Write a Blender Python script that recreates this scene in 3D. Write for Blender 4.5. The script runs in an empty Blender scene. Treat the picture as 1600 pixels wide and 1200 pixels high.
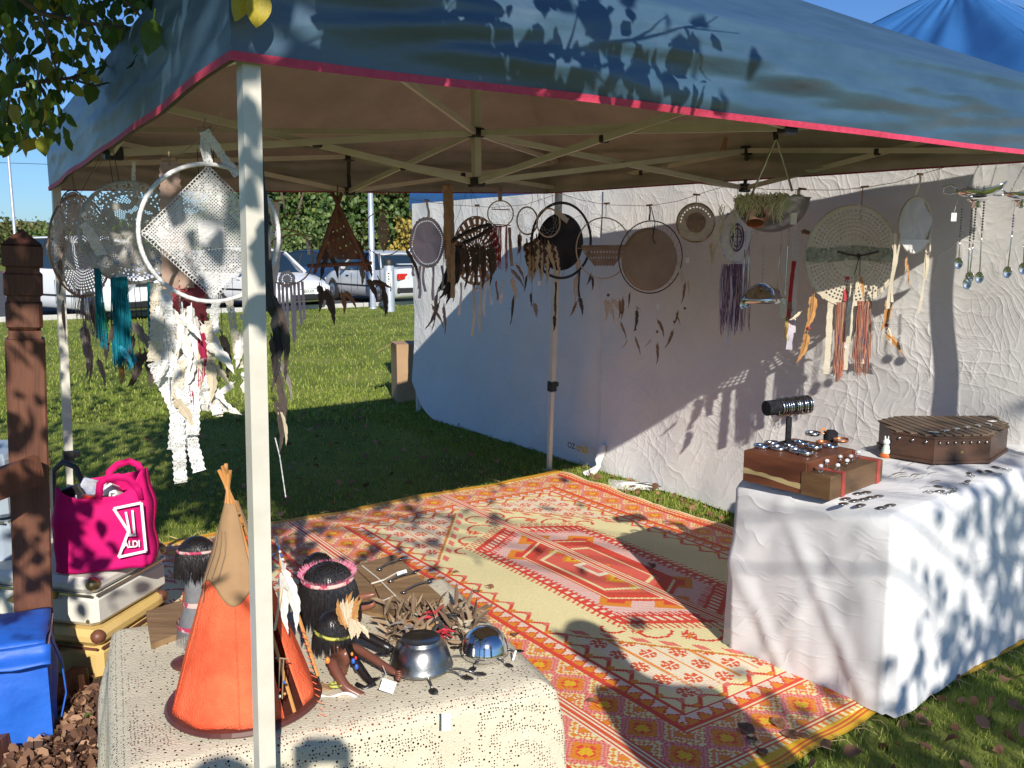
import bpy, bmesh, math, random
import numpy as np
from mathutils import Vector, Matrix, noise
sc = bpy.context.scene
COL = sc.collection
PI = math.pi
rnd = random.Random(7)
npr = np.random.RandomState(11)

# ------------------------------------------------------------------ camera, sky, sun, exposure
CAM_Z = 1.58
PITCH = math.radians(8.73)
FPX = 1400.0                                   # focal length for a 1600 px wide frame
cam_data = bpy.data.cameras.new('camera')
cam = bpy.data.objects.new('camera', cam_data)
COL.objects.link(cam)
cam.location = (0, 0, CAM_Z)
cam.rotation_euler = (PI/2 - PITCH, 0, 0)
cam_data.sensor_width = 36
cam_data.lens = 36*FPX/1600
cam_data.clip_start = 0.05
cam_data.clip_end = 2000
sc.camera = cam

SUN_EL = math.radians(29.4)
SUN_AZ = math.radians(167.5)                   # clockwise from +Y
SUNV = Vector((math.sin(SUN_AZ)*math.cos(SUN_EL), math.cos(SUN_AZ)*math.cos(SUN_EL), math.sin(SUN_EL)))
world = bpy.data.worlds.new('World')
sc.world = world
world.use_nodes = True
wn = world.node_tree.nodes
wl = world.node_tree.links
bg = wn['Background']
sky = wn.new('ShaderNodeTexSky')
sky.sky_type = 'NISHITA'
sky.sun_disc = False
sky.sun_elevation = SUN_EL
sky.sun_rotation = SUN_AZ
sky.air_density = 1.0
sky.dust_density = 0.3
sky.ozone_density = 3.0
tint = wn.new('ShaderNodeMix'); tint.data_type = 'RGBA'; tint.blend_type = 'MULTIPLY'; tint.inputs[0].default_value = 1.0
tint.inputs[7].default_value = (.64, .93, 1.36, 1)
wl.new(sky.outputs[0], tint.inputs[6]); wl.new(tint.outputs[2], bg.inputs[0])
bg.inputs[1].default_value = 0.07
sun_d = bpy.data.lights.new('sun', 'SUN')
sun_d.energy = 4.7
sun_d.angle = math.radians(0.5)
sun_d.color = (1.0, 0.94, 0.84)
sun = bpy.data.objects.new('sun', sun_d)
COL.objects.link(sun)
sun.rotation_euler = SUNV.to_track_quat('Z', 'Y').to_euler()
sun.location = (0, 0, 20)
sc.view_settings.view_transform = 'Standard'
sc.view_settings.look = 'None'
sc.view_settings.exposure = 0.34
sc.view_settings.gamma = 1.0
sc.cycles.max_bounces = 8
sc.cycles.transparent_max_bounces = 24

# ------------------------------------------------------------------ geometry of the place
CP, SP = math.cos(PITCH), math.sin(PITCH)
def ray(px, py):
    x, u = px-800.0, 600.0-py
    return x, FPX*CP + u*SP, u*CP - FPX*SP
def P(px, py, d):
    """place seen at photo pixel px,py, d metres ahead"""
    x, f, u = ray(px, py)
    return Vector((x*d/f, d, CAM_Z + u*d/f))
def G(px, py, z=0.0):
    x, f, u = ray(px, py)
    k = (z-CAM_Z)/u
    return Vector((x*k, f*k, z))
def mpp(px, py, d):
    """metres per photo pixel at that spot"""
    x, f, u = ray(px, py)
    return d/f
GA = math.radians(35)
UX, UY = math.cos(GA), math.sin(GA)
def UV(u, v, z=0.0):
    """market-stall coordinates: u along the front hem, v towards the back"""
    return Vector((u*UX - v*UY, u*UY + v*UX, z))
def toUV(p):
    return p.x*UX + p.y*UY, -p.x*UY + p.y*UX
U0, U1, V0, V1 = 0.618, 3.618, 1.789, 4.789

# ------------------------------------------------------------------ materials
MATS = {}
def M(name, c1, c2=None, scale=6.0, rough=0.6, metal=0.0, bump=0.0, bscale=40.0, island=False, spec=0.5,
      sub=0.0, kind='noise', stretch=(1, 1, 1), c3=None, lo=0.35, hi=0.65, sheen=0.0, alpha=None, coord='Object', bd=3.0, trans=0.0):
    if name in MATS: return MATS[name]
    m = bpy.data.materials.new(name)
    m.use_nodes = True
    nt = m.node_tree; N = nt.nodes; L = nt.links
    b = N['Principled BSDF']
    b.inputs['Base Color'].default_value = (*c1, 1)
    b.inputs['Roughness'].default_value = rough
    b.inputs['Metallic'].default_value = metal
    b.inputs['Specular IOR Level'].default_value = spec
    if sheen: b.inputs['Sheen Weight'].default_value = sheen
    tc = N.new('ShaderNodeTexCoord'); mp = N.new('ShaderNodeMapping')
    L.new(tc.outputs[coord], mp.inputs[0]); mp.inputs['Scale'].default_value = stretch
    if c2 is not None:
        if island:
            g = N.new('ShaderNodeNewGeometry'); src = g.outputs['Random Per Island']
        elif kind == 'wave':
            t = N.new('ShaderNodeTexWave'); t.inputs['Scale'].default_value = scale; t.inputs['Distortion'].default_value = 6
            t.inputs['Detail'].default_value = 3
            L.new(mp.outputs[0], t.inputs[0]); src = t.outputs['Fac']
        else:
            t = N.new('ShaderNodeTexNoise'); t.inputs['Scale'].default_value = scale; t.inputs['Detail'].default_value = 5
            t.inputs['Roughness'].default_value = 0.62
            L.new(mp.outputs[0], t.inputs[0]); src = t.outputs['Fac']
        r = N.new('ShaderNodeValToRGB'); L.new(src, r.inputs[0])
        e = r.color_ramp.elements
        if island: lo, hi = 0.0, 1.0
        e[0].position = lo; e[0].color = (*c1, 1); e[1].position = hi; e[1].color = (*c2, 1)
        if c3 is not None:
            k = e.new((lo+hi)/2); k.color = (*c3, 1)
        L.new(r.outputs[0], b.inputs['Base Color'])
    if bump:
        t2 = N.new('ShaderNodeTexNoise'); t2.inputs['Scale'].default_value = bscale; t2.inputs['Detail'].default_value = bd
        L.new(mp.outputs[0], t2.inputs[0])
        bp = N.new('ShaderNodeBump'); bp.inputs['Strength'].default_value = bump; bp.inputs['Distance'].default_value = 0.01
        L.new(t2.outputs['Fac'], bp.inputs['Height']); L.new(bp.outputs[0], b.inputs['Normal'])
    if trans:
        out = N['Material Output']
        tr = N.new('ShaderNodeBsdfTranslucent'); mx = N.new('ShaderNodeMixShader')
        src = b.inputs['Base Color'].links[0].from_socket if b.inputs['Base Color'].links else None
        if src: L.new(src, tr.inputs[0])
        else: tr.inputs[0].default_value = (*c1, 1)
        mx.inputs[0].default_value = trans
        L.new(b.outputs[0], mx.inputs[1]); L.new(tr.outputs[0], mx.inputs[2]); L.new(mx.outputs[0], out.inputs[0])
    MATS[name] = m
    return m

# ------------------------------------------------------------------ objects
def tag(o, label, cat, group=None):
    o['label'] = label; o['category'] = cat
    if group: o['group'] = group
    return o
def empty(name, loc=(0, 0, 0), rz=0.0, label=None, cat=None, group=None, rot=None):
    o = bpy.data.objects.new(name, None); COL.objects.link(o)
    o.location = loc; o.rotation_euler = rot if rot else (0, 0, rz); o.empty_display_size = 0.1
    if label: tag(o, label, cat, group)
    return o
def link(name, me, mat=None, parent=None, smooth=False):
    o = bpy.data.objects.new(name, me); COL.objects.link(o)
    if mat is not None and len(me.materials) == 0:
        for mm in (mat if isinstance(mat, (list, tuple)) else [mat]): me.materials.append(mm)
    if smooth:
        me.polygons.foreach_set('use_smooth', [True]*len(me.polygons))
    if parent: o.parent = parent
    return o
class MB:
    def __init__(s): s.v = []; s.f = []
    def quad(s, *p):
        n = len(s.v); s.v += [tuple(q) for q in p]; s.f.append(tuple(range(n, n+len(p)))); return s
    def box(s, c, size, rot=None, bev=0.0, taper=1.0):
        n = len(s.v); R = rot if rot is not None else Matrix.Identity(3); c = Vector(c)
        hx, hy, hz = size[0]/2, size[1]/2, size[2]/2
        if bev <= 0:
            for z in (-1, 1):
                k = taper if z > 0 else 1
                for x, y in ((-1, -1), (1, -1), (1, 1), (-1, 1)):
                    s.v.append(tuple(c + R @ Vector((x*hx*k, y*hy*k, z*hz))))
            s.f += [(n, n+3, n+2, n+1), (n+4, n+5, n+6, n+7)] + [(n+i, n+(i+1) % 4, n+4+(i+1) % 4, n+4+i) for i in range(4)]
        else:
            b = min(bev, hx*.9, hy*.9, hz*.9)
            rings = [(-hz, b), (-hz+b, 0), (hz-b, 0), (hz, b)]
            for z, i in rings:
                k = 1 + (taper-1)*(z+hz)/(2*hz)
                pts = [(-hx+i+b, -hy+i), (hx-i-b, -hy+i), (hx-i, -hy+i+b), (hx-i, hy-i-b), (hx-i-b, hy-i), (-hx+i+b, hy-i), (-hx+i, hy-i-b), (-hx+i, -hy+i+b)]
                for x, y in pts: s.v.append(tuple(c + R @ Vector((x*k, y*k, z))))
            for r in range(3):
                for i in range(8): s.f.append((n+r*8+i, n+r*8+(i+1) % 8, n+(r+1)*8+(i+1) % 8, n+(r+1)*8+i))
            s.f.append(tuple(n+7-i for i in range(8))); s.f.append(tuple(n+24+i for i in range(8)))
        return s
    def beam(s, a, b, w, h=None, up=(0, 0, 1)):
        a = Vector(a); b = Vector(b); h = h or w; d = (b-a); l = d.length; d.normalize()
        u = Vector(up); x = d.cross(u)
        if x.length < 1e-3: x = d.cross(Vector((1, 0, 0)))
        x.normalize(); y = x.cross(d).normalized()
        R = Matrix((x, d, y)).transposed()
        return s.box((a+b)/2, (w, l, h), R)
    def tube(s, pts, r, n=6, cap=True, flat=1.0):
        pts = [Vector(p) for p in pts]; m = len(pts); base = len(s.v)
        rr = r if isinstance(r, (list, tuple)) else [r]*m
        ref = None
        for i, p in enumerate(pts):
            t = (pts[min(i+1, m-1)] - pts[max(i-1, 0)])
            if t.length < 1e-9: t = Vector((0, 0, 1))
            t.normalize()
            if ref is None:
                ref = Vector((0, 0, 1)) if abs(t.z) < .9 else Vector((1, 0, 0))
            x = ref - t*ref.dot(t)
            if x.length < 1e-4: x = t.orthogonal()
            x.normalize(); y = t.cross(x); ref = x
            for k in range(n):
                a = 2*PI*k/n
                s.v.append(tuple(p + (x*math.cos(a) + y*math.sin(a)*flat)*rr[i]))
        for i in range(m-1):
            for k in range(n):
                s.f.append((base+i*n+k, base+i*n+(k+1) % n, base+(i+1)*n+(k+1) % n, base+(i+1)*n+k))
        if cap and n > 2:
            s.f.append(tuple(base+n-1-k for k in range(n))); s.f.append(tuple(base+(m-1)*n+k for k in range(n)))
        return s
    def torus(s, c, rx, rz, r, seg=36, n=6, axis='y', rot=None):
        base = len(s.v); c = Vector(c); R = rot if rot is not None else Matrix.Identity(3)
        for i in range(seg):
            a = 2*PI*i/seg; ca, sa = math.cos(a), math.sin(a)
            for k in range(n):
                b = 2*PI*k/n; q = r*math.cos(b)
                if axis == 'y': p = Vector(((rx+q)*ca, r*math.sin(b), (rz+q)*sa))
                else: p = Vector(((rx+q)*ca, (rz+q)*sa, r*math.sin(b)))
                s.v.append(tuple(c + R @ p))
        for i in range(seg):
            for k in range(n):
                i2 = (i+1) % seg; k2 = (k+1) % n
                s.f.append((base+i*n+k, base+i2*n+k, base+i2*n+k2, base+i*n+k2))
        return s
    def lathe(s, prof, c=(0, 0, 0), n=28, sx=1.0, sy=1.0, a0=0.0, a1=2*PI, rot=None):
        base = len(s.v); c = Vector(c); R = rot if rot is not None else Matrix.Identity(3)
        full = abs(a1-a0-2*PI) < 1e-6; cols = n if full else n+1
        for r, z in prof:
            for k in range(cols):
                a = a0 + (a1-a0)*k/n
                s.v.append(tuple(c + R @ Vector((r*math.cos(a)*sx, r*math.sin(a)*sy, z))))
        for i in range(len(prof)-1):
            for k in range(n):
                k2 = (k+1) % cols
                s.f.append((base+i*cols+k, base+i*cols+k2, base+(i+1)*cols+k2, base+(i+1)*cols+k))
        return s
    def ball(s, c, r, n=10, m=6, sc_=(1, 1, 1), rot=None):
        prof = [(max(1e-4, r*math.sin(PI*i/m)), -r*math.cos(PI*i/m)) for i in range(m+1)]
        b = len(s.v); s.lathe(prof, (0, 0, 0), n)
        R = rot if rot is not None else Matrix.Identity(3); c = Vector(c)
        for i in range(b, len(s.v)):
            v = s.v[i]; s.v[i] = tuple(c + R @ Vector((v[0]*sc_[0], v[1]*sc_[1], v[2]*sc_[2])))
        return s
    def ribbon(s, pts, w, nrm=(0, 1, 0), wav=0.0):
        base = len(s.v); pts = [Vector(p) for p in pts]; m = len(pts); nv = Vector(nrm)
        for i, p in enumerate(pts):
            t = (pts[min(i+1, m-1)] - pts[max(i-1, 0)]).normalized()
            x = t.cross(nv)
            if x.length < 1e-4: x = Vector((1, 0, 0))
            x.normalize(); ww = (w[i] if isinstance(w, (list, tuple)) else w)/2
            s.v.append(tuple(p - x*ww)); s.v.append(tuple(p + x*ww + nv*wav*math.sin(i*.5)))
        for i in range(m-1): s.f.append((base+2*i, base+2*i+1, base+2*i+3, base+2*i+2))
        return s
    def grid(s, fn, nu, nv, keep=None):
        base = len(s.v)
        for j in range(nv+1):
            for i in range(nu+1): s.v.append(tuple(fn(i/nu, j/nv)))
        for j in range(nv):
            for i in range(nu):
                if keep is None or keep(i, j):
                    a = base+j*(nu+1)+i; s.f.append((a, a+1, a+nu+2, a+nu+1))
        return s
    def disc(s, c, rx, rz, n=24, axis='y'):
        base = len(s.v); c = Vector(c)
        for k in range(n):
            a = 2*PI*k/n
            s.v.append(tuple(c + (Vector((rx*math.cos(a), 0, rz*math.sin(a))) if axis == 'y' else Vector((rx*math.cos(a), rz*math.sin(a), 0)))))
        s.f.append(tuple(range(base, base+n))); return s
    def mesh(s, name, mat=None):
        me = bpy.data.meshes.new(name); me.from_pydata(s.v, [], s.f); me.update()
        if mat is not None: me.materials.append(mat)
        return me
    def build(s, name, mat=None, parent=None, smooth=False, solid=0.0, clean=False):
        me = s.mesh(name)
        if clean:
            bm = bmesh.new(); bm.from_mesh(me); bmesh.ops.remove_doubles(bm, verts=bm.verts, dist=1e-5)
            bmesh.ops.recalc_face_normals(bm, faces=bm.faces); bm.to_mesh(me); bm.free()
        o = link(name, me, mat, parent, smooth)
        if solid:
            md = o.modifiers.new('thickness', 'SOLIDIFY'); md.thickness = solid; md.offset = 0
        return o
def RZ(a): return Matrix.Rotation(a, 3, 'Z')
def RX(a): return Matrix.Rotation(a, 3, 'X')
def RY(a): return Matrix.Rotation(a, 3, 'Y')
def np_mesh(name, verts, faces, mat=None, parent=None, smooth=False, kind=None):
    """verts (n,3), faces (m,k) arrays"""
    me = bpy.data.meshes.new(name)
    nv, nf, k = len(verts), len(faces), faces.shape[1]
    me.vertices.add(nv); me.vertices.foreach_set('co', verts.astype(np.float32).ravel())
    me.loops.add(nf*k); me.loops.foreach_set('vertex_index', faces.astype(np.int32).ravel())
    me.polygons.add(nf); me.polygons.foreach_set('loop_start', np.arange(0, nf*k, k, dtype=np.int32))
    me.polygons.foreach_set('loop_total', np.full(nf, k, dtype=np.int32))
    if smooth: me.polygons.foreach_set('use_smooth', np.ones(nf, dtype=bool))
    me.update(calc_edges=True)
    if mat is not None: me.materials.append(mat)
    o = bpy.data.objects.new(name, me); COL.objects.link(o)
    if parent: o.parent = parent
    if kind: o['kind'] = kind
    return o
def leaf_arrays(pts, size, hang=0.0, rs=npr, aspect=0.7):
    """folded pointed leaves: 6 verts, 4 tris each -> quads (2 per leaf)"""
    n = len(pts)
    sz = size*(0.65+0.7*rs.rand(n))[:, None]
    d = rs.normal(size=(n, 3)); d[:, 2] -= hang*2.0; d /= np.linalg.norm(d, axis=1)[:, None]
    r = rs.normal(size=(n, 3)); x = np.cross(d, r); x /= np.linalg.norm(x, axis=1)[:, None]
    nn = np.cross(d, x)
    base = pts; w = aspect*0.5
    f = 0.12
    v = np.stack([base, base + d*sz*0.28 + x*sz*w*0.85 + nn*sz*f, base + d*sz*0.62 + x*sz*w*0.8 + nn*sz*f, base + d*sz + nn*sz*0.02,
                  base + d*sz*0.62 - x*sz*w*0.8 + nn*sz*f, base + d*sz*0.28 - x*sz*w*0.85 + nn*sz*f], axis=1)
    i0 = (np.arange(n)*6)[:, None]
    fa = np.concatenate([i0 + np.array([[0, 1, 2, 3]]), i0 + np.array([[0, 3, 4, 5]])], axis=0)
    return v.reshape(-1, 3), fa

C_METAL = M('cream_enamel', (.66, .63, .55), (.58, .55, .47), scale=9, rough=.35, bump=.05, bscale=60)
C_BLACK = M('black_plastic', (.012, .012, .013), (.03, .03, .03), scale=20, rough=.45)
# ------------------------------------------------------------------ ground
m_lawn = M('lawn_soil', (.085, .10, .025), (.25, .25, .07), scale=.9, rough=.95, bump=.6, bscale=30, c3=(.15, .19, .038), coord='Object', lo=.3, hi=.7, spec=.1)
MB().grid(lambda a, b: ((a-.5)*600, -60+b*660, -0.004), 60, 60).build('lawn', m_lawn)['kind'] = 'structure'
KA, KB = Vector((-40, -2.9, 0)), Vector((30, 50.2, 0))   # kerb line from (-10.5,19.2) to (-2.8,24.6)
kd = (Vector((-2.8, 24.6, 0)) - Vector((-10.5, 19.2, 0))).normalized(); kn = Vector((-kd.y, kd.x, 0))
K0 = Vector((-10.5, 19.2, 0)) - kd*40
m_asph = M('asphalt', (.07, .07, .072), (.10, .10, .10), scale=3, rough=.9, bump=.3, bscale=120, spec=.2)
a = MB(); a.grid(lambda s, t: K0 + kd*(s*110) + kn*(t*45+.12) + Vector((0, 0, 0.004)), 20, 10)
a.build('car_park', m_asph)['kind'] = 'structure'
kb = MB()
for i in range(36):
    p = K0 + kd*(i*3.0+1.49)
    kb.box(p + Vector((0, 0, .045)), (2.98, .14, .12), RZ(math.atan2(kd.y, kd.x)), bev=.015)
kb.build('kerb', M('concrete', (.42, .41, .38), (.52, .51, .47), scale=5, rough=.9, bump=.2))['kind'] = 'structure'

# ------------------------------------------------------------------ gazebo over the stall
def nz(x, y, z=0.0): return noise.noise(Vector((x, y, z)))
corners = [(U0, V0), (3.85, 1.76), (U1, V1), (.72, 4.74)]        # F R M L
hem_z = [1.934, 1.925, 1.93, 1.845]
eave_z = [2.20, 2.19, 2.20, 2.12]
APEX = Vector((*UV((U0+U1)/2, (V0+V1)/2).xy, 3.04))
HEMH = 0.27
def canopy_pt(side, s, t, off=0.0, lining=False):
    """t<=1 valance from hem to eave, 1..2 roof from eave to apex"""
    i, j = side, (side+1) % 4
    (ua, va), (ub, vb) = corners[i], corners[j]
    ou, ov = [(0, -1), (1, 0), (0, 1), (-1, 0)][side]
    ex = .035 + off
    dx, dy = (ub-ua)/3.0, (vb-va)/3.0
    u = ua + (ub-ua)*s; v = va + (vb-va)*s
    k = (s*2-1)*ex
    u += dx*k + ou*ex; v += dy*k + ov*ex
    seed = side*7.3
    if t <= 1:
        z = (hem_z[i]*(1-s)+hem_z[j]*s)*(1-t) + (eave_z[i]*(1-s)+eave_z[j]*s)*t
        z -= 0.012*math.sin(s*PI)*t
        env = (.35 if side == 3 else 1.0)*(1-(2*s-1)**6)*(.25+.75*math.sin(PI*min(1, t)) if t < 1 else 0.25)
        w = 0.020*nz(s*4+seed, t*4.2+s*2.5, 1.0) + 0.016*nz(s*9+seed, t*8-s*6, 3.0) + .006*nz(s*30, t*14-s*14, 5)
        bulge = 0.028*math.sin(PI*t)*(1-(2*s-1)**4)
        d = (w*1.3 + bulge)*env + 0.016*nz(s*6+seed, 0, 9)*(1-t)
        u += ou*d; v += ov*d
        return UV(u, v, z)
    r = t-1
    ze = eave_z[i]*(1-s)+eave_z[j]*s - 0.012*math.sin(s*PI)
    p0 = UV(u, v, ze)
    ap = APEX + Vector((0, 0, off))
    p = p0.lerp(ap, r)
    sag = 0.05*math.sin(PI*r)*(0.35+0.65*(1-abs(2*s-1)**3))
    ss = abs(2*s-1)
    w = 0.015*nz(s*14+seed, r*3+s*4, 2.0) + .009*nz(s*30+seed, r*6, 4.0)
    p.z += -sag + w*math.sin(PI*min(1, r*1.3))*(1-ss**5)
    return p
g = empty('gazebo', UV((U0+U1)/2, (V0+V1)/2, 0), 0, 'dark blue pop-up gazebo with pink hem trim on cream scissor frame over the stall', 'gazebo')
gi = g.location.copy()
class Off:
    pass
def rel(mb, o):
    mb.v = [(v[0]-o.x, v[1]-o.y, v[2]-o.z) for v in mb.v]; return mb
m_can = M('canopy_blue', (.020, .060, .108), (.036, .090, .145), scale=3, rough=.46, bump=.55, bscale=7, spec=1.0, sheen=.0, stretch=(1, 1, 3))
m_lin = M('canopy_lining', (.39, .35, .33), (.48, .44, .415), scale=4, rough=.9, bump=.3, bscale=14, trans=.06)
_cb = m_can.node_tree.nodes['Principled BSDF']; _cb.inputs['Coat Weight'].default_value = .7; _cb.inputs['Coat Roughness'].default_value = .5
def canopy_mesh(off, dz, flip=False, t0=0.0, t1=2.0, nt=44, ns=90):
    mb = MB()
    for sd in range(4):
        def fn(a, b):
            t = t0 + (t1-t0)*b
            p = canopy_pt(sd, a, t, off)
            return p + Vector((0, 0, dz*min(1, max(0, (t-.8)*4))))
        mb.grid(fn, ns, nt)
    return mb
rel(canopy_mesh(0, 0), gi).build('canopy_cover', m_can, g, smooth=True)
rel(canopy_mesh(-.016, -.016, t0=.0), gi).build('canopy_lining', m_lin, g, smooth=True)
tr = MB()
for sd in range(4):
    tr.grid(lambda a, b: canopy_pt(sd, a, b*.066, .004) + Vector((0, 0, -.006)), 90, 2)
rel(tr, gi).build('hem_trim', M('pink_trim', (.55, .035, .09), (.62, .06, .12), scale=50, rough=.6, bump=.2, bscale=200), g, smooth=True)
# legs: measured top and foot of each
legs = []
F_top = P(388, 99, 1.82); F_low = P(414, 1200, 1.80)
def ext0(a, b):
    k = (0-a.z)/(b.z-a.z); return a + (b-a)*k
M_top = P(873, 303, 6.0); M_bot = G(858, 735)
L_top = P(88, 300, 4.28); L_low = P(106, 690, 4.22)
legsP = [(F_top, ext0(F_top, F_low), .33), (UV(3.85, 1.76, 1.93), UV(3.90, 1.73, 0), .6), (M_top, M_bot, .62), (L_top, ext0(L_top, L_low), .575)]
m_leg = C_METAL
legpts = []
for a, b, zc in legsP:
    d = (a-b).normalized()
    top = b + d*((2.12)/d.z); c = b + d*(zc/d.z)
    up = Vector((UX, UY, 0))
    lg = MB(); lg.beam(c, top, .036, up=up)
    lo = rel(lg, gi).build('leg', m_leg, g)
    x = MB(); x.beam(b + d*.006, c + d*.02, .027, up=up)
    x.box(b + Vector((0, 0, .004)), (.07, .07, .008), RZ(GA))
    rel(x, gi).build('leg_extension', m_leg, lo)
    x = MB(); x.beam(c - d*.035, c + d*.035, .047, up=up); x.box(c + Vector((.035*UX, .035*UY, .01)), (.03, .02, .03), RZ(GA))
    rel(x, gi).build('leg_clamp', C_BLACK, lo)
    legpts.append((b + d*(1.955/d.z), b + d*(2.12/d.z)))
    for za, zb_ in (((1.93, 1.98), (2.09, 2.14)) if a is not F_top else ((2.09, 2.14),)):
        rel(MB().beam(b + d*(za/d.z), b + d*(zb_/d.z), .05, up=up), gi).build('bracket', C_BLACK, lo)
mast_lo, mast_hi = 1.85, 2.055
cen = UV((U0+U1)/2, (V0+V1)/2, 0)
mst = rel(MB().beam(cen + Vector((0, 0, mast_lo)), cen + Vector((0, 0, 3.02)), .03, up=(UX, UY, 0)), gi).build('mast', m_leg, g)
for z in (mast_lo, mast_hi):
    rel(MB().box(cen + Vector((0, 0, z)), (.06, .06, .04), RZ(GA), bev=.006), gi).build('hub', C_BLACK, mst)
def bar(a, b, shift=Vector((0, 0, 0))):
    rel(MB().beam(a+shift, b+shift, .012, .024), gi).build('truss_bar', m_leg, g)
def joint(p, s=.04):
    rel(MB().box(p, (s*1.3, s*.8, s), RZ(GA), bev=.004), gi).build('joint', C_BLACK, g)
outn = [(0, -1), (1, 0), (0, 1), (-1, 0)]
for sd in range(4):
    (al, ah), (bl, bh) = legpts[sd], legpts[(sd+1) % 4]
    ou, ov = outn[sd]; n = UV(ou, ov, 0)
    mlo, mhi = (al+bl)/2, (ah+bh)/2
    mlo.z = 1.93 if sd == 0 else 1.885; mhi.z = 2.075
    for (l0, h0) in ((al, ah), (bl, bh)):
        bar(h0, mlo, n*.008); bar(l0, mhi, n*-.008)
        joint((h0+mlo+l0+mhi)/4, .03)
    joint(mlo, .045); joint(mhi, .045)
    if sd in (1, 2, 3):   # webbing loop between the mid joints
        rel(MB().ribbon([mhi, (mhi+mlo)/2 + n*.01, mlo], .022, nrm=tuple(n)), gi).build('strap', C_BLACK, g, solid=.003)
    hl, hh = cen + Vector((0, 0, mast_lo)), cen + Vector((0, 0, mast_hi))
    q = n.cross(Vector((0, 0, 1)))*.008
    bar(mhi, hl, q); bar(mlo, hh, -q); joint((mhi+hl)/2, .028)
# rafters from corner to mast top, thin
for sd in range(4):
    bar(legpts[sd][1], cen + Vector((0, 0, mast_hi)))

# ------------------------------------------------------------------ neighbouring gazebos and their white wall
m_nb = M('neighbour_blue', (.025, .11, .30), (.035, .14, .36), scale=2.5, rough=.42, bump=.35, bscale=5, spec=.5, sheen=.0)
def neighbour(name, uc, vc, su, sv, apex, label, zhem, zeave):
    o = empty(name, UV(uc, vc, 0), GA, label, 'gazebo')
    hu, hv = su/2, sv/2
    cs = [(-hu, -hv), (hu, -hv), (hu, hv), (-hu, hv)]
    mb = MB()
    for i in range(4):
        a, b = cs[i], cs[(i+1) % 4]
        def fn(s, t):
            x = a[0]+(b[0]-a[0])*s; y = a[1]+(b[1]-a[1])*s
            if t < .25:
                k = t/.25; bul = 1+.012*math.sin(PI*k)+.006*nz(s*8+i*3, k*3, 1)
                return (x*bul, y*bul, zhem + (zeave-zhem)*k + .012*nz(s*4, i, 1)*(1-k))
            k = (t-.25)/.75
            z = zeave + (apex-zeave)*k - .07*math.sin(PI*k)*(1-abs(2*s-1)**3)
            z += .05*nz(s*9+i*5, k*2, 7)*math.sin(PI*k) + .10*max(0, k-.6)*nz(s*16+i, k*2, 3)
            return (x*(1-k), y*(1-k), z)
        mb.grid(fn, 60, 36)
    mb.build('canopy_cover', m_nb, o, smooth=True)
    for x, y in cs:
        MB().box((x*.985, y*.985, 1.05), (.036, .036, 2.1)).build('leg', C_METAL, o)
    MB().beam((0, 0, 2.0), (0, 0, apex-.01), .03).build('mast', C_METAL, o)
    for i in range(4):
        a, b = cs[i], cs[(i+1) % 4]
        MB().beam((a[0]*.985, a[1]*.985, 2.06), (b[0]*.985, b[1]*.985, 2.0), .012, .024).build('truss_bar', C_METAL, o)
        MB().beam((a[0]*.985, a[1]*.985, 1.9), (b[0]*.985, b[1]*.985, 2.05), .012, .024).build('truss_bar', C_METAL, o)
    return o
WU = 4.10
neighbour('gazebo', WU+1.55, 3.22, 3.0, 3.0, 3.22, 'bright blue gazebo with pointed roof rising behind the stall at right', 1.93, 2.17)
neighbour('gazebo', WU+1.50, 6.07, 2.95, 2.90, 3.0, 'blue gazebo behind the left half of the white wall sheet, nearest the lawn', 1.87, 2.14)
m_wall = M('white_canvas', (.67, .655, .63), (.73, .715, .69), scale=2, rough=.85, spec=.25)
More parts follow.
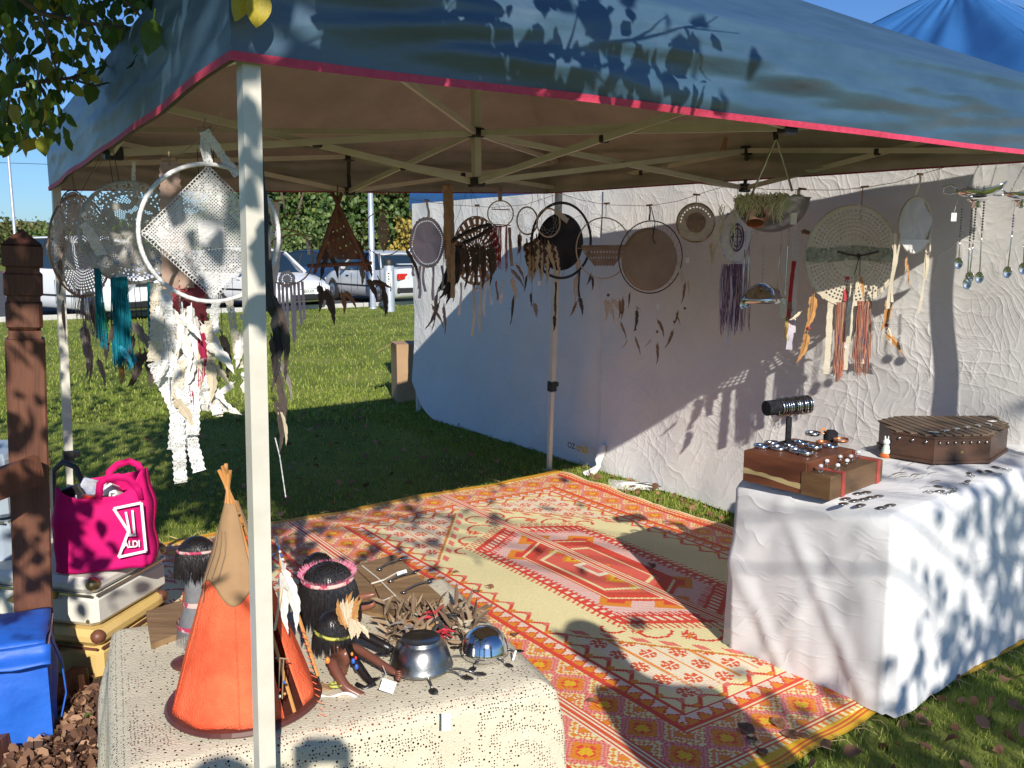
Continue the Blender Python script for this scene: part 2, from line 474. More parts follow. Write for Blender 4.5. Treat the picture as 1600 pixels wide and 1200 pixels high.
def crumple(m, freq=2.2, st=.5, fine=.25, dist=.01, dirs=((0, .35), (0, 1.1), (0, 2.0), (0, -.55)), rz=-(math.radians(35)-PI/2)):
    """creased cloth: several families of sharp folds at different angles, each fading in and out"""
    nt = m.node_tree; N = nt.nodes; L = nt.links; b = N['Principled BSDF']
    tc = N.new('ShaderNodeTexCoord'); mp0 = N.new('ShaderNodeMapping'); L.new(tc.outputs['Object'], mp0.inputs[0]); mp0.inputs['Rotation'].default_value = (0, 0, rz)
    wpn = N.new('ShaderNodeTexNoise'); wpn.inputs['Scale'].default_value = 1.7; wpn.inputs['Detail'].default_value = 3; L.new(mp0.outputs[0], wpn.inputs[0])
    wmx = N.new('ShaderNodeMix'); wmx.data_type = 'RGBA'; wmx.blend_type = 'LINEAR_LIGHT'; wmx.inputs[0].default_value = .30
    L.new(mp0.outputs[0], wmx.inputs[6]); L.new(wpn.outputs['Color'], wmx.inputs[7])
    total = None
    for i, (_, a) in enumerate(dirs):
        for j, (mul, amp) in enumerate(((1.0, .8), (2.3, .6), (5.0, .3))):
            mp = N.new('ShaderNodeMapping'); L.new(wmx.outputs[2], mp.inputs[0])
            mp.inputs['Rotation'].default_value = (0, a + j*.6, 0); mp.inputs['Location'].default_value = (i*3.7, j*2.1, i*1.3)
            w = N.new('ShaderNodeTexWave'); w.bands_direction = 'X'; w.wave_profile = 'TRI'; w.inputs['Scale'].default_value = freq*mul*(.8+.25*i)*.31
            w.inputs['Distortion'].default_value = 2.4; w.inputs['Detail'].default_value = 2; w.inputs['Detail Scale'].default_value = 1.1; w.inputs['Detail Roughness'].default_value = .55
            L.new(mp.outputs[0], w.inputs[0])
            pw = N.new('ShaderNodeMath'); pw.operation = 'POWER'; pw.inputs[1].default_value = 6.0; L.new(w.outputs['Fac'], pw.inputs[0])
            n = N.new('ShaderNodeTexNoise'); n.inputs['Scale'].default_value = 1.1+.5*j; n.inputs['Detail'].default_value = 2; L.new(mp.outputs[0], n.inputs[0])
            r = N.new('ShaderNodeMapRange'); r.inputs['From Min'].default_value = .47; r.inputs['From Max'].default_value = .60; r.inputs['To Max'].default_value = amp
            L.new(n.outputs['Fac'], r.inputs[0])
            mm = N.new('ShaderNodeMath'); mm.operation = 'MULTIPLY'; L.new(pw.outputs[0], mm.inputs[0]); L.new(r.outputs[0], mm.inputs[1])
            if total is None: total = mm
            else:
                ad = N.new('ShaderNodeMath'); ad.operation = 'ADD'; L.new(total.outputs[0], ad.inputs[0]); L.new(mm.outputs[0], ad.inputs[1]); total = ad
    bp = N.new('ShaderNodeBump'); bp.inputs['Strength'].default_value = st; bp.inputs['Distance'].default_value = dist
    L.new(total.outputs[0], bp.inputs['Height'])
    n2 = N.new('ShaderNodeTexNoise'); n2.inputs['Scale'].default_value = 22; n2.inputs['Detail'].default_value = 3; L.new(mp0.outputs[0], n2.inputs[0])
    b2 = N.new('ShaderNodeBump'); b2.inputs['Strength'].default_value = fine; b2.inputs['Distance'].default_value = .004
    L.new(n2.outputs['Fac'], b2.inputs['Height']); L.new(bp.outputs[0], b2.inputs['Normal']); L.new(b2.outputs[0], b.inputs['Normal'])
crumple(m_wall, 4.6, .32, .32, .008, dirs=((0, .30), (0, .95), (0, -.25), (0, -.85)))
def wall_sheet(name, va, vb, label, seed, ztop=1.97):
    o = empty(name, UV(WU-.02, (va+vb)/2, 0), 0, label, 'wall sheet')
    q = o.location.copy()
    def fn(a, b):
        v = va + (vb-va)*a; z = 0.012 + (ztop-.012)*b + (.30*max(0, (a-.80)/.20)**2*(1-b) if seed > 5 else 0)
        k = 1-b
        w = .022*nz(a*4+seed, b*1.5, 1)*(.3+k) + .014*nz(a*10+seed+b*4, b*5-a*3, 2) + .02*abs(nz(a*7+seed, b*2+a*3, 5))*k
        out = .10*max(0, k-.78)**1.2*2 + .25*max(0, k-.9)*abs(nz(a*9+seed, 0, 0))
        e = (.02 if seed > 5 else 0.0)*math.exp(-(a*20)**2)
        return UV(WU-.02 - w - out + e, v, z) - q
    MB().grid(fn, 220, 90).build('sheet', m_wall, o, smooth=True)
    return o, q
wr, wq = wall_sheet('tent_wall', 1.2, 4.74, 'crinkled white wall sheet on the right, from the seam to beyond the display table', 3)
wlf, wlq = wall_sheet('tent_wall', 4.70, 7.44, 'white wall sheet in blue shade, between the seam and the lawn', 17)
# seam tie: gathered knot, flap lying on the grass
kn_ = MB()
b0 = UV(WU-.10, 4.66, .03)
for i in range(7):
    aa = -1.1 + i*.36; e = b0 + Vector((-.10*math.cos(aa)*.9-.02, -.05+.05*math.sin(aa*2), -.012+.004*(i % 2)))
    kn_.tube([b0 + Vector((.03, .02, .16+.02*math.sin(i*2))), b0 + Vector((.012*math.sin(i), .0, .07)), b0 + Vector((.006*math.cos(i), -.005, .03)), e.lerp(b0, .4), e], [.030, .016, .013, .018, .010], 7, flat=.6)
rel(kn_, wq).build('gathered_tie', m_wall, wr, smooth=True)
fl = MB().grid(lambda a, b: G(950+a*110, 748+b*18+a*12-12*(b > .5)*(a), .012) + Vector((0, 0, .03*math.sin(a*PI)*math.sin(b*PI)+.01*nz(a*5, b*3, 1))), 24, 6)
rel(fl, wq).build('ground_flap', m_wall, wr, smooth=True)
# printed maker's name near the seam
def text_obj(body, size, mat, parent, loc, rot, name='lettering', ext=.0008, sx=1.0, bold=0.0):
    cu = bpy.data.curves.new(name, 'FONT'); cu.body = body; cu.size = size; cu.extrude = ext; cu.align_x = 'CENTER'; cu.align_y = 'CENTER'
    cu.offset = bold
    tmp = bpy.data.objects.new(name, cu); COL.objects.link(tmp)
    dg = bpy.context.evaluated_depsgraph_get(); me = bpy.data.meshes.new_from_object(tmp.evaluated_get(dg))
    bpy.data.objects.remove(tmp); me.materials.clear(); me.materials.append(mat)
    o = bpy.data.objects.new(name, me); COL.objects.link(o); o.parent = parent; o.location = loc; o.rotation_euler = rot; o.scale = (sx, 1, 1)
    return o
m_yel = M('yellow_print', (.55, .38, .05), rough=.7); m_gry = M('grey_print', (.12, .12, .13), rough=.7)
pt = P(914, 696, 6.35)
tu, tv = toUV(pt)
base = UV(WU-.115, tv, pt.z) - wlq
r_ = (PI/2, 0, GA-PI/2)
text_obj('trail', .075, m_yel, wlf, base + UV(0, -.075, 0), r_, ext=.001, bold=.002)
text_obj('OZ', .06, m_gry, wlf, base + UV(0, .045, 0), r_, ext=.001, bold=.001)
# ------------------------------------------------------------------ woven mat
def rug_colors(u, v):
    n = u.shape
    cream = np.array([.84, .74, .40]); pale = np.array([.85, .74, .55]); red = np.array([.72, .075, .045]); orange = np.array([.78, .27, .03])
    pink = np.array([.78, .20, .15]); lilac = np.array([.80, .56, .50]); yellow = np.array([.80, .47, .03]); brown = np.array([.42, .09, .05])
    c = np.zeros(n+(3,)) + cream
    def put(mask, col): c[mask] = col
    cu = np.where(u > 1.80, 2.77, 0.83); w = np.abs(u-cu); s = v-3.23; vv = np.abs(s)
    H = 1.63
    eu = 0.99-w; ev = H-.06-vv; e = np.minimum(eu, ev)
    along = np.where(eu < ev, s, u-cu)
    def tri(x, p): return np.abs(((x/p) % 1)-.5)*2          # 1 at 0, 0 at half
    # inner field
    inner = e > .40
    # spandrels with lattice
    sp = inner & (vv > 1.30-1.30*w) & (w < .60)
    spl = inner & (np.abs(vv-(1.30-1.30*w)) < .012)
    put(sp, pale)
    a1 = (s+ (u-cu)*.55)/.145; a2 = (s-(u-cu)*.55)/.145; bu = (u-cu)/.10
    l1 = np.abs((bu % 1)-.5) > .44
    fr = np.hypot(((bu+.0) % 1)-.5, ((((s+.5*0.12*(np.floor(bu) % 2))/.12)) % 1)-.5)
    ang = np.arctan2((((s+.5*0.12*(np.floor(bu) % 2))/.12) % 1)-.5, (bu % 1)-.5)
    put(sp & l1, orange*.9+pale*.1)
    put(sp & (fr < .33) & (np.abs(np.sin(ang*3)) > .45) & (fr > .06), red*.75+orange*.25)
    put(sp & ((((u-cu)+s) / .012 % 1) < .22) & (fr > .36), pale*.75+pink*.25)
    put(spl, orange*.8)
    # hooks along spandrel line
    hook = inner & (vv < 1.30-1.30*w-.03) & (vv > 1.30-1.30*w-.085) & (((w/.075) % 1) < .5)
    put(hook, pink)
    # medallion
    m = np.maximum(w/.35, (vv+.66*w)/.80)
    comb = (m > 1.0) & (m < 1.16) & inner
    key = np.where(w/.35 > (vv+.66*w)/.80, s, (u-cu)*1.6)
    put(comb & (((key/.034 + (m-1)*5) % 1) < .36) & ((m < 1.085)), red)
    rr = (m <= 1.0)
    put(rr, red)
    put(rr & (m > .885) & (m < .955) & (((key/.05) % 1) > .3) & (((key/.05) % 1) < .7), pale)
    put(rr & (m < .86), lilac); put(rr & (m < .86) & (m > .81) & (((key/.03) % 1) < .5), red)
    put(rr & (m < .81) & ((((u-cu)+s)/.02 % 1) < .35), pink*.5+lilac*.5)
    q1 = np.abs(w-.19)+np.abs(vv-.36); q1b = (np.floor(w/.012)+np.floor(vv/.012)) % 2
    put(rr & (q1 < .10), orange); put(rr & (q1 < .055), red); put(rr & (q1 < .025), yellow)
    q0 = w + np.abs(vv-.52)
    put(rr & (q0 < .11), orange); put(rr & (q0 < .05), red)
    put(rr & (m < .63), red); put(rr & (m < .595), cream); put(rr & (m < .575), red*1.0)
    put(rr & (m < .52) & (((key/.024) % 1) < .5), brown)
    m2 = np.maximum(w/.16, (vv+.5*w)/.33)
    put(rr & (m < .48), pink*.5+red*.5); sd = (np.floor(w/.014)+np.floor(vv/.014)); q3 = np.abs(np.floor(w/.014)*.014)+np.abs(np.floor((((vv+.08) % .16)-.08)/.014)*.014); put(rr & (m < .44) & (q3 < .075), orange); put(rr & (m < .44) & (q3 < .045), yellow); put(rr & (m < .44) & (q3 < .02), red); put(rr & (m2 < 1.0) & (m2 > .93), cream); put(rr & (m2 < .30), red)
    put(rr & (w < .07) & (vv < .10), pale); put(rr & (w < .045) & (vv < .07), pink)
    # vines and blossoms at the ends of the medallion
    ve = inner & (m > 1.16) & ~sp & (vv > .62)
    x = w; y = vv
    for (cx, cy, R0) in ((.13, .84, .075), (.28, .70, .07), (.06, 1.0, .06), (.40, .58, .05)):
        d = np.hypot(x-cx, y-cy); put(inner & ~sp & (m > 1.1) & (np.abs(d-R0) < .0075) & ((x-cx)*.6+(y-cy) > -R0*.6), red)
    for (cx, cy, R0) in ((.20, .82, .045), (.0, .92, .05), (.34, .66, .035)):
        d = np.abs(x-cx)+np.abs(y-cy); st = (np.floor(x/.012)+np.floor(y/.012)) % 3
        put(inner & ~sp & (m > 1.1) & (d < R0) & (st > 0), red); put(inner & ~sp & (m > 1.1) & (d < R0*.4), orange)
    # borders
    b3 = (e <= .40) & (e > .32)                            # zigzag
    t = tri(along, .13)
    put(b3, cream)
    put(b3 & (np.abs((e-.33)/.065 - t) < .16), red)
    put(b3 & (np.hypot(((along+.065)/.13 % 1 - .5)*.13, e-.385) < .016), pink)
    put(b3 & (np.hypot((along/.13 % 1 - .5)*.13, e-.345) < .015), orange)
    b2 = (e <= .32) & (e > .25)                           # sawtooth
    put(b2, lilac*.5+pale*.5)
    t2 = tri(along, .062)
    put(b2 & ((e-.258)/.052 < t2), orange)
    put(b2 & (np.abs((e-.258)/.052 - t2) < .14), red)
    put((np.abs(e-.32) < .006) | (np.abs(e-.25) < .007) | (np.abs(e-.235) < .004), red)
    b1 = (e <= .23) & (e > .05)                            # big stepped blossoms
    put(b1, cream)
    st = .012
    pa = .19
    ax = np.abs(((along/pa) % 1)-.5)*pa; ex = np.abs(e-.14)
    axs = np.floor(ax/st)*st; exs = np.floor(ex/st)*st
    d = axs+exs
    odd = ((np.floor(along/pa)) % 2) > 0
    put(b1 & (d < .115) & (d > .10), orange)
    jag = (np.floor(ax/.009)+np.floor(ex/.009)) % 2 > 0
    put(b1 & (d < .088), np.array([.76, .15, .12])); put(b1 & (d < .088) & (d > .058) & jag, pink*.6+lilac*.4)
    put(b1 & (d < .052), orange); put(b1 & (d < .032), red*1.1); put(b1 & (d < .018), yellow)
    ax2 = np.abs((((along+pa/2)/pa) % 1)-.5)*pa; ex2 = np.minimum(np.abs(e-.215), np.abs(e-.065))
    put(b1 & (ax2+ex2 < .042) & jag, pink); put(b1 & (ax2+ex2 < .022), orange)
    put((np.abs(e-.05) < .006) | (np.abs(e-.035) < .004), red)
    put((e < .03) & (eu < .03) & (((eu/.007).astype(int) % 2) == 0), red)
    put((e < .03) & (e > 0) & (((along/.03) % 1) < .4), orange)
    # woven seams
    for us in (1.80, 2.80):
        k = np.abs(u-us); put(k < .036, pale); put((k < .036) & (((k/.008).astype(int) % 2) == 0), red*.8+orange*.2)
    ye = (H-vv) < .062
    put(ye, yellow*1.0); put(ye & (np.abs((H-vv)-.030) < .006), red*.7+orange*.3); put(ye & (np.abs((H-vv)-.048) < .004), red*.7+orange*.3)
    put(ye & (H-vv < .012), yellow*.7)
    # weave: light/dark rows
    rs = np.random.RandomState(3)
    var = 1+.10*(rs.rand(*n)-.5)
    row = 1 - .07*((np.floor(v/.008) % 2))
    wear = 1 - .10*np.clip(np.sin(u*2.3+1.3*np.sin(v*1.9))*np.sin(v*2.9+np.sin(u*3.7))+.3*np.sin(u*9+v*7), 0, 1)
    c = c*(var*row*wear)[..., None]
    return np.clip(c, 0, 1)
RU0, RU1, RV0, RV1 = .90, 3.80, 1.60, 4.86
CELL = .008
nu = int((RU1-RU0)/CELL); nvv = int((RV1-RV0)/CELL)
uu = RU0 + (RU1-RU0)*np.arange(nu+1)/nu; vvv = RV0 + (RV1-RV0)*np.arange(nvv+1)/nvv
UG, VG = np.meshgrid(uu, vvv)
wav = .008*np.sin(UG*3.1+VG*1.2)*np.sin(VG*2.3) + .010*np.exp(-((UG-3.8)/.05)**2)*np.sin(VG*9)**2 + .012*np.exp(-((UG-.9-.15*VG)/.05)**2)
edge_w = .012*np.sin(UG*5.3)+.006*np.sin(UG*17)
VG2 = VG + edge_w*((VG > 4.8) | (VG < 1.66))
UG2 = UG + (.010*np.sin(VG*6.1)+.006*np.sin(VG*15))*(UG > 3.72)
X = UG2*UX - VG2*UY; Y = UG2*UY + VG2*UX; Z = .010 + np.abs(wav)
verts = np.stack([X, Y, Z], -1).reshape(-1, 3)
ii, jj = np.meshgrid(np.arange(nu), np.arange(nvv))
a0 = (jj*(nu+1)+ii).ravel(); faces = np.stack([a0, a0+1, a0+nu+2, a0+nu+1], 1)
m_rug = bpy.data.materials.new('woven_mat'); m_rug.use_nodes = True
_n = m_rug.node_tree.nodes; _l = m_rug.node_tree.links
_a = _n.new('ShaderNodeAttribute'); _a.attribute_name = 'weave'
_l.new(_a.outputs['Color'], _n['Principled BSDF'].inputs['Base Color']); _n['Principled BSDF'].inputs['Roughness'].default_value = .62
_n['Principled BSDF'].inputs['Specular IOR Level'].default_value = .3
_t = _n.new('ShaderNodeTexCoord'); _m = _n.new('ShaderNodeMapping'); _m.inputs['Rotation'].default_value = (0, 0, -GA)
_w = _n.new('ShaderNodeTexWave'); _w.inputs['Scale'].default_value = 38; _w.bands_direction = 'Y'; _w.inputs['Distortion'].default_value = .6
_b = _n.new('ShaderNodeBump'); _b.inputs['Strength'].default_value = .35; _b.inputs['Distance'].default_value = .002
_l.new(_t.outputs['Object'], _m.inputs[0]); _l.new(_m.outputs[0], _w.inputs[0]); _l.new(_w.outputs['Fac'], _b.inputs['Height']); _l.new(_b.outputs[0], _n['Principled BSDF'].inputs['Normal'])
rug = np_mesh('woven_mat', verts, faces, m_rug)
uc = RU0 + (RU1-RU0)*(np.arange(nu)+.5)/nu; vc = RV0 + (RV1-RV0)*(np.arange(nvv)+.5)/nvv
UC, VC = np.meshgrid(uc, vc)
cols = rug_colors(UC, VC).reshape(-1, 3)
at = rug.data.attributes.new('weave', 'FLOAT_COLOR', 'CORNER')
rgba = np.ones((len(cols), 4), dtype=np.float32); rgba[:, :3] = cols
at.data.foreach_set('color', np.repeat(rgba, 4, axis=0).ravel())
tag(rug, 'large patterned red, orange and cream woven mat covering the grass', 'mat')
# loose threads on the near and far yellow hems
th = MB()
for k in range(90):
    u = rnd.uniform(0.9, 3.8); far = rnd.random() < .45
    p = UV(u, RV1 if far else RV0, .012); q = UV(u+rnd.uniform(-.05, .05), (RV1 if far else RV0) + (1 if far else -1)*rnd.uniform(.02, .07), rnd.uniform(.005, .03))
    th.tube([p, (p+q)/2+Vector((rnd.uniform(-.02, .02), 0, .012)), q], .0012, 3)
th.build('fringe_threads', M('yellow_thread', (.55, .40, .18)), rug)['kind'] = 'stuff'

# ------------------------------------------------------------------ display table with floor-length white cloth
TA = math.atan2(.617, .787)
ta, tb = Vector((.787, .617, 0)), Vector((-.617, .787, 0))
TN = Vector((1.255, 2.86, 0)); TL, TD, TH = 1.85, .60, .70
tbl = empty('display_table', TN + ta*TL/2 + tb*TD/2, TA, 'trestle table at right under a floor-length white cloth', 'table')
m_wood = M('plain_wood', (.30, .19, .10), (.38, .25, .14), scale=4, rough=.6, stretch=(1, 8, 1), bump=.1)
MB().box((0, 0, TH-.03), (TL-.02, TD-.02, .03)).build('tabletop', m_wood, tbl)
for x in (-1, 1):
    for y in (-1, 1): MB().box((x*(TL/2-.12), y*(TD/2-.06), (TH-.05)/2), (.03, .03, TH-.05)).build('leg', M('steel_leg', (.3, .3, .3), rough=.4, metal=.8), tbl)
m_cloth = M('white_tablecloth', (.68, .68, .69), (.73, .73, .73), scale=3, rough=.85, spec=.2, bump=.08, bscale=300)
crumple(m_cloth, 3.0, .42, .20, .009, dirs=((0, .22), (0, -.35), (0, .75)), rz=0.0)
def drape_cloth(name, hw, hd, top, bottom, flare, folds, mat, parent, loc=None, rz=0.0, nper=320, nrow=34, pull=None, scallop=0.0, seed=0.0):
    mb = MB(); r = .028
    per = []
    L_ = 2*(hw+hd)*2
    for k in range(nper):
        q = k/nper*L_
        if q < 2*hw: x, y, nx, ny = -hw+q, -hd, 0, -1
        elif q < 2*hw+2*hd: x, y, nx, ny = hw, -hd+(q-2*hw), 1, 0
        elif q < 4*hw+2*hd: x, y, nx, ny = hw-(q-2*hw-2*hd), hd, 0, 1
        else: x, y, nx, ny = -hw, hd-(q-4*hw-2*hd), -1, 0
        cx = max(0, abs(x)-(hw-.10))/.10; cy = max(0, abs(y)-(hd-.10))/.10
        if cx > 0 and cy > 0:
            nn = Vector((math.copysign(cx, x), math.copysign(cy, y), 0)).normalized(); nx, ny = nn.x, nn.y
        per.append((x, y, nx, ny, cx*cy, q))
    base = len(mb.v)
    rows = [(0, -.0)] + [((i+1)/nrow, 1) for i in range(nrow)]
    for t, _ in rows:
        for (x, y, nx, ny, cn, q) in per:
            z = top - (top-bottom)*t**1.0
            fo = folds*(.6*nz(q*2.3+seed, t*.7, 1)+.5*nz(q*6+seed, t*1.2, 4)+.2*nz(q*15, t*2+q, 6))*min(1, t*2.2) + .02*cn*t
            o_ = r*min(1, t*20) + flare*t + fo
            zz = z
            if t == 1 and scallop: zz += scallop*abs(math.sin(q*PI/.035))
            if pull: o_ += pull(x, y, t)
            mb.v.append((x+nx*o_, y+ny*o_, zz))
    for i in range(len(rows)-1):
        for k in range(nper):
            k2 = (k+1) % nper; mb.f.append((base+i*nper+k, base+(i+1)*nper+k, base+(i+1)*nper+k2, base+i*nper+k2))
    c0 = len(mb.v)
    for sc_ in (.97, .8, .5):
        for (x, y, nx, ny, cn, q) in per: mb.v.append((x*sc_, y*sc_, top+.003+.007*abs(nz(x*5*sc_+seed, y*5*sc_, 1))))
    for k in range(nper):
        k2 = (k+1) % nper
        mb.f.append((base+k, base+k2, c0+k2, c0+k))
        for r_i in (0, 1): mb.f.append((c0+r_i*nper+k, c0+r_i*nper+k2, c0+(r_i+1)*nper+k2, c0+(r_i+1)*nper+k))
    ctr = len(mb.v); mb.v.append((0, 0, top+.004))
    for k in range(nper): mb.f.append((c0+2*nper+k, c0+2*nper+(k+1) % nper, ctr))
    o = mb.build(name, mat, parent, smooth=True)
    if loc is not None: o.location = loc; o.rotation_euler = (0, 0, rz)
    return o
cl = drape_cloth('tablecloth', TL/2, TD/2, TH+.004, .016, .030, .030, m_cloth, None, tbl.location, TA, seed=4, pull=lambda x, y, t: (.010*max(0, math.sin(((y+TD/2)*1.4+t*.55)*13))**4*min(1, t*3)+.006*max(0, math.sin(((y+TD/2)*1.1-t*.5)*17+1))**6 - .045*t if x < -TL/2+.02 else .008*max(0, math.sin(x*16+t*2.2*math.sin(x*5)))**3*t))
tag(cl, 'white floor-length tablecloth dappled by tree shade on the right-hand display table', 'tablecloth')

# ------------------------------------------------------------------ low table with lace cloth
LA_, LB_, LC_, LD_ = Vector((-1.22, 2.64, 0)), Vector((-.25, 3.07, 0)), Vector((.09, 2.30, 0)), Vector((-.88, 1.87, 0))
lt_c = (LA_+LB_+LC_+LD_)/4; lt_a = math.atan2(.43, .97)
LW, LDp, LH = 1.06, .84, .40
lt = empty('low_table', lt_c, lt_a, 'low wooden table under the cream lace cloth at front left', 'table')
m_dk = M('dark_wood', (.045, .03, .022), (.07, .045, .03), scale=5, rough=.6)
MB().box((0, 0, LH-.045), (LW-.01, LDp-.01, .04)).build('tabletop', m_dk, lt)
MB().box((0, 0, LH-.023), (LW-.012, LDp-.012, .003)).build('under_cloth', M('orange_cloth', (.62, .13, .05), (.5, .09, .04), scale=6, rough=.9), lt)
for x in (-1, 1):
    for y in (-1, 1): MB().box((x*(LW/2-.06), y*(LDp/2-.06), (LH-.066)/2), (.05, .05, LH-.066)).build('leg', m_dk, lt)
for x, y, sx, sy in ((0, -LDp/2+.05, LW-.17, .02), (0, LDp/2-.05, LW-.17, .02), (LW/2-.05, 0, .02, LDp-.17), (-LW/2+.05, 0, .02, LDp-.17)):
    MB().box((x, y, (LH-.07)/2+.0), (sx, sy, LH-.10)).build('apron', m_dk, lt)
def lace_mat(name, col, scale=42.0, hole=.30, col2=None):
    if name in MATS: return MATS[name]
    m = M(name, col, col2 or tuple(c*.9 for c in col), scale=30, rough=.9, spec=.1, bump=.4, bscale=160)
    N = m.node_tree.nodes; L = m.node_tree.links; out = N['Material Output']
    src = out.inputs[0].links[0].from_socket
    tc = N.new('ShaderNodeTexCoord')
    v = N.new('ShaderNodeTexVoronoi'); v.inputs['Scale'].default_value = scale; v.inputs['Randomness'].default_value = .55
    L.new(tc.outputs['Object'], v.inputs[0])
    v2 = N.new('ShaderNodeTexVoronoi'); v2.inputs['Scale'].default_value = scale*2.4; v2.inputs['Randomness'].default_value = .4
    L.new(tc.outputs['Object'], v2.inputs[0])
    a = N.new('ShaderNodeMath'); a.operation = 'LESS_THAN'; a.inputs[1].default_value = hole; L.new(v.outputs['Distance'], a.inputs[0])
    b = N.new('ShaderNodeMath'); b.operation = 'LESS_THAN'; b.inputs[1].default_value = hole*1.05; L.new(v2.outputs['Distance'], b.inputs[0])
    c = N.new('ShaderNodeMath'); c.operation = 'GREATER_THAN'; c.inputs[1].default_value = .36; L.new(v.outputs['Distance'], c.inputs[0])
    d = N.new('ShaderNodeMath'); d.operation = 'MULTIPLY'; L.new(b.outputs[0], d.inputs[0]); L.new(c.outputs[0], d.inputs[1])
    e = N.new('ShaderNodeMath'); e.operation = 'MULTIPLY'; L.new(v.outputs['Distance'], e.inputs[0]); e.inputs[1].default_value = 0
    mx = N.new('ShaderNodeMath'); mx.operation = 'MAXIMUM'
    a2 = N.new('ShaderNodeMath'); a2.operation = 'LESS_THAN'; a2.inputs[1].default_value = hole*.62; L.new(v.outputs['Distance'], a2.inputs[0])
    L.new(a2.outputs[0], mx.inputs[0]); L.new(d.outputs[0], mx.inputs[1])
    tb_ = N.new('ShaderNodeBsdfTransparent'); ms = N.new('ShaderNodeMixShader')
    L.new(mx.outputs[0], ms.inputs[0]); L.new(src, ms.inputs[1]); L.new(tb_.outputs[0], ms.inputs[2]); L.new(ms.outputs[0], out.inputs[0])
    return m
m_lace = lace_mat('table_lace', (.64, .58, .45), scale=52, hole=.26)
lc = drape_cloth('lace_cloth', LW/2, LDp/2, LH+.002, .06, .05, .045, m_lace, None, lt_c, lt_a, scallop=.022, seed=9, nper=480)
tag(lc, 'cream crocheted lace cloth with scalloped edge over the low table', 'lace cloth')
# ------------------------------------------------------------------ left foreground: post, bags, cases
m_stain = M('stained_timber', (.10, .038, .022), (.165, .064, .036), scale=3, rough=.6, bump=.35, bscale=18, stretch=(8, 8, .6), spec=.4)
pb = Vector((-1.685, 2.97, 0)); ptp = P(29, 372, 2.95); lean = math.atan2(ptp.x-pb.x, ptp.z)
PA = math.radians(28)
post = empty('fence_post', pb, 0, 'reddish-brown timber post with pointed notched cap standing left of the gazebo', 'post', rot=(0, lean, 0))
Rp = RZ(PA)
MB().box((0, 0, .64), (.118, .118, 1.28), Rp, bev=.006).build('shaft', m_stain, post)
MB().box((0, 0, 1.295), (.096, .096, .028), Rp).build('notch', m_stain, post)
MB().box((0, 0, 1.36), (.108, .108, .10), Rp, bev=.012).build('collar', m_stain, post)
MB().box((0, 0, 1.415), (.098, .098, .02), Rp).build('notch', m_stain, post)
MB().box((0, 0, 1.46), (.114, .114, .075), Rp, bev=.006).build('collar', m_stain, post)
MB().box((0, 0, 1.507), (.098, .098, .02), Rp).build('notch', m_stain, post)
MB().box((0, 0, 1.552), (.118, .118, .07), Rp, bev=.004).build('collar', m_stain, post)
mb = MB()
h = .059
cs = [Rp @ Vector((x*h, y*h, 1.589)) for x, y in ((-1, -1), (1, -1), (1, 1), (-1, 1))]
mb.v = [tuple(c) for c in cs] + [(0, 0, 1.64)]; mb.f = [(0, 1, 4), (1, 2, 4), (2, 3, 4), (3, 0, 4), (3, 2, 1, 0)]
mb.build('cap', m_stain, post)
ra, rb = P(62, 733, 2.86), P(-260, 850, 2.35)
rail = MB().beam(ra, rb, .035, .095).build('fence_rail', m_stain); tag(rail, 'brown timber rail fixed across the notched post at far left', 'rail')
ea, eb = G(128, 1074), G(-90, 1262)
ed = MB().beam(ea + Vector((0, 0, .03)), eb + Vector((0, 0, .03)), .06, .10)
tag(ed.build('timber_edging', m_stain), 'low brown timber edging along the leaf mulch at bottom left', 'edging')
# blue cooler bag
m_blue = M('blue_nylon', (.012, .10, .52), (.02, .14, .62), scale=5, rough=.55, bump=.8, bscale=11, spec=.5)
cb = G(-8, 1150); cb.z = 0
cbag = empty('cooler_bag', cb, math.radians(24), 'bright blue insulated bag with open flap in front of the brown post', 'bag')
def soft_box(w, d, h, amp=.008, seed=0, n=16, taper=.0):
    mb = MB()
    def side(x0, y0, x1, y1):
        def fn(a, b):
            x = x0+(x1-x0)*a; y = y0+(y1-y0)*a; z = h*b
            nx, ny = (y1-y0), -(x1-x0); l = math.hypot(nx, ny); nx /= l; ny /= l
            o = (amp*2.2*nz(x*9+seed, y*9, z*7) + .012*math.sin(PI*a)*math.sin(PI*b))*math.sin(PI*min(1, max(0, a)))**.5
            k = 1-taper*b
            return ((x+nx*o)*k, (y+ny*o)*k, z)
        mb.grid(fn, n, n)
    side(-w/2, -d/2, w/2, -d/2); side(w/2, -d/2, w/2, d/2); side(w/2, d/2, -w/2, d/2); side(-w/2, d/2, -w/2, -d/2)
    return mb
soft_box(.36, .30, .35, .008, 2).build('body', m_blue, cbag, smooth=True)
MB().grid(lambda a, b: (-.18+.36*a, -.15+.30*b, .352+.02*math.sin(PI*a)*math.sin(PI*b)+.004*nz(a*5, b*5, 1)), 14, 12).build('lid', m_blue, cbag, smooth=True, solid=.008)
MB().grid(lambda a, b: (-.175+.37*a, -.165-.05*b*b, .352-.045*b+.008*nz(a*6, b*3, 2)), 14, 6).build('flap', m_blue, cbag, smooth=True, solid=.005)
MB().tube([(.185, -.13+.26*t/9, .335+.004*math.sin(t)) for t in range(10)], .004, 5).build('zip', M('zip_grey', (.45, .47, .5), rough=.4, metal=.5), cbag)
MB().ribbon([(.19, -.06, .33), (.215, -.05, .24), (.22, -.04, .13), (.20, -.04, .05)], .03, nrm=(1, 0, 0)).build('strap', m_blue, cbag, solid=.004)
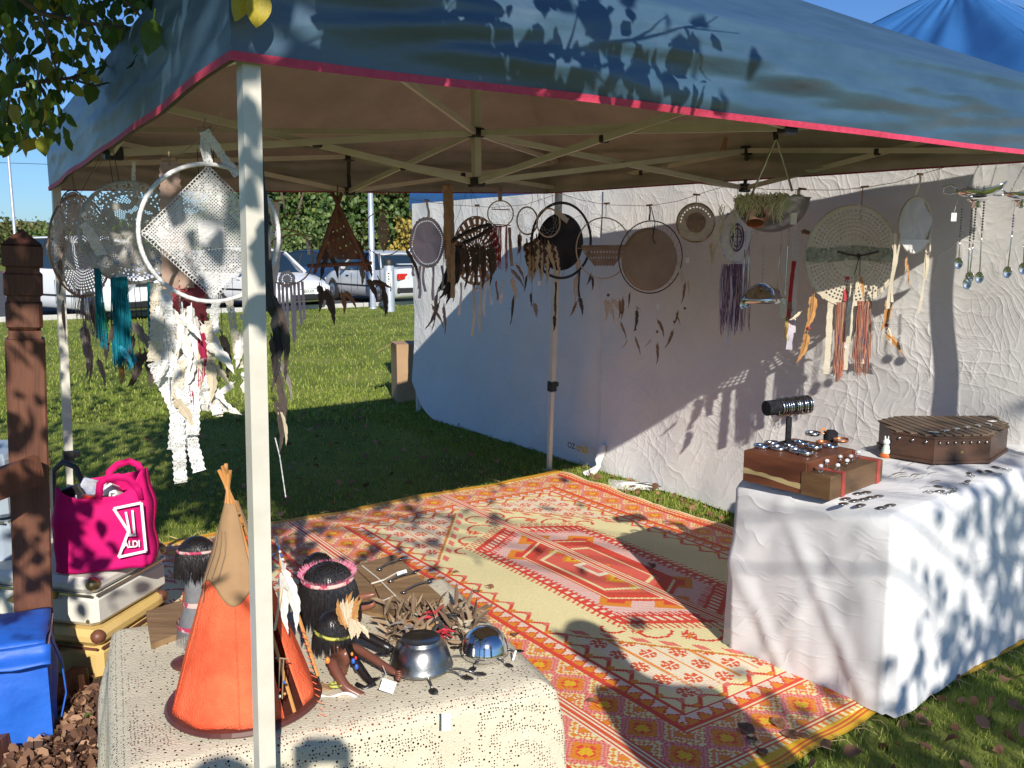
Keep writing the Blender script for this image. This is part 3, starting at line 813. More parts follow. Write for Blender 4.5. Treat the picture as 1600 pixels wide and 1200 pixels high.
# suitcases
def suitcase(name, near, far, wdir_len, z0, h, mat, edge, label, corner=None, straps=True):
    d = (far-near); d.z = 0; L_ = d.length; d.normalize(); w = Vector((-d.y, d.x, 0))
    if w.x > 0: w = -w
    c = near + d*L_/2 + w*wdir_len/2
    o = empty(name, (c.x, c.y, z0), math.atan2(-w.y, -w.x), label, 'suitcase')
    W = wdir_len
    MB().box((0, 0, h*.34), (W, L_, h*.64), bev=.02).build('base', mat, o)
    MB().box((0, 0, h*.84), (W, L_, h*.31), bev=.02).build('lid', mat, o)
    for zz in (h*.672,):
        t = MB()
        t.box((0, -L_/2-.002, zz), (W-.02, .006, .008)); t.box((W/2+.002, 0, zz), (.006, L_-.02, .008)); t.box((-W/2-.002, 0, zz), (.006, L_-.02, .008)); t.box((0, L_/2+.002, zz), (W-.02, .006, .008))
        t.build('trim', edge, o)['kind'] = 'stuff'
    for x in (-.13, .13):
        MB().box((x, -L_/2-.008, h*.66), (.038, .014, .034), bev=.004).build('latch', corner or edge, o)
    MB().tube([(-.05, -L_/2-.005, h*.5), (-.045, -L_/2-.03, h*.5), (.045, -L_/2-.03, h*.5), (.05, -L_/2-.005, h*.5)], .007, 6).build('handle', corner or edge, o)
    for sx in (-1, 1):
        for sy in (-1, 1):
            MB().ball((sx*(W/2-.018), sy*(L_/2-.018), h*.88), .026, 10, 6, (1.05, 1.05, 1.0)).build('corner_guard', corner or edge, o, smooth=True)
            MB().ball((sx*(W/2-.035), -L_/2-.001 if sy < 0 else L_/2+.001, h*.16), .008, 6, 4).build('stud', corner or edge, o)
    return o
m_white_case = M('white_vinyl', (.66, .64, .56), (.72, .70, .62), scale=3, rough=.45, bump=.1, bscale=90)
m_tan_case = M('tan_vinyl', (.58, .40, .13), (.66, .47, .18), scale=3, rough=.55, bump=.1, bscale=60)
m_brown = M('brown_leather', (.14, .05, .03), (.20, .08, .045), scale=8, rough=.45, bump=.1)
m_brass = M('old_brass', (.35, .27, .12), rough=.35, metal=.8)
n1 = G(160, 1068, 0); n1b = n1 + Vector((.09, .42, 0))
suitcase('suitcase', n1, n1b, .62, .0, .195, m_tan_case, m_brown, 'tan suitcase with brown corner guards, bottom of the pair by the post', m_brown)
n2 = n1 + Vector((-.015, .02, 0)); n2b = n2 + Vector((.10, .42, 0))
suitcase('suitcase', n2, n2b, .60, .197, .19, m_white_case, M('chrome_trim', (.5, .5, .45), rough=.25, metal=.9), 'white hard suitcase stacked on the tan one, holding up the pink bag', m_brass)
m_bluegrey = M('bluegrey_vinyl', (.30, .36, .43), (.36, .42, .48), scale=4, rough=.4, bump=.1)
n3 = Vector((-1.93, 3.30, 0)); suitcase('suitcase', n3, n3 + Vector((.03, .30, 0)), .5, 0, .80, m_bluegrey, M('chrome_trim', (.5, .5, .45)), 'tall pale blue-grey case standing behind the brown post', m_brass)
# pink shopping bag
m_pink = M('pink_nonwoven', (.62, .006, .14), (.72, .012, .19), scale=4, rough=.75, bump=.3, bscale=14, spec=.2, trans=.08)
bz = .395
pc = G(150, 893, bz)
pbag = empty('shopping_bag', (pc.x, pc.y+.10, bz), math.radians(14), 'bright pink shopping bag with white logo resting on the white suitcase', 'bag')
def pbfn(a, b, w=.34, d=.19, h=.33):
    ang = 2*PI*a; ca, sa = math.cos(ang), math.sin(ang)
    sq = lambda c: math.copysign(abs(c)**.45, c)
    k = 1 - .10*b + .06*math.sin(PI*b)
    z = h*b*(1 + .10*ca) - .02*b*b*(1+math.sin(ang*3)) + .018*math.sin(ang*2+1)*b**3 - (.035 if b > .9 else 0)*0
    o = .012*nz(ca*2, sa*2, b*4)
    return (sq(ca)*(w/2+o)*k, sq(sa)*(d/2+o)*k, z)
MB().grid(pbfn, 64, 24).build('body', m_pink, pbag, smooth=True, solid=.003)
for y, lean_ in ((-.085, -.02), (.085, .03)):
    MB().ribbon([(.0, y, .27), (.01, y+lean_*.3, .33), (.035, y+lean_, .350), (.075, y+lean_*1.5, .358), (.11, y+lean_, .345), (.135, y, .30), (.14, y, .26)], .026, nrm=(0, 1, 0)).build('handle', m_pink, pbag, smooth=True, solid=.003)
m_wht = M('white_print', (.8, .8, .8), rough=.6); m_lbl = M('white_paper', (.78, .78, .76), rough=.7)
lg = MB()
sp_ = [(.055, .24), (.15, .255), (.155, .07), (.06, .055), (.10, .15)]
def strip(mb, a, b, w, y): mb.beam((a[0], y, a[1]), (b[0], y, b[1]), .0025, w, up=(0, 0, 1)) if abs(a[0]-b[0]) > .01 else mb.box(((a[0]+b[0])/2, y, (a[1]+b[1])/2), (w, .0025, abs(a[1]-b[1])))
lgp = empty('logo', (0, 0, 0)); lgp.parent = pbag
for a, b in ((0, 1), (1, 2), (2, 3), (3, 4), (4, 0)):
    A, B = Vector((sp_[a][0], -.117, sp_[a][1])), Vector((sp_[b][0], -.117, sp_[b][1]))
    dd = (B-A).normalized(); pp = Vector((-dd.z, 0, dd.x))*.005
    MB().quad(A-pp, B-pp, B+pp, A+pp).build('logo_stroke', m_wht, lgp, solid=.001)
for (x0, z0, x1, z1) in ((.095, .225, .105, .135), (.118, .23, .12, .135), (.095, .135, .125, .135)):
    A, B = Vector((x0, -.118, z0)), Vector((x1, -.118, z1)); dd = (B-A).normalized(); pp = Vector((-dd.z, 0, dd.x))*.004
    MB().quad(A-pp, B-pp, B+pp, A+pp).build('logo_stroke', m_wht, lgp, solid=.001)
text_obj('ALDI', .036, m_wht, pbag, (.108, -.1185, .10), (PI/2, 0, 0), sx=.75, bold=.001)
mags = [((-.05, 0, .27), (.09, .012, .12), .5, M('magazine_white', (.7, .72, .75), (.25, .3, .5), scale=22, rough=.4)), ((-.09, -.01, .26), (.08, .02, .10), -.4, C_BLACK),
        ((-.02, -.03, .245), (.10, .03, .05), .2, M('red_beads', (.5, .02, .02), (.08, .01, .01), scale=60, rough=.3)), ((.03, .02, .26), (.06, .06, .05), .9, m_lbl)]
for c, s_, a_, mm in mags: MB().box(c, s_, RY(a_) @ RZ(a_), bev=.004).build('item_inside', mm, pbag)
for k in range(9):
    x = -.07+.018*k
    MB().tube([(x, -.05, .25), (x+.02*math.sin(k), -.03, .275), (x+.03*math.cos(k*2), 0, .26)], .0022, 4).build('wire_trinket', M('wire_silver', (.6, .6, .6), rough=.25, metal=1), pbag)
# black looped handle poking up behind the bag
hp = [P(82, 770, 3.45), P(84, 735, 3.45), P(98, 722, 3.45), P(118, 730, 3.45), P(132, 760, 3.45), P(134, 900, 3.45)]
tag(MB().tube([Vector((hp[0].x, hp[0].y, 0))] + hp + [Vector((hp[-1].x, hp[-1].y, 0))], .012, 8).build('trolley_handle', M('grey_rubber', (.05, .055, .06), rough=.5), smooth=True), 'grey looped trolley handle rising behind the pink bag', 'trolley')
cbx = P(638, 565, 9.2)
bx1 = MB().box((cbx.x-.02, 9.2, .30), (.26, .35, .60), RZ(.3)); o = bx1.build('cardboard_box', M('cardboard', (.36, .22, .12), (.42, .27, .15), scale=5, rough=.85))
tag(o, 'brown cardboard box standing at the left end of the white wall', 'box')
MB().quad((cbx.x-.16, 9.0, .60), (cbx.x-.30, 8.95, .52), (cbx.x-.28, 9.2, .52), (cbx.x-.16, 9.3, .60)).build('flap', MATS['cardboard'], o, solid=.004)

# ------------------------------------------------------------------ things on the low table
ZT = .407
TPC = G(383, 1094, ZT)
tp = empty('toy_teepee', TPC, 0, 'toy teepee of orange cloth and tan suede behind the front gazebo pole', 'toy teepee')
m_org = M('orange_felt', (.74, .10, .045), (.88, .18, .08), scale=7, rough=.95, spec=.05, bump=.5, bscale=190)
m_tan = M('tan_suede', (.30, .18, .095), (.38, .24, .13), scale=6, rough=.95, spec=.05, bump=.25, bscale=14)
m_base = M('brown_base', (.085, .025, .02), (.12, .04, .03), scale=6, rough=.35)
MB().lathe([(0, 0), (.19, 0), (.198, .008), (.192, .016), (.18, .018), (0, .016)], (0, 0, 0), 48, 1.0, 1.0).build('base', m_base, tp, smooth=False)
apx = Vector((-.01, 0, .535)); Rb = .178
def cone_pt(ang, t, off=0.0, n=10):
    fac = 1 + .018*math.cos(n*ang)*(1-t) + .03*nz(ang*2, t*3, 2) + .012*nz(ang*7, t*5, 4)
    r = (Rb*(1-t) + .012*t)*fac + off
    return Vector((r*math.cos(ang)+apx.x*t, r*math.sin(ang)+apx.y*t, .018+(apx.z-.018)*t))
A0, A1 = math.radians(-20), math.radians(318)
MB().grid(lambda a, b: cone_pt(A0+(A1-A0)*a, b*.80 + .0*a), 110, 30).build('orange_cover', m_org, tp, smooth=True, solid=.002)
for a in (-2.55, -1.35, -.75):
    MB().tube([cone_pt(a, t*.078, .0015) for t in range(11)], .0016, 5).build('seam', m_org, tp, smooth=True)
hm = MB()
for k in range(150):
    a = A0+(A1-A0)*k/150; p = cone_pt(a, .0, .001); hm.tube([p, p + Vector((rnd.uniform(-.002, .002), rnd.uniform(-.002, .002), -rnd.uniform(.001, .005)))], .0008, 3, cap=False)
hm.build('ragged_hem', m_org, tp)['kind'] = 'stuff'
def tanlow(a): return .59 + .055*math.sin(a*PI*6+.4) + .05*nz(a*9, 0, 0)
MB().grid(lambda a, b: cone_pt(A0+(A1-A0)*a, tanlow(a)+(1.0-tanlow(a))*b, .004), 110, 22).build('suede_top', m_tan, tp, smooth=True, solid=.002)
m_cane = M('cane', (.50, .22, .06), (.58, .28, .09), scale=6, rough=.4)
for k in range(6):
    a = 2*PI*k/6+.5
    MB().tube([cone_pt(a, .0, -.006), cone_pt(a, .9, -.006), apx + Vector((-.014*math.cos(a)-.014, -.012*math.sin(a), .085+.012*math.sin(k*2)))], .0048, 6).build('pole', m_cane, tp)
MB().torus((apx.x, apx.y, .508), .019, .019, .006, 20, 6, axis='z').build('binding', m_tan, tp)
MB().torus((apx.x, apx.y, .475), .024, .024, .005, 20, 6, axis='z').build('binding', m_tan, tp)
m_cord = M('leather_cord', (.30, .20, .12), rough=.8)
for a, L_ in ((-2.3, .40), (-2.0, .33), (-1.75, .3)):
    pts = [cone_pt(a+.10*math.sin(j*1.1), .88-.055*j, .012) for j in range(int(L_*18))]
    MB().tube(pts, .0016, 4).build('thong', m_cord, tp)
# door side sticks, feathers and beads at right of the pole
k2 = mpp(450, 950, 2.1)
def onTP(px, py, d): return P(px, py, d) - TPC
MB().tube([onTP(433, 862, 2.12), onTP(497, 1056, 2.06)], .0045, 6).build('door_stick', m_cane, tp)
MB().tube([onTP(441, 918, 2.10), onTP(429, 985, 2.06)], .003, 6).build('door_stick', M('pale_stick', (.6, .48, .3), rough=.6), tp)
fr = MB()
for k in range(14):
    y = 985+k*10; x = 470+ k*2.3
    fr.tube([onTP(x, y, 2.05), onTP(x+8+2*math.sin(k*3), y+4, 2.05)], .0009, 3)
fr.build('frayed_edge', m_org, tp)['kind'] = 'stuff'
for x in (437, 443):
    MB().tube([onTP(x, 1030, 2.015), onTP(x-2, 1092, 2.00)], .0016, 4).build('thong', m_cord, tp)
MB().tube([onTP(430, 1028, 2.02), onTP(452, 1030, 2.02)], .002, 4).build('toggle', m_cord, tp)
m_beadr = M('red_bead', (.6, .03, .02), rough=.25); m_beadb = M('blue_bead', (.03, .12, .5), rough=.25); m_beadw = M('white_bead', (.75, .72, .65), rough=.3)
for (x, y, mm) in ((436, 1078, m_beadr), (444, 1066, m_beadb), (437, 1088, m_beadw), (445, 1084, m_cane)):
    MB().ball(onTP(x, y, 1.998), .0038, 8, 5).build('bead', mm, tp, smooth=True)
# feathers generic --------------------------------------------------
def feather_mesh(name, mat, bend=.12, w=.16):
    mb = MB(); n = 15
    for sgn in (-1, 1):
        b = len(mb.v)
        for i in range(n+1):
            t = i/n; x0 = bend*math.sin(t*PI*.8); z = -t
            ww = w*(math.sin(PI*min(1, (t+.05)**.75))**.7)*(1-.3*t) if 0.1 < t < .995 else .012
            jag = 1 - .30*((i*7+(3 if sgn > 0 else 0)) % 5 == 0) - .10*(i % 2)
            mb.v.append((x0, 0, z)); mb.v.append((x0+sgn*ww*jag*.5, .03*math.sin(t*5)+.02, z-.05*t-.03))
        for i in range(n): mb.f.append((b+2*i, b+2*i+1, b+2*i+3, b+2*i+2))
    mb.tube([(bend*math.sin(t/8*PI*.8), -.002, -t/8) for t in range(9)], .012, 4)
    return mb.mesh(name, mat)
FM = {}
def fmat(key):
    D = {'white': ((.76, .74, .70), (.66, .63, .58)), 'cream': ((.62, .54, .40), (.50, .40, .26)), 'brown': ((.16, .08, .045), (.32, .18, .09)), 'dark': ((.035, .026, .022), (.09, .06, .045)),
         'black': ((.012, .012, .013), (.03, .028, .03)), 'barred': ((.07, .045, .03), (.50, .40, .28)), 'orange': ((.34, .15, .04), (.52, .27, .09)), 'blue': ((.01, .18, .30), (.02, .35, .45)),
         'grey': ((.16, .13, .12), (.28, .24, .21)), 'pale': ((.66, .58, .50), (.45, .34, .26))}
    a, b = D[key]
    if key == 'barred': return M('feather_barred', a, b, scale=5, rough=.8, kind='wave', stretch=(.3, .3, 1.4), lo=.45, hi=.55)
    return M('feather_'+key, a, b, scale=7, rough=.75, stretch=(1, 1, .5), sheen=.2)
def feather(root, x, z, L_, key='brown', ang=0.0, y=0.0, w=.16, bend=.12, yaw=0.0):
    kk = (key, w, bend)
    if kk not in FM: FM[kk] = feather_mesh('feather', fmat(key), bend, w)
    o = bpy.data.objects.new('feather', FM[kk]); COL.objects.link(o); o.parent = root
    o.location = (x, y, z); o.scale = (L_, L_, L_); o.rotation_euler = (0, ang, yaw)
    return o
MB().tube([onTP(431, 838, 2.13), onTP(447, 905, 2.1)], .003, 5).build('door_stick', M('clear_wrap', (.5, .5, .5), rough=.2), tp)
for k in range(5): MB().ball(onTP(433+k*2.2, 850+k*6, 2.10), .0036, 6, 4).build('bead', m_beadb if k % 2 else m_beadw, tp)
q = onTP(440, 890, 2.08); feather(tp, q.x, q.z, .15, 'white', -.12, q.y, w=.24)
q = onTP(446, 880, 2.10); feather(tp, q.x, q.z, .17, 'white', -.06, q.y, w=.22, bend=-.1)

# skin figures ------------------------------------------------------
def skin_body(name, joints, edges, mat, parent, root=None, sub=1):
    names = list(joints); me = bpy.data.meshes.new(name)
    me.from_pydata([tuple(joints[n][0]) for n in names], [(names.index(a), names.index(b)) for a, b in edges], []); me.update()
    o = link(name, me, mat, parent)
    bpy.context.view_layer.objects.active = o
    md = o.modifiers.new('skin', 'SKIN'); md.use_smooth_shade = True
    for i, n in enumerate(names):
        r = joints[n][1]; r = r if isinstance(r, tuple) else (r, r)
        me.skin_vertices[0].data[i].radius = r
        me.skin_vertices[0].data[i].use_root = (n == (root or names[0]))
    sb = o.modifiers.new('sub', 'SUBSURF'); sb.levels = sub; sb.render_levels = sub
    dg = bpy.context.evaluated_depsgraph_get(); m2 = bpy.data.meshes.new_from_object(o.evaluated_get(dg))
    o.modifiers.clear(); o.data = m2; m2.name = name
    return o
def hair_mat(): return M('black_hair', (.006, .005, .006), (.018, .014, .014), scale=30, rough=.32, stretch=(9, 9, .6), bump=.15, bscale=30, spec=.6)
def strands(mb, roots, lens, r=.0016, drop=1.0, n=5, amp=.0035, out=None):
    for i, (p, d) in enumerate(roots):
        L_ = lens[i % len(lens)]; pts = []
        q = Vector(p); dr = Vector(d)
        for j in range(n):
            pts.append(q.copy()); q = q + dr*(L_/n); dr = (dr*(1-.45*drop) + Vector((amp*3*rnd.uniform(-1, 1), amp*3*rnd.uniform(-1, 1), -.5*drop))).normalized()
        mb.tube(pts, [r, r*1.1, r, r*.8, r*.3][:n], 3, cap=False)
def hair_strands(root, c, rad, n, lens, name='hair', drop=1.0, cone=None, r=.0016, mat=None):
    mb = MB(); roots = []
    for i in range(n):
        z = rnd.uniform(-.15, 1); a = rnd.uniform(0, 2*PI); s = math.sqrt(1-min(1, z*z))
        v = Vector((s*math.cos(a), s*math.sin(a), z))
        if cone and v.dot(cone[0]) < cone[1]: continue
        roots.append((c + Vector((v.x*rad[0], v.y*rad[1], v.z*rad[2])), (Vector((v.x, v.y, 0))*.35 + Vector((0, 0, -.75))).normalized()))
    strands(mb, roots, lens, drop=drop, r=r)
    o = mb.build(name, mat or hair_mat(), root); o['kind'] = 'stuff'; return o
m_skin = M('doll_skin', (.20, .075, .045), (.25, .10, .06), scale=6, rough=.35, spec=.5)
m_skin2 = M('doll_skin_dark', (.14, .05, .035), (.18, .07, .045), scale=6, rough=.32, spec=.5)
m_greyd = M('grey_leatherette', (.13, .13, .14), (.20, .20, .21), scale=12, rough=.8, bump=.3, bscale=40)
m_band = M('woven_band', (.42, .04, .10), (.65, .45, .40), scale=38, rough=.8, lo=.48, hi=.52)
m_bandg = M('olive_band', (.10, .10, .02), (.45, .45, .08), scale=60, rough=.6, lo=.48, hi=.52)
def face(root, c, f, up, s, mat):
    """simple doll face: eyes, nose, mouth on the head at c, looking along f"""
    f = f.normalized(); r = f.cross(up).normalized(); u = r.cross(f)
    for sg in (-1, 1):
        MB().ball(c + f*s*.93 + r*sg*s*.36 + u*s*.05, s*.12, 8, 5).build('eye', C_BLACK, root, smooth=True)
    MB().ball(c + f*s*1.0 - u*s*.12, s*.10, 8, 5).build('nose', mat, root, smooth=True)
    MB().ball(c + f*s*.95 - u*s*.38, s*.13, 8, 4, (1, .5, .35)).build('mouth', M('lip_red', (.4, .04, .04), rough=.4), root, smooth=True)
# standing doll seen from behind
DC = G(303, 1036, ZT); DC.z = ZT
dl = empty('doll', DC, 0, 'standing dark-haired doll in grey fringed dress, back turned, behind the teepee', 'doll')
kd_ = mpp(310, 930, DC.y)
def dj(px, py, dy=0.0): return Vector(((px-303)*kd_*1.0, dy, (1036-py)*kd_*1.04))
J = {'hip': (dj(313, 975), .024), 'chest': (dj(315, 925), .026), 'neck': (dj(316, 898), .012), 'head': (dj(317, 872), .033), 'crown': (dj(317, 852), .022),
     'shl': (dj(300, 915), .012), 'ell': (dj(294, 945), .010), 'hal': (dj(292, 972, -.01), .008), 'shr': (dj(331, 915), .012), 'elr': (dj(337, 945), .010), 'har': (dj(338, 972, -.01), .008),
     'kl': (dj(304, 1005), .013), 'al': (dj(303, 1028), .009), 'fl': (dj(303, 1032, -.02), .009), 'kr': (dj(323, 1005), .013), 'ar': (dj(323, 1028), .009), 'fr': (dj(323, 1032, -.02), .009)}
E = [('hip', 'chest'), ('chest', 'neck'), ('neck', 'head'), ('head', 'crown'), ('chest', 'shl'), ('shl', 'ell'), ('ell', 'hal'), ('chest', 'shr'), ('shr', 'elr'), ('elr', 'har'), ('hip', 'kl'), ('kl', 'al'), ('al', 'fl'), ('hip', 'kr'), ('kr', 'ar'), ('ar', 'fr')]
skin_body('body', J, E, m_skin, dl)
face(dl, dj(317, 868), Vector((.2, 1, 0)), Vector((0, 0, 1)), .034, m_skin)
pr = [(.014, 1.0), (.026, .93), (.032, .80), (.030, .62), (.036, .45), (.045, .25), (.055, .05), (.056, 0)]
z0, z1 = dj(0, 980).z, dj(0, 895).z
cx = dj(316, 0).x
MB().lathe([(r*1.1, z0+(z1-z0)*t) for r, t in pr], (cx, 0, 0), 30).build('dress', m_greyd, dl, smooth=True)
for zt, rr in ((.10, .060), (.50, .040)):
    MB().lathe([(rr+.001, z0+(z1-z0)*(zt-.03)), (rr+.002, z0+(z1-z0)*(zt+.06))], (cx, 0, 0), 30).build('woven_trim', m_band, dl, smooth=True)
fb = MB()
for k in range(56):
    a = 2*PI*k/56; r = .061
    fb.ribbon([(cx+r*math.cos(a), r*math.sin(a), z0+.004), (cx+(r+.006)*math.cos(a+.05), (r+.006)*math.sin(a+.05), z0-.028-.012*rnd.random())], [.006, .003], nrm=(math.cos(a), math.sin(a), 0))
fb.build('fringe', m_greyd, dl)['kind'] = 'stuff'
hc = dj(317, 862); MB().ball(hc, .047, 18, 10, (1.08, 1, 1.05)).build('hair', hair_mat(), dl, smooth=True)
hair_strands(dl, hc, (.05, .047, .048), 900, [.06, .075, .085], 'hair_strands')
MB().torus(hc + Vector((0, 0, .008)), .050, .047, .0045, 30, 6, axis='z', rot=RX(-.15)).build('headband', m_band, dl, smooth=True)
MB().lathe([(0, 0), (.055, 0), (.058, .006), (.045, .012), (.02, .014), (.012, .03), (.0, .03)], (dj(300, 0).x, 0, 0), 26).build('stand', m_base, dl, smooth=True)
# big-haired doll with pink fur headband, sitting behind
HC = P(512, 905, 2.62); hb_floor = Vector((HC.x, HC.y, ZT))
d2 = empty('doll', hb_floor, 0, 'sitting doll with long black hair and pink fur headband, seen from behind', 'doll')
kq = mpp(512, 905, 2.62)
def q2(px, py, dy=0.0): return Vector(((px-512)*kq, dy, HC.z-ZT-(py-905)*kq))
J = {'hip': (Vector((0, 0, .035)), .04), 'chest': (Vector((0, .01, .10)), .036), 'neck': (Vector((0, .01, .15)), .016), 'head': (q2(512, 912), .045),
     'shl': (Vector((-.045, .01, .125)), .016), 'ell': (Vector((-.06, .05, .09)), .013), 'hal': (Vector((-.05, .10, .09)), .011),
     'shr': (Vector((.045, 0, .125)), .016), 'elr': (Vector((.075, .01, .10)), .013), 'har': (Vector((.125, .01, .11)), .011), 'fgr': (Vector((.145, .01, .115)), .006),
     'kl': (Vector((-.03, .12, .03)), .018), 'al': (Vector((-.03, .20, .02)), .012), 'kr': (Vector((.05, .10, .03)), .018), 'ar': (Vector((.10, .14, .02)), .012), 'fr': (Vector((.12, .15, .03)), .012)}
E = [('hip', 'chest'), ('chest', 'neck'), ('neck', 'head'), ('chest', 'shl'), ('shl', 'ell'), ('ell', 'hal'), ('chest', 'shr'), ('shr', 'elr'), ('elr', 'har'), ('har', 'fgr'), ('hip', 'kl'), ('kl', 'al'), ('hip', 'kr'), ('kr', 'ar'), ('ar', 'fr')]
skin_body('body', J, E, m_skin, d2)
face(d2, q2(512, 912), Vector((.1, 1, -.1)), Vector((0, 0, 1)), .05, m_skin)
hc = q2(512, 908)
MB().ball(hc, .064, 20, 12, (1.15, 1.1, .9)).build('hair', hair_mat(), d2, smooth=True)
hair_strands(d2, hc, (.074, .07, .058), 1500, [.11, .14, .16], 'hair_strands', r=.0022)
MB().torus(hc + Vector((0, 0, .012)), .074, .070, .008, 40, 6, axis='z', rot=RX(.10)).build('headband', m_band, d2, smooth=True)
fz = MB()
for k in range(220):
    a = 2*PI*k/220; c = hc + Vector((.077*math.cos(a), .073*math.sin(a), .020)); c.z += -.10*.073*math.sin(a)*-1
    fz.tube([c, c + Vector((.012*math.cos(a)+rnd.uniform(-.003, .003), .012*math.sin(a), .010+rnd.uniform(0, .006)))], [.0016, .0005], 3, cap=False)
fz.build('pink_fur', M('pink_fur', (.45, .06, .16), (.62, .30, .38), island=True, rough=.9), d2)['kind'] = 'stuff'
# small dark head behind
SH = P(497, 884, 2.82)
d3 = empty('doll', (SH.x, SH.y, ZT), 0, 'small black-haired doll almost hidden behind the pink-banded one', 'doll')
J = {'hip': (Vector((0, 0, .03)), .03), 'chest': (Vector((0, 0, .10)), .028), 'neck': (Vector((0, 0, .14)), .012), 'head': (Vector((0, 0, SH.z-ZT)), .033), 'shl': (Vector((-.04, 0, .12)), .012), 'hal': (Vector((-.05, .02, .04)), .01), 'shr': (Vector((.04, 0, .12)), .012), 'har': (Vector((.05, .02, .04)), .01),
     'kl': (Vector((-.025, -.07, .02)), .014), 'kr': (Vector((.025, -.07, .02)), .014)}
skin_body('body', J, [('hip', 'chest'), ('chest', 'neck'), ('neck', 'head'), ('chest', 'shl'), ('shl', 'hal'), ('chest', 'shr'), ('shr', 'har'), ('hip', 'kl'), ('hip', 'kr')], m_skin, d3)
MB().ball(Vector((0, 0, SH.z-ZT)), .045, 16, 10).build('hair', hair_mat(), d3, smooth=True)
hair_strands(d3, Vector((0, 0, SH.z-ZT)), (.048, .046, .044), 300, [.08, .1], 'hair_strands')
# front doll leaning forward, limbs toward the viewer
FD = G(545, 1080, ZT)
d4 = empty('doll', FD, 0, 'sitting doll leaning sideways with orange feather headdress, braids and price tag', 'doll')
def q4(px, py, d): return P(px, py, d) - FD
D0 = FD.y
J = {'hip': (q4(528, 1068, D0+.10), .030), 'chest': (q4(530, 1035, D0+.13), .028), 'neck': (q4(528, 1012, D0+.14), .014), 'head': (q4(522, 985, D0+.15), .035),
     'shr': (q4(552, 1010, D0+.12), .014), 'elr': (q4(585, 1030, D0+.06), .012), 'har': (q4(612, 1048, D0+.03), .010), 'fgr': (q4(620, 1053, D0+.02), .006),
     'shl': (q4(518, 1036, D0+.04), .015), 'ell': (q4(540, 1075, D0), .015), 'hal': (q4(578, 1094, D0-.01), .012), 'fgl': (q4(592, 1092, D0-.01), .008),
     'kr': (q4(570, 1085, D0+.06), .018), 'ar': (q4(608, 1082, D0+.04), .014), 'fr': (q4(632, 1080, D0+.04), .013),
     'kl': (q4(545, 1102, D0+.0), .018), 'al': (q4(595, 1100, D0-.02), .014), 'fl': (q4(612, 1094, D0-.02), .012)}
E = [('hip', 'chest'), ('chest', 'neck'), ('neck', 'head'), ('chest', 'shr'), ('shr', 'elr'), ('elr', 'har'), ('har', 'fgr'), ('chest', 'shl'), ('shl', 'ell'), ('ell', 'hal'), ('hal', 'fgl'), ('hip', 'kr'), ('kr', 'ar'), ('ar', 'fr'), ('hip', 'kl'), ('kl', 'al'), ('al', 'fl')]
skin_body('body', J, E, m_skin2, d4, sub=2)
hf = q4(522, 985, D0+.15); face(d4, hf, Vector((.9, -.3, -.5)), Vector((.2, 0, 1)), .038, m_skin2)
for nm, (bx, by, bd, angs) in {'r': (620, 1053, D0+.02, 0), 'l': (592, 1092, D0-.01, 0)}.items():
    for k in range(5):
        a = q4(bx-2, by-2+k*2.2, bd); b = q4(bx+9-abs(k-2)*1.5, by-4+k*4.0, bd-.004)
        MB().tube([a, (a+b)/2 + Vector((0, 0, .002)), b], [.0035, .0032, .002], 5).build('finger', m_skin2, d4, smooth=True)
MB().ball(hf + Vector((-.006, .01, .006)), .045, 20, 12, (1, 1, 1.05)).build('hair', hair_mat(), d4, smooth=True)
hair_strands(d4, hf + Vector((-.006, .01, .004)), (.047, .047, .046), 800, [.05, .07, .085], 'hair_strands')
MB().torus(hf + Vector((-.004, .005, -.006)), .049, .048, .0055, 30, 6, axis='z', rot=RY(.18)).build('headband', m_bandg, d4, smooth=True)
for pts in ([(545, 1010, .11), (556, 1035, .08), (572, 1058, .05), (582, 1070, .03), (570, 1078, .02), (556, 1068, .03)], [(548, 985, .13), (575, 995, .12), (600, 1008, .10), (612, 1016, .09)]):
    MB().tube([q4(x, y, D0+dd) for x, y, dd in pts], [.011, .013, .012, .012, .011, .006][:len(pts)], 8).build('braid', hair_mat(), d4, smooth=True)
for k in range(16):
    a = rnd.uniform(-.5, .55); q = q4(548+rnd.uniform(-8, 8), 975+rnd.uniform(-6, 10), D0+.11+rnd.uniform(-.01, .01))
    feather(d4, q.x, q.z, rnd.uniform(.055, .085), 'orange' if k % 3 else 'cream', PI+a+.15, q.y, w=.30)
for k in range(12):
    q = q4(552+rnd.uniform(-8, 8), 968+rnd.uniform(-6, 10), D0+.10)
    feather(d4, q.x, q.z, rnd.uniform(.03, .055), 'cream', rnd.uniform(-.6, .6), q.y, w=.4)
dw = MB().grid(lambda a, b: q4(482+112*a+8*b, 1068+26*a*1.1+ (12-8*a)*b + 3*math.sin(a*9), D0+.05-.08*b) + Vector((0, 0, .006*math.sin(a*11+b*3))), 22, 8)
dw.build('white_skirt', M('white_satin', (.76, .72, .66), (.82, .80, .76), scale=8, rough=.5), d4, smooth=True, solid=.006)
MB().box(q4(510, 1075, D0+.02), (.05, .03, .01), RY(.3), bev=.003).build('tan_cuff', m_tan, d4)
MB().torus(q4(525, 1070, D0+.0), .017, .012, .004, 18, 5, axis='z').build('cuff', m_bandg, d4)
for (x, y, mm, s_) in ((512, 1032, M('orange_bead', (.75, .25, .05), rough=.3), .007), (552, 1033, m_beadb, .006), (557, 1042, m_beadb, .006), (556, 1028, m_beadr, .004), (550, 1022, M('orange_bead', (.75, .25, .05)), .004)):
    MB().ball(q4(x, y, D0+.02), s_, 8, 5, (1, 1, 1.4)).build('bead', mm, d4, smooth=True)
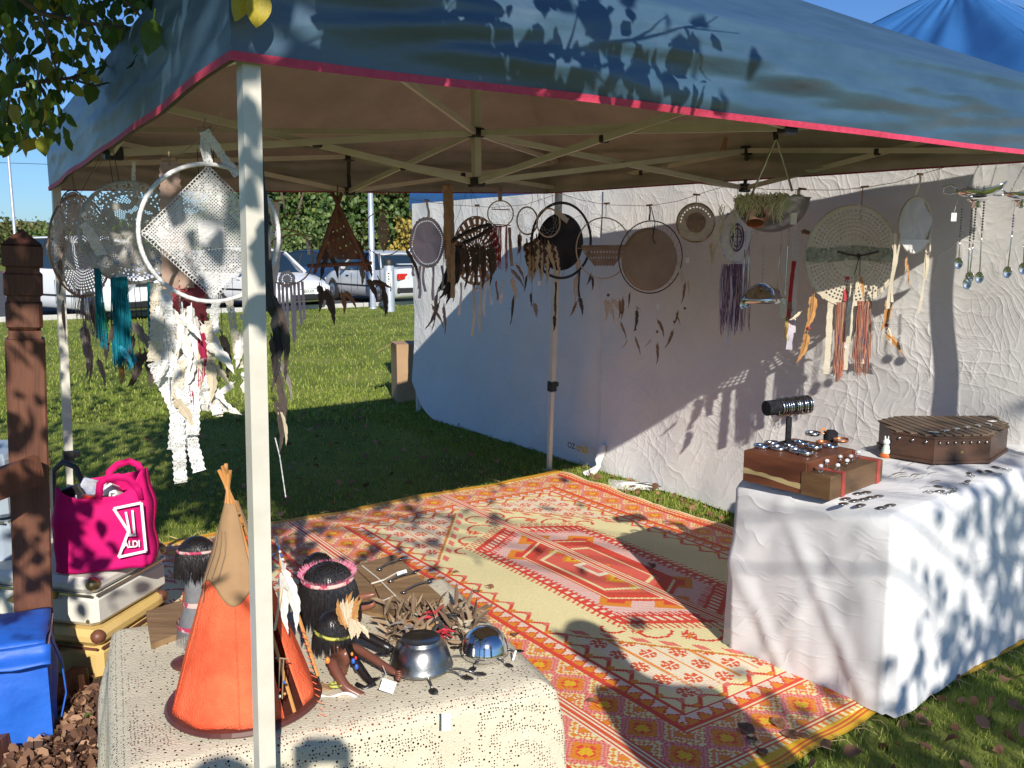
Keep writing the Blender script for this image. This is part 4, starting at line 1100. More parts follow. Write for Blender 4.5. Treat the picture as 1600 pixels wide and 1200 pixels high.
def price_tag(root, c, w, h_, rot=(0, 0, 0), marks=True, m=None):
    o = MB().box((0, 0, 0), (w, .0012, h_)).build('price_tag', m or m_lbl, root); o.location = c; o.rotation_euler = rot
    if marks:
        MB().box((0, -.0012, h_*.08), (w*.5, .0008, h_*.06), RY(.15)).build('pen_mark', M('pen_blue', (.15, .2, .45), rough=.6), o)
        MB().box((w*.02, -.0012, -h_*.18), (w*.4, .0008, h_*.06), RY(-.2)).build('pen_mark', M('pen_blue', (.15, .2, .45)), o)
    return o
price_tag(d4, q4(606, 1072, D0-.03), .038, .03, (-.5, .35, 0))
MB().tube([q4(598, 1040, D0), q4(603, 1052, D0-.02), q4(604, 1064, D0-.03)], .0008, 3).build('tag_string', m_lbl, d4)
# spoon helper
m_steel = M('spoon_steel', (.50, .49, .47), (.62, .61, .58), scale=10, rough=.22, metal=1.0)
m_dull = M('dull_pewter', (.20, .20, .20), (.42, .41, .39), scale=9, rough=.32, metal=1.0, bump=.12, bscale=30)
def spoon(root, a, b, bowl=.017, name='spoon', mat=None, nrm=(0, 0, 1), hook=0.0, wfac=.65):
    """handle from a to b, bowl at b"""
    a = Vector(a); b = Vector(b); d = (b-a).normalized(); mb = MB(); n_ = Vector(nrm)
    pts = [a + (b-a)*t/5 + n_*(.006*math.sin(t/5*PI)) for t in range(6)]
    if hook:
        s_ = d.cross(n_).normalized(); pts = [a + d*hook*.9 + n_*.0 + s_*hook, a - d*hook*.1 + s_*hook*1.3 + n_*.004, a - d*hook*.5 + s_*hook*.7 + n_*.006, a - d*hook*.3 + s_*hook*.1 + n_*.006] + pts
    mb.tube(pts, .0026, 5)
    side = d.cross(n_).normalized(); R = Matrix((d, side, n_)).transposed()
    bb = len(mb.v)
    mb.lathe([(.0001, -.32), (.35, -.28), (.7, -.14), (1.0, 0), (.93, 0), (.62, -.09), (.3, -.2), (.0001, -.24)], (0, 0, 0), 14)
    for i in range(bb, len(mb.v)):
        v = Vector(mb.v[i]); mb.v[i] = tuple(b + d*bowl*.9 + R @ Vector((v.x*bowl, v.y*bowl*wfac, v.z*bowl*.8)))
    return mb.build(name, mat or m_steel, root, smooth=True)
# the two bowl turtles
b1 = G(655, 1062, ZT); b1.y += .02
t1 = empty('metal_turtle', b1, 0, 'dull upturned metal bowl on spoon feet, left of the shiny dome', 'ornament')
MB().lathe([(.088, .006), (.090, .010), (.086, .016), (.083, .03), (.074, .058), (.060, .078), (.054, .082), (.056, .088), (.052, .090), (.046, .083), (0, .081)], (0, .04, .006), 40).build('upturned_bowl', m_dull, t1, smooth=True)
for a, L_ in ((-1.25, .05), (-.45, .05), (-.25, .075), (.5, .05), (2.6, .05), (3.7, .05)):
    c = Vector((.08*math.cos(a), .04+.08*math.sin(a), .012)); e = Vector(((.08+L_)*math.cos(a), .04+(.08+L_)*math.sin(a)*1.0, .009))
    spoon(t1, c, e, .019, 'foot', m_dull)
b2 = G(762, 1040, ZT); b2.y += .03
t2 = empty('metal_turtle', b2, .3, 'shiny steel half-dome on spoon feet at the corner of the lace cloth', 'ornament')
m_chrome = M('polished_steel', (.62, .62, .63), (.70, .70, .70), scale=6, rough=.10, metal=1.0)
MB().lathe([(.066, 0), (.068, .004), (.067, .022), (.066, .024), (.064, .038), (.054, .058), (.038, .072), (.018, .080), (0, .082)], (0, .03, .008), 40).build('dome', m_chrome, t2, smooth=True)
for a in (-2.2, -1.1, -.1, 1.2, 2.4):
    spoon(t2, (.055*math.cos(a), .03+.055*math.sin(a), .010), (.085*math.cos(a), .03+.085*math.sin(a), .008), .016, 'foot', m_dull)
price_tag(t2, (.07, -.03, .02), .006, .03, (0, .3, 0), False)
# hook boards
m_board = M('weathered_board', (.20, .115, .05), (.30, .19, .095), scale=3.5, rough=.65, stretch=(1, 7, 1), bump=.25, bscale=8)
def slab(name, pxs, z, th, mat, label=None, cat=None, parent=None):
    top = [G(x, y, z+th) for x, y in pxs]; mb = MB(); n = len(top)
    mb.v = [tuple(p) for p in top] + [(p.x, p.y, z) for p in top]
    mb.f = [tuple(range(n))] + [tuple(range(2*n-1, n-1, -1))] + [(i, n+i, n+(i+1) % n, (i+1) % n) for i in range(n)]
    bm = bmesh.new(); me = mb.mesh(name, mat); bm.from_mesh(me); bmesh.ops.recalc_face_normals(bm, faces=bm.faces); bm.to_mesh(me); bm.free()
    o = link(name, me, None, parent)
    if label: tag(o, label, cat)
    return o
hb = empty('hook_board', (0, 0, 0), 0, 'wooden board with three bent-spoon hooks and white cord behind the dolls', 'hook board')
slab('plank', [(553, 884), (617, 866), (652, 897), (585, 915)], ZT, .016, m_board, parent=hb)
slab('plank', [(586, 917), (653, 899), (692, 934), (606, 962)], ZT, .016, m_board, parent=hb)
slab('plank', [(535, 905), (551, 886), (583, 916), (604, 962), (560, 952)], ZT, .012, m_board, parent=hb)
for (x0, y0, x1, y1) in ((590, 890, 624, 874), (608, 908, 646, 894), (628, 926, 668, 908)):
    spoon(hb, G(x0, y0, ZT+.026), G(x1, y1, ZT+.034), .017, 'bent_spoon', hook=.012)
m_cordw = M('white_cord', (.62, .58, .50), rough=.9)
MB().tube([G(566, 884, ZT+.02), G(590, 903, ZT+.022), G(612, 925, ZT+.02), G(634, 946, ZT+.02)], .0028, 5).build('cord', m_cordw, hb)
MB().tube([G(580, 912, ZT+.02), G(600, 906, ZT+.024), G(618, 896, ZT+.02)], .0028, 5).build('cord', m_cordw, hb)
MB().tube([G(582, 938, ZT+.02), G(600, 938, ZT+.024), G(618, 930, ZT+.02)], .0022, 5).build('cord', m_cordw, hb)
price_tag(hb, G(628, 895, ZT+.036), .036, .018, (-1.0, -.2, .3))
pl = slab('wooden_plank', [(228, 955), (283, 938), (292, 985), (236, 1006)], ZT, .018, m_board, 'worn pale plank lying on the lace cloth by the standing doll', 'plank')
# twig and feather bundle
BN = G(665, 970, ZT)
bn = empty('twig_bundle', BN, 0, 'rustic bundle of bark, twigs, black curl and red feathers behind the metal bowls', 'bundle')
m_twig = M('twig', (.16, .09, .05), (.30, .20, .12), scale=20, rough=.8)
def onB(px, py, z): return G(px, py, ZT+z) - BN
for k in range(26):
    x, y = rnd.uniform(610, 735), rnd.uniform(948, 1000); a = rnd.uniform(-.6, .5); L_ = rnd.uniform(25, 60)
    MB().tube([onB(x, y, .01+rnd.uniform(0, .02)), onB(x+L_*.5, y-L_*.5*a, .02+rnd.uniform(0, .02)), onB(x+L_*.9, y-L_*a, .012)], rnd.uniform(.0018, .0045), 5).build('twig', m_twig, bn)
m_bark = M('bark_chip', (.13, .08, .05), (.38, .27, .17), island=True, rough=.85)
bk = np.array([list(onB(rnd.uniform(600, 740), rnd.uniform(945, 1005), rnd.uniform(.004, .035))) for _ in range(220)])
v, f = leaf_arrays(bk, .062, 0.0, npr, .22); o = np_mesh('bark_pieces', v, f, m_bark, bn, kind='stuff')
MB().lathe([(0, .0), (.03, .004), (.045, .022), (.042, .024), (.028, .008), (0, .005)], onB(655, 985, .01), 20, 1.1, .9).build('wooden_bowl', M('amber_wood', (.42, .20, .08), (.52, .28, .12), scale=5, rough=.4), bn, smooth=True)
for c0, n_, key, L_ in (((680, 958), 12, 'red', .05), ((700, 985), 12, 'red', .045), ((695, 968), 16, 'black', .06), ((640, 975), 8, 'grey', .05), ((725, 980), 8, 'cream', .05)):
    for k in range(n_):
        if key == 'red' and 'feather_red' not in MATS: M('feather_red', (.45, .015, .03), (.55, .04, .06), scale=8, rough=.8)
        p = onB(c0[0]+rnd.uniform(-12, 12), c0[1]+rnd.uniform(-7, 7), .03+rnd.uniform(0, .03))
        if key == 'red':
            kk = ('red', .35, .12)
            if kk not in FM: FM[kk] = feather_mesh('feather', MATS['feather_red'], .12, .35)
            o = bpy.data.objects.new('feather', FM[kk]); COL.objects.link(o); o.parent = bn; o.location = p; o.scale = (L_,)*3
        else: o = feather(bn, p.x, p.z, L_, key, 0, p.y, w=.35)
        o.rotation_euler = (rnd.uniform(.9, 1.9), rnd.uniform(-.4, .4), rnd.uniform(0, 6.28))
# loose price label on the drop of the lace cloth
pz = G(697, 1128, .30)
fr_n = (LC_-LD_).normalized(); fn_ = Vector((fr_n.y, -fr_n.x, 0))
lp = P(697, 1128, 2.10)
o = MB().box((0, 0, 0), (.022, .0015, .042)).build('price_label', m_lbl); o.location = lp; o.rotation_euler = (-.35, 0, .05)
tag(o, 'small white price label hanging on the front of the lace cloth', 'price label')
# ------------------------------------------------------------------ hanging things
def on_line(px, A, B, back=0.0):
    q = (px-800)/1425.0
    t = (q*A.y - A.x)/((B.x-A.x) - q*(B.y-A.y))
    p = A + (B-A)*t
    return p.y - back
cF, cR, cM, cL = UV(U0+.03, V0+.05), UV(3.80, 1.82), UV(U1-.03, V1-.05), UV(.75, 4.68)
m_string = M('jute_string', (.34, .26, .17), rough=.9)
m_peg = M('peg_wood', (.34, .19, .10), (.42, .25, .14), scale=30, rough=.7)
m_hoopw = M('white_wrap', (.74, .73, .72), (.62, .61, .62), scale=60, rough=.8, bump=.5, bscale=120)
m_hoopc = M('cream_wrap', (.62, .52, .40), (.50, .40, .28), scale=60, rough=.8, bump=.5, bscale=120)
m_hoopb = M('black_wrap', (.014, .013, .014), (.035, .03, .03), scale=60, rough=.6)
m_hoopt = M('cane_hoop', (.26, .16, .09), (.36, .24, .14), scale=20, rough=.5)
m_lw = M('lace_white', (.80, .79, .78), (.70, .69, .68), scale=20, rough=.9, spec=.1, bump=.6, bscale=160, trans=.25)
m_lc = M('lace_cream', (.62, .55, .42), (.70, .63, .50), scale=20, rough=.9, spec=.1, bump=.6, bscale=160, trans=.25)
m_lb = M('lace_brown', (.30, .22, .16), (.40, .30, .22), scale=20, rough=.9, spec=.1, bump=.6, bscale=160, trans=.2)
m_lg = M('lace_taupe', (.52, .48, .43), (.68, .65, .60), scale=14, rough=.9, spec=.1, bump=.6, bscale=160, trans=.3)
m_lav = M('lavender_cotton', (.56, .52, .64), (.64, .60, .70), scale=12, rough=.9, bump=.2, trans=.2)
m_pur = M('purple_yarn', (.16, .08, .22), (.34, .22, .40), island=True, rough=.9, trans=.15)
m_mar = M('maroon_yarn', (.25, .02, .03), (.42, .05, .06), island=True, rough=.9)
m_teal = M('turquoise_yarn', (.0, .16, .24), (.01, .38, .48), island=True, rough=.8, trans=.2)
m_mixy = M('sari_yarn', (.55, .10, .04), (.10, .05, .16), island=True, rough=.9, c3=(.45, .33, .22))
m_tag_l = m_lbl
LACE = {'lace_white': lace_mat('lace_strip_white', (.80, .79, .78), scale=120, hole=.30), 'lace_cream': lace_mat('lace_strip_cream', (.64, .57, .45), scale=120, hole=.30)}
D_GROUP = 'dreamcatchers hanging along the gazebo frame'
class Hang:
    def __init__(s, name, label, cat, px, py, rx, ry, A, B, back=0.0, d=None, group=D_GROUP):
        s.d = d if d else on_line(px, A, B, back)
        s.c = P(px, py, s.d); s.k = mpp(px, py, s.d)
        yaw = math.acos(max(.35, min(1, rx/ry))) if rx and ry else 0
        az = math.atan2(s.c.x, s.c.y)
        s.yaw = yaw; s.cs = math.cos(yaw)
        s.o = empty(name, s.c, yaw-az, label, cat, group); s.px, s.py = px, py; s.R = ry*s.k if ry else .05
    def p(s, x, y, dy=0.0):
        """photo pixel -> local point in the plane of the thing"""
        return Vector(((x-s.px)*s.k/s.cs, dy, (s.py-y)*s.k))
    def hoop(s, r=.0045, mat=None, R=None, c=None, seg=48, name='hoop', rz=None):
        R = R or s.R; return MB().torus(c or (0, 0, 0), R, rz or R, r, seg, 6).build(name, mat or m_hoopt, s.o, smooth=True)
    def cord(s, pts, r=.0012, mat=None, name='cord', n=4): return MB().tube([s.p(*q) if len(q) < 3 else s.p(q[0], q[1], q[2]) for q in pts], r, n).build(name, mat or m_string, s.o)
    def peg(s, x=None, y=None):
        x = s.px if x is None else x
        return MB().box(s.p(x, y), (.040, .010, .010), RY(rnd.uniform(-.15, .15)), bev=.002).build('peg', m_peg, s.o)
    def feath(s, x, y, L_, key='brown', ang=0.0, dy=-.004, w=.18, bend=.12): return feather(s.o, s.p(x, y).x, s.p(x, y).z, L_*s.k, key, ang, dy, w, bend, rnd.uniform(-.5, .5))
    def ribbon(s, x0, y0, x1, y1, w, mat, name='ribbon', wav=.006, scal=True, n=None, dy=-.004, sway=.4):
        n = n or max(8, int(abs(y1-y0)/(2.5 if s.d < 3.2 else 5))); pts = []; ws = []; ph = rnd.uniform(0, 6)
        for i in range(n+1):
            t = i/n; pts.append(s.p(x0+(x1-x0)*t, y0+(y1-y0)*t) + Vector((wav*sway*math.sin(t*3+ph), dy + wav*1.2*math.sin(t*5+ph), 0)))
            ws.append(w*s.k*(1 + (.10*math.sin(i*1.6) if scal else 0)))
        mat = LACE.get(mat.name, mat) if name.startswith('lace') and s.d < 3.5 else mat
        return MB().ribbon(pts, ws, wav=wav*.5).build(name, mat, s.o, smooth=True)
    def yarn(s, x0, y0, x1, y1, n, mat, name='yarn_tassel', L_=None, r=.0011, spread=1.0, dy=-.003):
        mb = MB()
        for i in range(n):
            x = rnd.uniform(x0, x1); ye = y1 - rnd.uniform(0, (y1-y0)*.25)
            x2 = x + rnd.uniform(-4, 4)*spread
            mb.tube([s.p(x, y0, dy+rnd.uniform(-.008, .008)), s.p((x+x2)/2+rnd.uniform(-1.5, 1.5), (y0+ye)/2, dy+rnd.uniform(-.01, .01)), s.p(x2, ye, dy+rnd.uniform(-.01, .01))], r, 3, cap=False)
        o = mb.build(name, mat, s.o); o['kind'] = 'stuff'; return o
    def bead(s, x, y, r, mat): return MB().ball(s.p(x, y, -.004), r*s.k, 8, 5).build('bead', mat, s.o, smooth=True)
    def doily(s, R, mat, nr=14, na=60, r0=0.0, mesh_from=.45, name='doily', c=None, scal=.05, rings=(), keep=None, edge_n=None, dome=.006):
        edge_n = edge_n or na//4; c = Vector(c) if c is not None else Vector((0, 0, 0))
        def fn(a, b):
            r = R*(r0+(1-r0)*b); ang = 2*PI*a
            if b > .93: r += R*scal*abs(math.sin(ang*edge_n/2))
            return c + Vector((r*math.cos(ang), dome*math.sin(ang*5+b*4)*b, r*math.sin(ang)))
        def kp(i, j):
            b = j/nr
            if keep: return keep(i, j, b)
            if j in rings and i % 2: return False
            if b > mesh_from and j < nr-1 and (i % 2 == 1) and (j % 2 == 1): return False
            return True
        return MB().grid(fn, na, nr, kp).build(name, mat, s.o, smooth=False)
    def web(s, R, n=9, rings=3, mat=None, r=.0007):
        mb = MB(); prev = [Vector((R*math.cos(2*PI*i/n), 0, R*math.sin(2*PI*i/n))) for i in range(n)]
        for g_ in range(rings):
            nx = [((prev[i]+prev[(i+1) % n])/2)*.86 for i in range(n)]
            for i in range(n): mb.tube([prev[i], nx[i], prev[(i+1) % n]], r, 3, cap=False)
            prev = nx
        o = mb.build('web', mat or m_string, s.o); return o

def string(name, pts, label, r=.0014, mat=None):
    o = MB().tube(pts, r, 4).build(name, mat or m_string); tag(o, label, 'string'); return o
def PL(px, py, A, B, back=0.0): return P(px, py, on_line(px, A, B, back))
string('string', [PL(x, y, cL, cM) for x, y in ((432, 316), (480, 303), (531, 298), (600, 303), (665, 315), (705, 320), (770, 324), (820, 320), (866, 305))], 'thin brown string pegged with dreamcatchers between the left and middle legs')
string('string', [PL(x, y, cM, cR) for x, y in ((870, 300), (905, 312), (950, 320), (1015, 322), (1060, 314), (1115, 296), (1140, 290), (1200, 296), (1300, 297), (1345, 294), (1400, 285), (1432, 274), (1500, 255), (1560, 238))], 'thin string sagging along the right-hand side in front of the white wall')
string('string', [PL(x, y, cF, cL) for x, y in ((372, 130), (345, 178), (328, 206), (300, 228), (270, 248), (225, 250), (205, 247), (170, 240), (150, 262), (120, 290))], 'thin brown string on the left side holding the white lace hoops')

# ---- left side group
h = Hang('dreamcatcher', 'large white-wrapped hoop with diamond crochet doily and long lace tails, foremost on left', 'dreamcatcher', 330, 365, 104, 106, cF, cL)
h.hoop(.0055, m_hoopw)
s_ = 98*h.k
nd = 76
mb = MB()
def dia(a, b):
    x = (a-b)*s_; z = (1-(a+b))*s_
    ed = max(abs(a-.5), abs(b-.5)); return (x, .010*math.sin(a*6)*math.sin(b*5)-.003, z)
def keepd(i, j):
    a, b = (i+.5)/nd, (j+.5)/nd; m_ = max(abs(a-.5), abs(b-.5))
    if i % 2 == 1 and j % 2 == 1:
        if .43 < m_ < .47 or .27 < m_ < .31: return False
        if m_ < .27: return not (abs(a-.5)+abs(b-.5) > .2)
        rr = math.hypot(abs(a-.5)-.36, abs(b-.5)-.36)
        if rr < .05: return True
        return ((i//6)+(j//6)) % 2 == 0 and ((i//2)*5+(j//2)*3) % 4 != 0
    return True
mb.grid(dia, nd, nd, keepd)
mb.build('diamond_doily', m_lw, h.o)
sc_ = MB()
for e_ in range(4):
    for k in range(26):
        t = (k+.5)/26; cn = [(0, 1), (1, 0), (0, -1), (-1, 0)]; A_, B_ = cn[e_], cn[(e_+1) % 4]
        x = (A_[0]+(B_[0]-A_[0])*t)*s_; z = (A_[1]+(B_[1]-A_[1])*t)*s_
        sc_.torus((x*1.02, -.002, z*1.02), .0045, .0045, .0014, 8, 3)
o = sc_.build('scalloped_edge', m_lw, h.o); o['kind'] = 'stuff'
h.cord([(326, 205), (322, 235), (328, 262)], .004, m_lw, 'lace_loop'); h.ribbon(329, 210, 372, 275, 13, m_lw, 'lace_strip'); h.ribbon(327, 212, 330, 262, 12, m_lw, 'lace_strip')
h.cord([(326, 205), (330, 190)], .002, m_string); h.peg(328, 207)
for (x0, y0, x1, y1, w) in ((246, 440, 238, 560, 20), (262, 450, 250, 585, 18), (238, 560, 262, 640, 20), (258, 450, 275, 560, 14), (288, 480, 262, 620, 16), (262, 600, 268, 758, 20), (275, 600, 292, 742, 20), (292, 520, 285, 680, 20), (268, 560, 258, 700, 20),
                            (318, 580, 300, 640, 12), (333, 470, 325, 520, 14), (352, 470, 366, 580, 12), (320, 500, 325, 655, 12), (305, 560, 322, 650, 16)):
    h.ribbon(x0, y0, x1, y1, w, m_lw if rnd.random() < .65 else m_lc, 'lace_tail', wav=.010)
for (x0, y0, x1, y1) in ((281, 470, 284, 570), (256, 480, 256, 640), (372, 440, 371, 560), (285, 600, 278, 650)): h.cord([(x0, y0, -.008), (x1, y1, -.008)], .0014, m_hoopw)
for (x, y, L_, a, kk) in ((286, 508, 60, .15, 'white'), (290, 512, 45, .9, 'white'), (296, 632, 75, -1.15, 'white'), (366, 515, 62, .25, 'white'), (370, 520, 70, -.15, 'white'), (366, 594, 80, -.3, 'white'), (355, 600, 40, 1.1, 'white'), (300, 575, 60, -.1, 'white')): h.feath(x, y, L_, kk, a, w=.34)
for k in range(26): h.feath(rnd.uniform(250, 318), rnd.uniform(470, 620), rnd.uniform(40, 75), rnd.choice(['white', 'white', 'cream']), rnd.uniform(-.7, .7), dy=rnd.uniform(-.03, .02), w=.34)
for x, y in ((371, 497), (289, 506), (358, 562), (368, 590)): h.bead(x, y, 4.5, m_hoopw)
h.yarn(302, 520, 312, 615, 26, M('crimson_yarn', (.35, .01, .06), (.5, .04, .12), island=True, rough=.9)); h.yarn(274, 640-30, 290, 650, 22, MATS['crimson_yarn'])

h = Hang('dreamcatcher', 'round taupe lace dreamcatcher with turquoise yarn tails, behind the big white hoop', 'dreamcatcher', 207, 364, 74, 78, cF, cL)
h.hoop(.006, m_lg); h.doily(h.R*.98, m_lg, 34, 150, keep=lambda i, j, b: not (nz(i*.11, j*.24, 3) > .12 and (i+j) % 2 and b > .1) and not (b > .72 and i % 3 == 1 and j % 3 == 1), dome=.02)
h.cord([(180, 240), (184, 288)], .0012, C_BLACK); h.cord([(187, 240), (193, 288)], .0012, C_BLACK); h.ribbon(215, 255, 213, 292, 6, m_lw, 'lace_loop'); h.peg(215, 250)
h.ribbon(213, 288, 222, 325, 12, m_lw, 'lace_knot'); h.ribbon(140, 350, 175, 425, 16, m_lw, 'lace_tail'); h.ribbon(160, 405, 200, 450, 18, m_lw, 'lace_tail')
h.yarn(150, 418, 158, 545, 40, m_teal, r=.0016); h.yarn(171, 432, 195, 580, 110, m_teal, r=.0016, spread=1.6); h.yarn(223, 440, 232, 545, 36, m_teal, r=.0016); h.yarn(150, 470, 160, 520, 20, M('green_yarn', (.02, .30, .08), (.04, .45, .14), island=True, rough=.9))
for (x, y, L_, a, kk) in ((152, 500, 60, .0, 'dark'), (160, 480, 45, .2, 'dark'), (207, 545, 60, .35, 'dark'), (209, 560, 52, .7, 'dark'), (213, 545, 62, 0, 'dark'), (200, 520, 50, .5, 'dark'), (170, 535, 45, -.5, 'blue'), (186, 540, 40, -.3, 'blue'), (222, 520, 60, -.3, 'dark'), (177, 565, 35, .1, 'orange'), (195, 500, 60, -.4, 'grey'), (176, 500, 40, .6, 'dark')): h.feath(x, y, L_, kk, a, w=.30)
for (x0, y0, x1, y1) in ((176, 440, 176, 600), (205, 445, 207, 550), (213, 445, 214, 560), (190, 440, 192, 545)): h.cord([(x0, y0, .004), (x1, y1, .004)], .001, C_BLACK)
h.bead(177, 578, 4, M('orange_bead', (.75, .25, .05)))

h = Hang('dreamcatcher', 'brown mesh doily dreamcatcher with grey feathers next to the left rear leg', 'dreamcatcher', 128, 385, 44, 78, cF, cL)
h.hoop(.005, m_hoopt); h.doily(h.R*.97, m_lg, 34, 150, mesh_from=.1, dome=.015); h.cord([(165, 240), (130, 306)], .0012, C_BLACK); h.cord([(118, 268), (128, 308)], .0012, C_BLACK)
for (x0, x1, y0, y1) in ((118, 128, 460, 560), (130, 140, 465, 540), (110, 118, 450, 500)): h.yarn(x0, y0, x1, y1, 14, M('mauve_yarn', (.25, .17, .18), (.40, .30, .30), island=True, rough=.9))
for (x, y, L_, a, kk) in ((98, 400, 55, .3, 'grey'), (96, 465, 60, .2, 'grey'), (122, 500, 85, .1, 'grey'), (130, 540, 55, .25, 'grey'), (138, 560, 50, -.1, 'grey'), (134, 470, 60, -.05, 'dark'), (104, 360, 60, .4, 'grey')): h.feath(x, y, L_, kk, a, w=.25)

h = Hang('dreamcatcher', 'small pale oval lace hoop by the left rear leg, against the sky', 'dreamcatcher', 116, 330, 19, 32, cF, cL, d=3.95)
h.hoop(.003, m_hoopb); h.doily(h.R*.9, m_lav, 8, 40, mesh_from=.55); h.cord([(118, 268), (117, 300)], .0012, C_BLACK); h.ribbon(98, 345, 106, 390, 6, m_lav); h.feath(100, 380, 30, 'grey', .3)

h = Hang('lace_hanging', 'peach and maroon lace strips hanging behind the big white hoop', 'lace hanging', 272, 345, 40, 40, cF, cL, d=2.45)
h.peg(270, 252); h.ribbon(268, 255, 262, 470, 26, M('peach_cloth', (.50, .33, .25), (.58, .42, .34), scale=20, rough=.9, trans=.3), 'cloth_strip'); h.ribbon(273, 262, 285, 450, 22, MATS['peach_cloth'], 'cloth_strip')
h.ribbon(280, 395, 292, 480, 30, M('maroon_lace', (.20, .02, .03), (.30, .05, .06), scale=30, rough=.9), 'lace_strip'); h.ribbon(300, 430, 306, 560, 22, MATS['maroon_lace'], 'lace_strip'); h.cord([(270, 240), (270, 262)], .002)
h.ribbon(256, 460, 252, 560, 16, m_lc, 'lace_strip'); h.ribbon(262, 450, 270, 560, 20, MATS['maroon_lace'], 'lace_strip')

h = Hang('feather_mobile', 'dark brown feathers on long cords hanging below the string at left', 'feather mobile', 340, 480, 20, 20, cF, cL, d=2.6)
for (x, y0, y1) in ((342, 300, 470), (345, 300, 540), (322, 300, 520), (336, 300, 470)): h.cord([(x, y0-60), (x, y1)], .001, C_BLACK)
for (x, y, L_, a, kk) in ((342, 515, 80, .0, 'dark'), (346, 530, 65, .05, 'dark'), (322, 545, 40, .1, 'dark'), (320, 490, 40, -.2, 'grey'), (337, 450, 40, -.6, 'grey'), (318, 460, 45, .3, 'dark'), (338, 560, 35, .1, 'dark')): h.feath(x, y, L_, kk, a, w=.2)

h = Hang('feather_strap', 'long black strap with hanging brown feathers just right of the front pole', 'feather strap', 414, 400, 10, 10, cF, cL, d=1.95, group=None)
h.ribbon(409, 118, 414, 300, 10, C_BLACK, 'strap', scal=False, wav=.001); h.ribbon(414, 300, 419, 480, 14, C_BLACK, 'strap', scal=False, wav=.001); h.cord([(405, 115), (412, 160), (405, 200)], .0015, C_BLACK)
for (x, y, L_, a, kk) in ((420, 455, 130, -.06, 'dark'), (416, 440, 150, .04, 'black'), (425, 480, 90, -.1, 'dark'), (422, 560, 120, .0, 'dark'), (427, 560, 70, -.2, 'grey'), (420, 620, 90, .03, 'dark'), (418, 520, 90, .1, 'dark'), (424, 640, 60, -.1, 'cream')): h.feath(x, y, L_, kk, a, w=.16)
h.cord([(418, 690), (424, 720), (428, 760), (431, 790)], .0012, m_hoopw)

# ---- rear-left side (left leg to middle leg)
h = Hang('dreamcatcher', 'twig hoop with white bow and long lavender tassels right of the front pole', 'dreamcatcher', 448, 402, 41, 43, cL, cM)
h.hoop(.004, m_hoopt); h.ribbon(428, 320, 437, 372, 12, m_lw, 'lace_strip'); h.ribbon(436, 318, 432, 400, 9, m_lw, 'lace_strip'); h.peg(437, 316); h.ribbon(437, 372, 425, 440, 12, m_lw, 'lace_strip'); h.cord([(410, 385), (440, 370), (470, 366), (492, 372)], .003, m_hoopt, 'twig')
for x in range(428, 474, 6): h.ribbon(x, 440, x+rnd.uniform(-3, 3), rnd.uniform(500, 555), 4.5, m_lav, 'tassel', wav=.004)
h.ribbon(480, 370, 481, 398, 5, m_lw, 'lace_strip'); h.doily(h.R*.30, m_lw, 6, 30, mesh_from=.3, c=h.p(447, 436)); h.cord([(454, 470), (455, 560)], .001, m_string)

h = Hang('stick_triangle', 'triangle of three brown sticks with fur inside and feathers below', 'stick hanging', 530, 370, 30, 30, cL, cM)
m_stick = M('brown_stick', (.17, .075, .045), (.24, .11, .065), scale=14, rough=.7, bump=.3)
for (x0, y0, x1, y1) in ((536, 302, 490, 427), (521, 302, 573, 424), (480, 415, 580, 411)): MB().tube([h.p(x0, y0), h.p((x0+x1)/2+1, (y0+y1)/2), h.p(x1, y1)], [3.2*h.k, 3.6*h.k, 2.8*h.k], 7).build('stick', m_stick, h.o, smooth=True)
def tri_fn(a, b): return h.p(528+(a-.5)*(8+62*b), 325+80*b, .004+.006*math.sin(a*9+b*5))
MB().grid(tri_fn, 24, 24, lambda i, j: (i*5+j*3) % 17 != 0).build('hide_panel', M('brown_hide', (.13, .06, .04), (.24, .12, .08), scale=9, rough=.9, bump=.5, bscale=40), h.o)
MB().tube([h.p(522, 395, -.006), h.p(518, 370, -.006), h.p(523, 362, -.006), h.p(527, 372, -.006), h.p(524, 395, -.006)], .004, 6).build('carved_loop', M('brown_hide', (.1, .1, .1)), h.o)
for (x, y, L_, a, kk) in ((510, 385, 40, .3, 'dark'), (505, 405, 32, .3, 'black'), (516, 400, 35, -.2, 'dark'), (556, 372, 45, -.15, 'dark'), (560, 405, 40, 0, 'grey'), (566, 400, 35, -.3, 'dark'), (497, 440, 45, .1, 'dark'), (500, 448, 60, -.25, 'dark'), (505, 448, 32, -.4, 'grey'), (531, 452, 38, 0, 'brown'), (534, 452, 35, -.5, 'brown'),
                        (571, 432, 42, -.3, 'dark'), (574, 440, 38, -1.2, 'dark')): h.feath(x, y, L_, kk, a, w=.28)
for (x0, y0, x1, y1) in ((499, 420, 501, 450), (530, 410, 531, 455), (557, 412, 556, 452), (555, 330, 573, 435)): h.cord([(x0, y0), (x1, y1)], .001, C_BLACK)
h.cord([(530, 290), (529, 310)], .004, m_stick, 'binding')
h.cord([(524, 312), (536, 318)], .005, m_stick, 'binding')

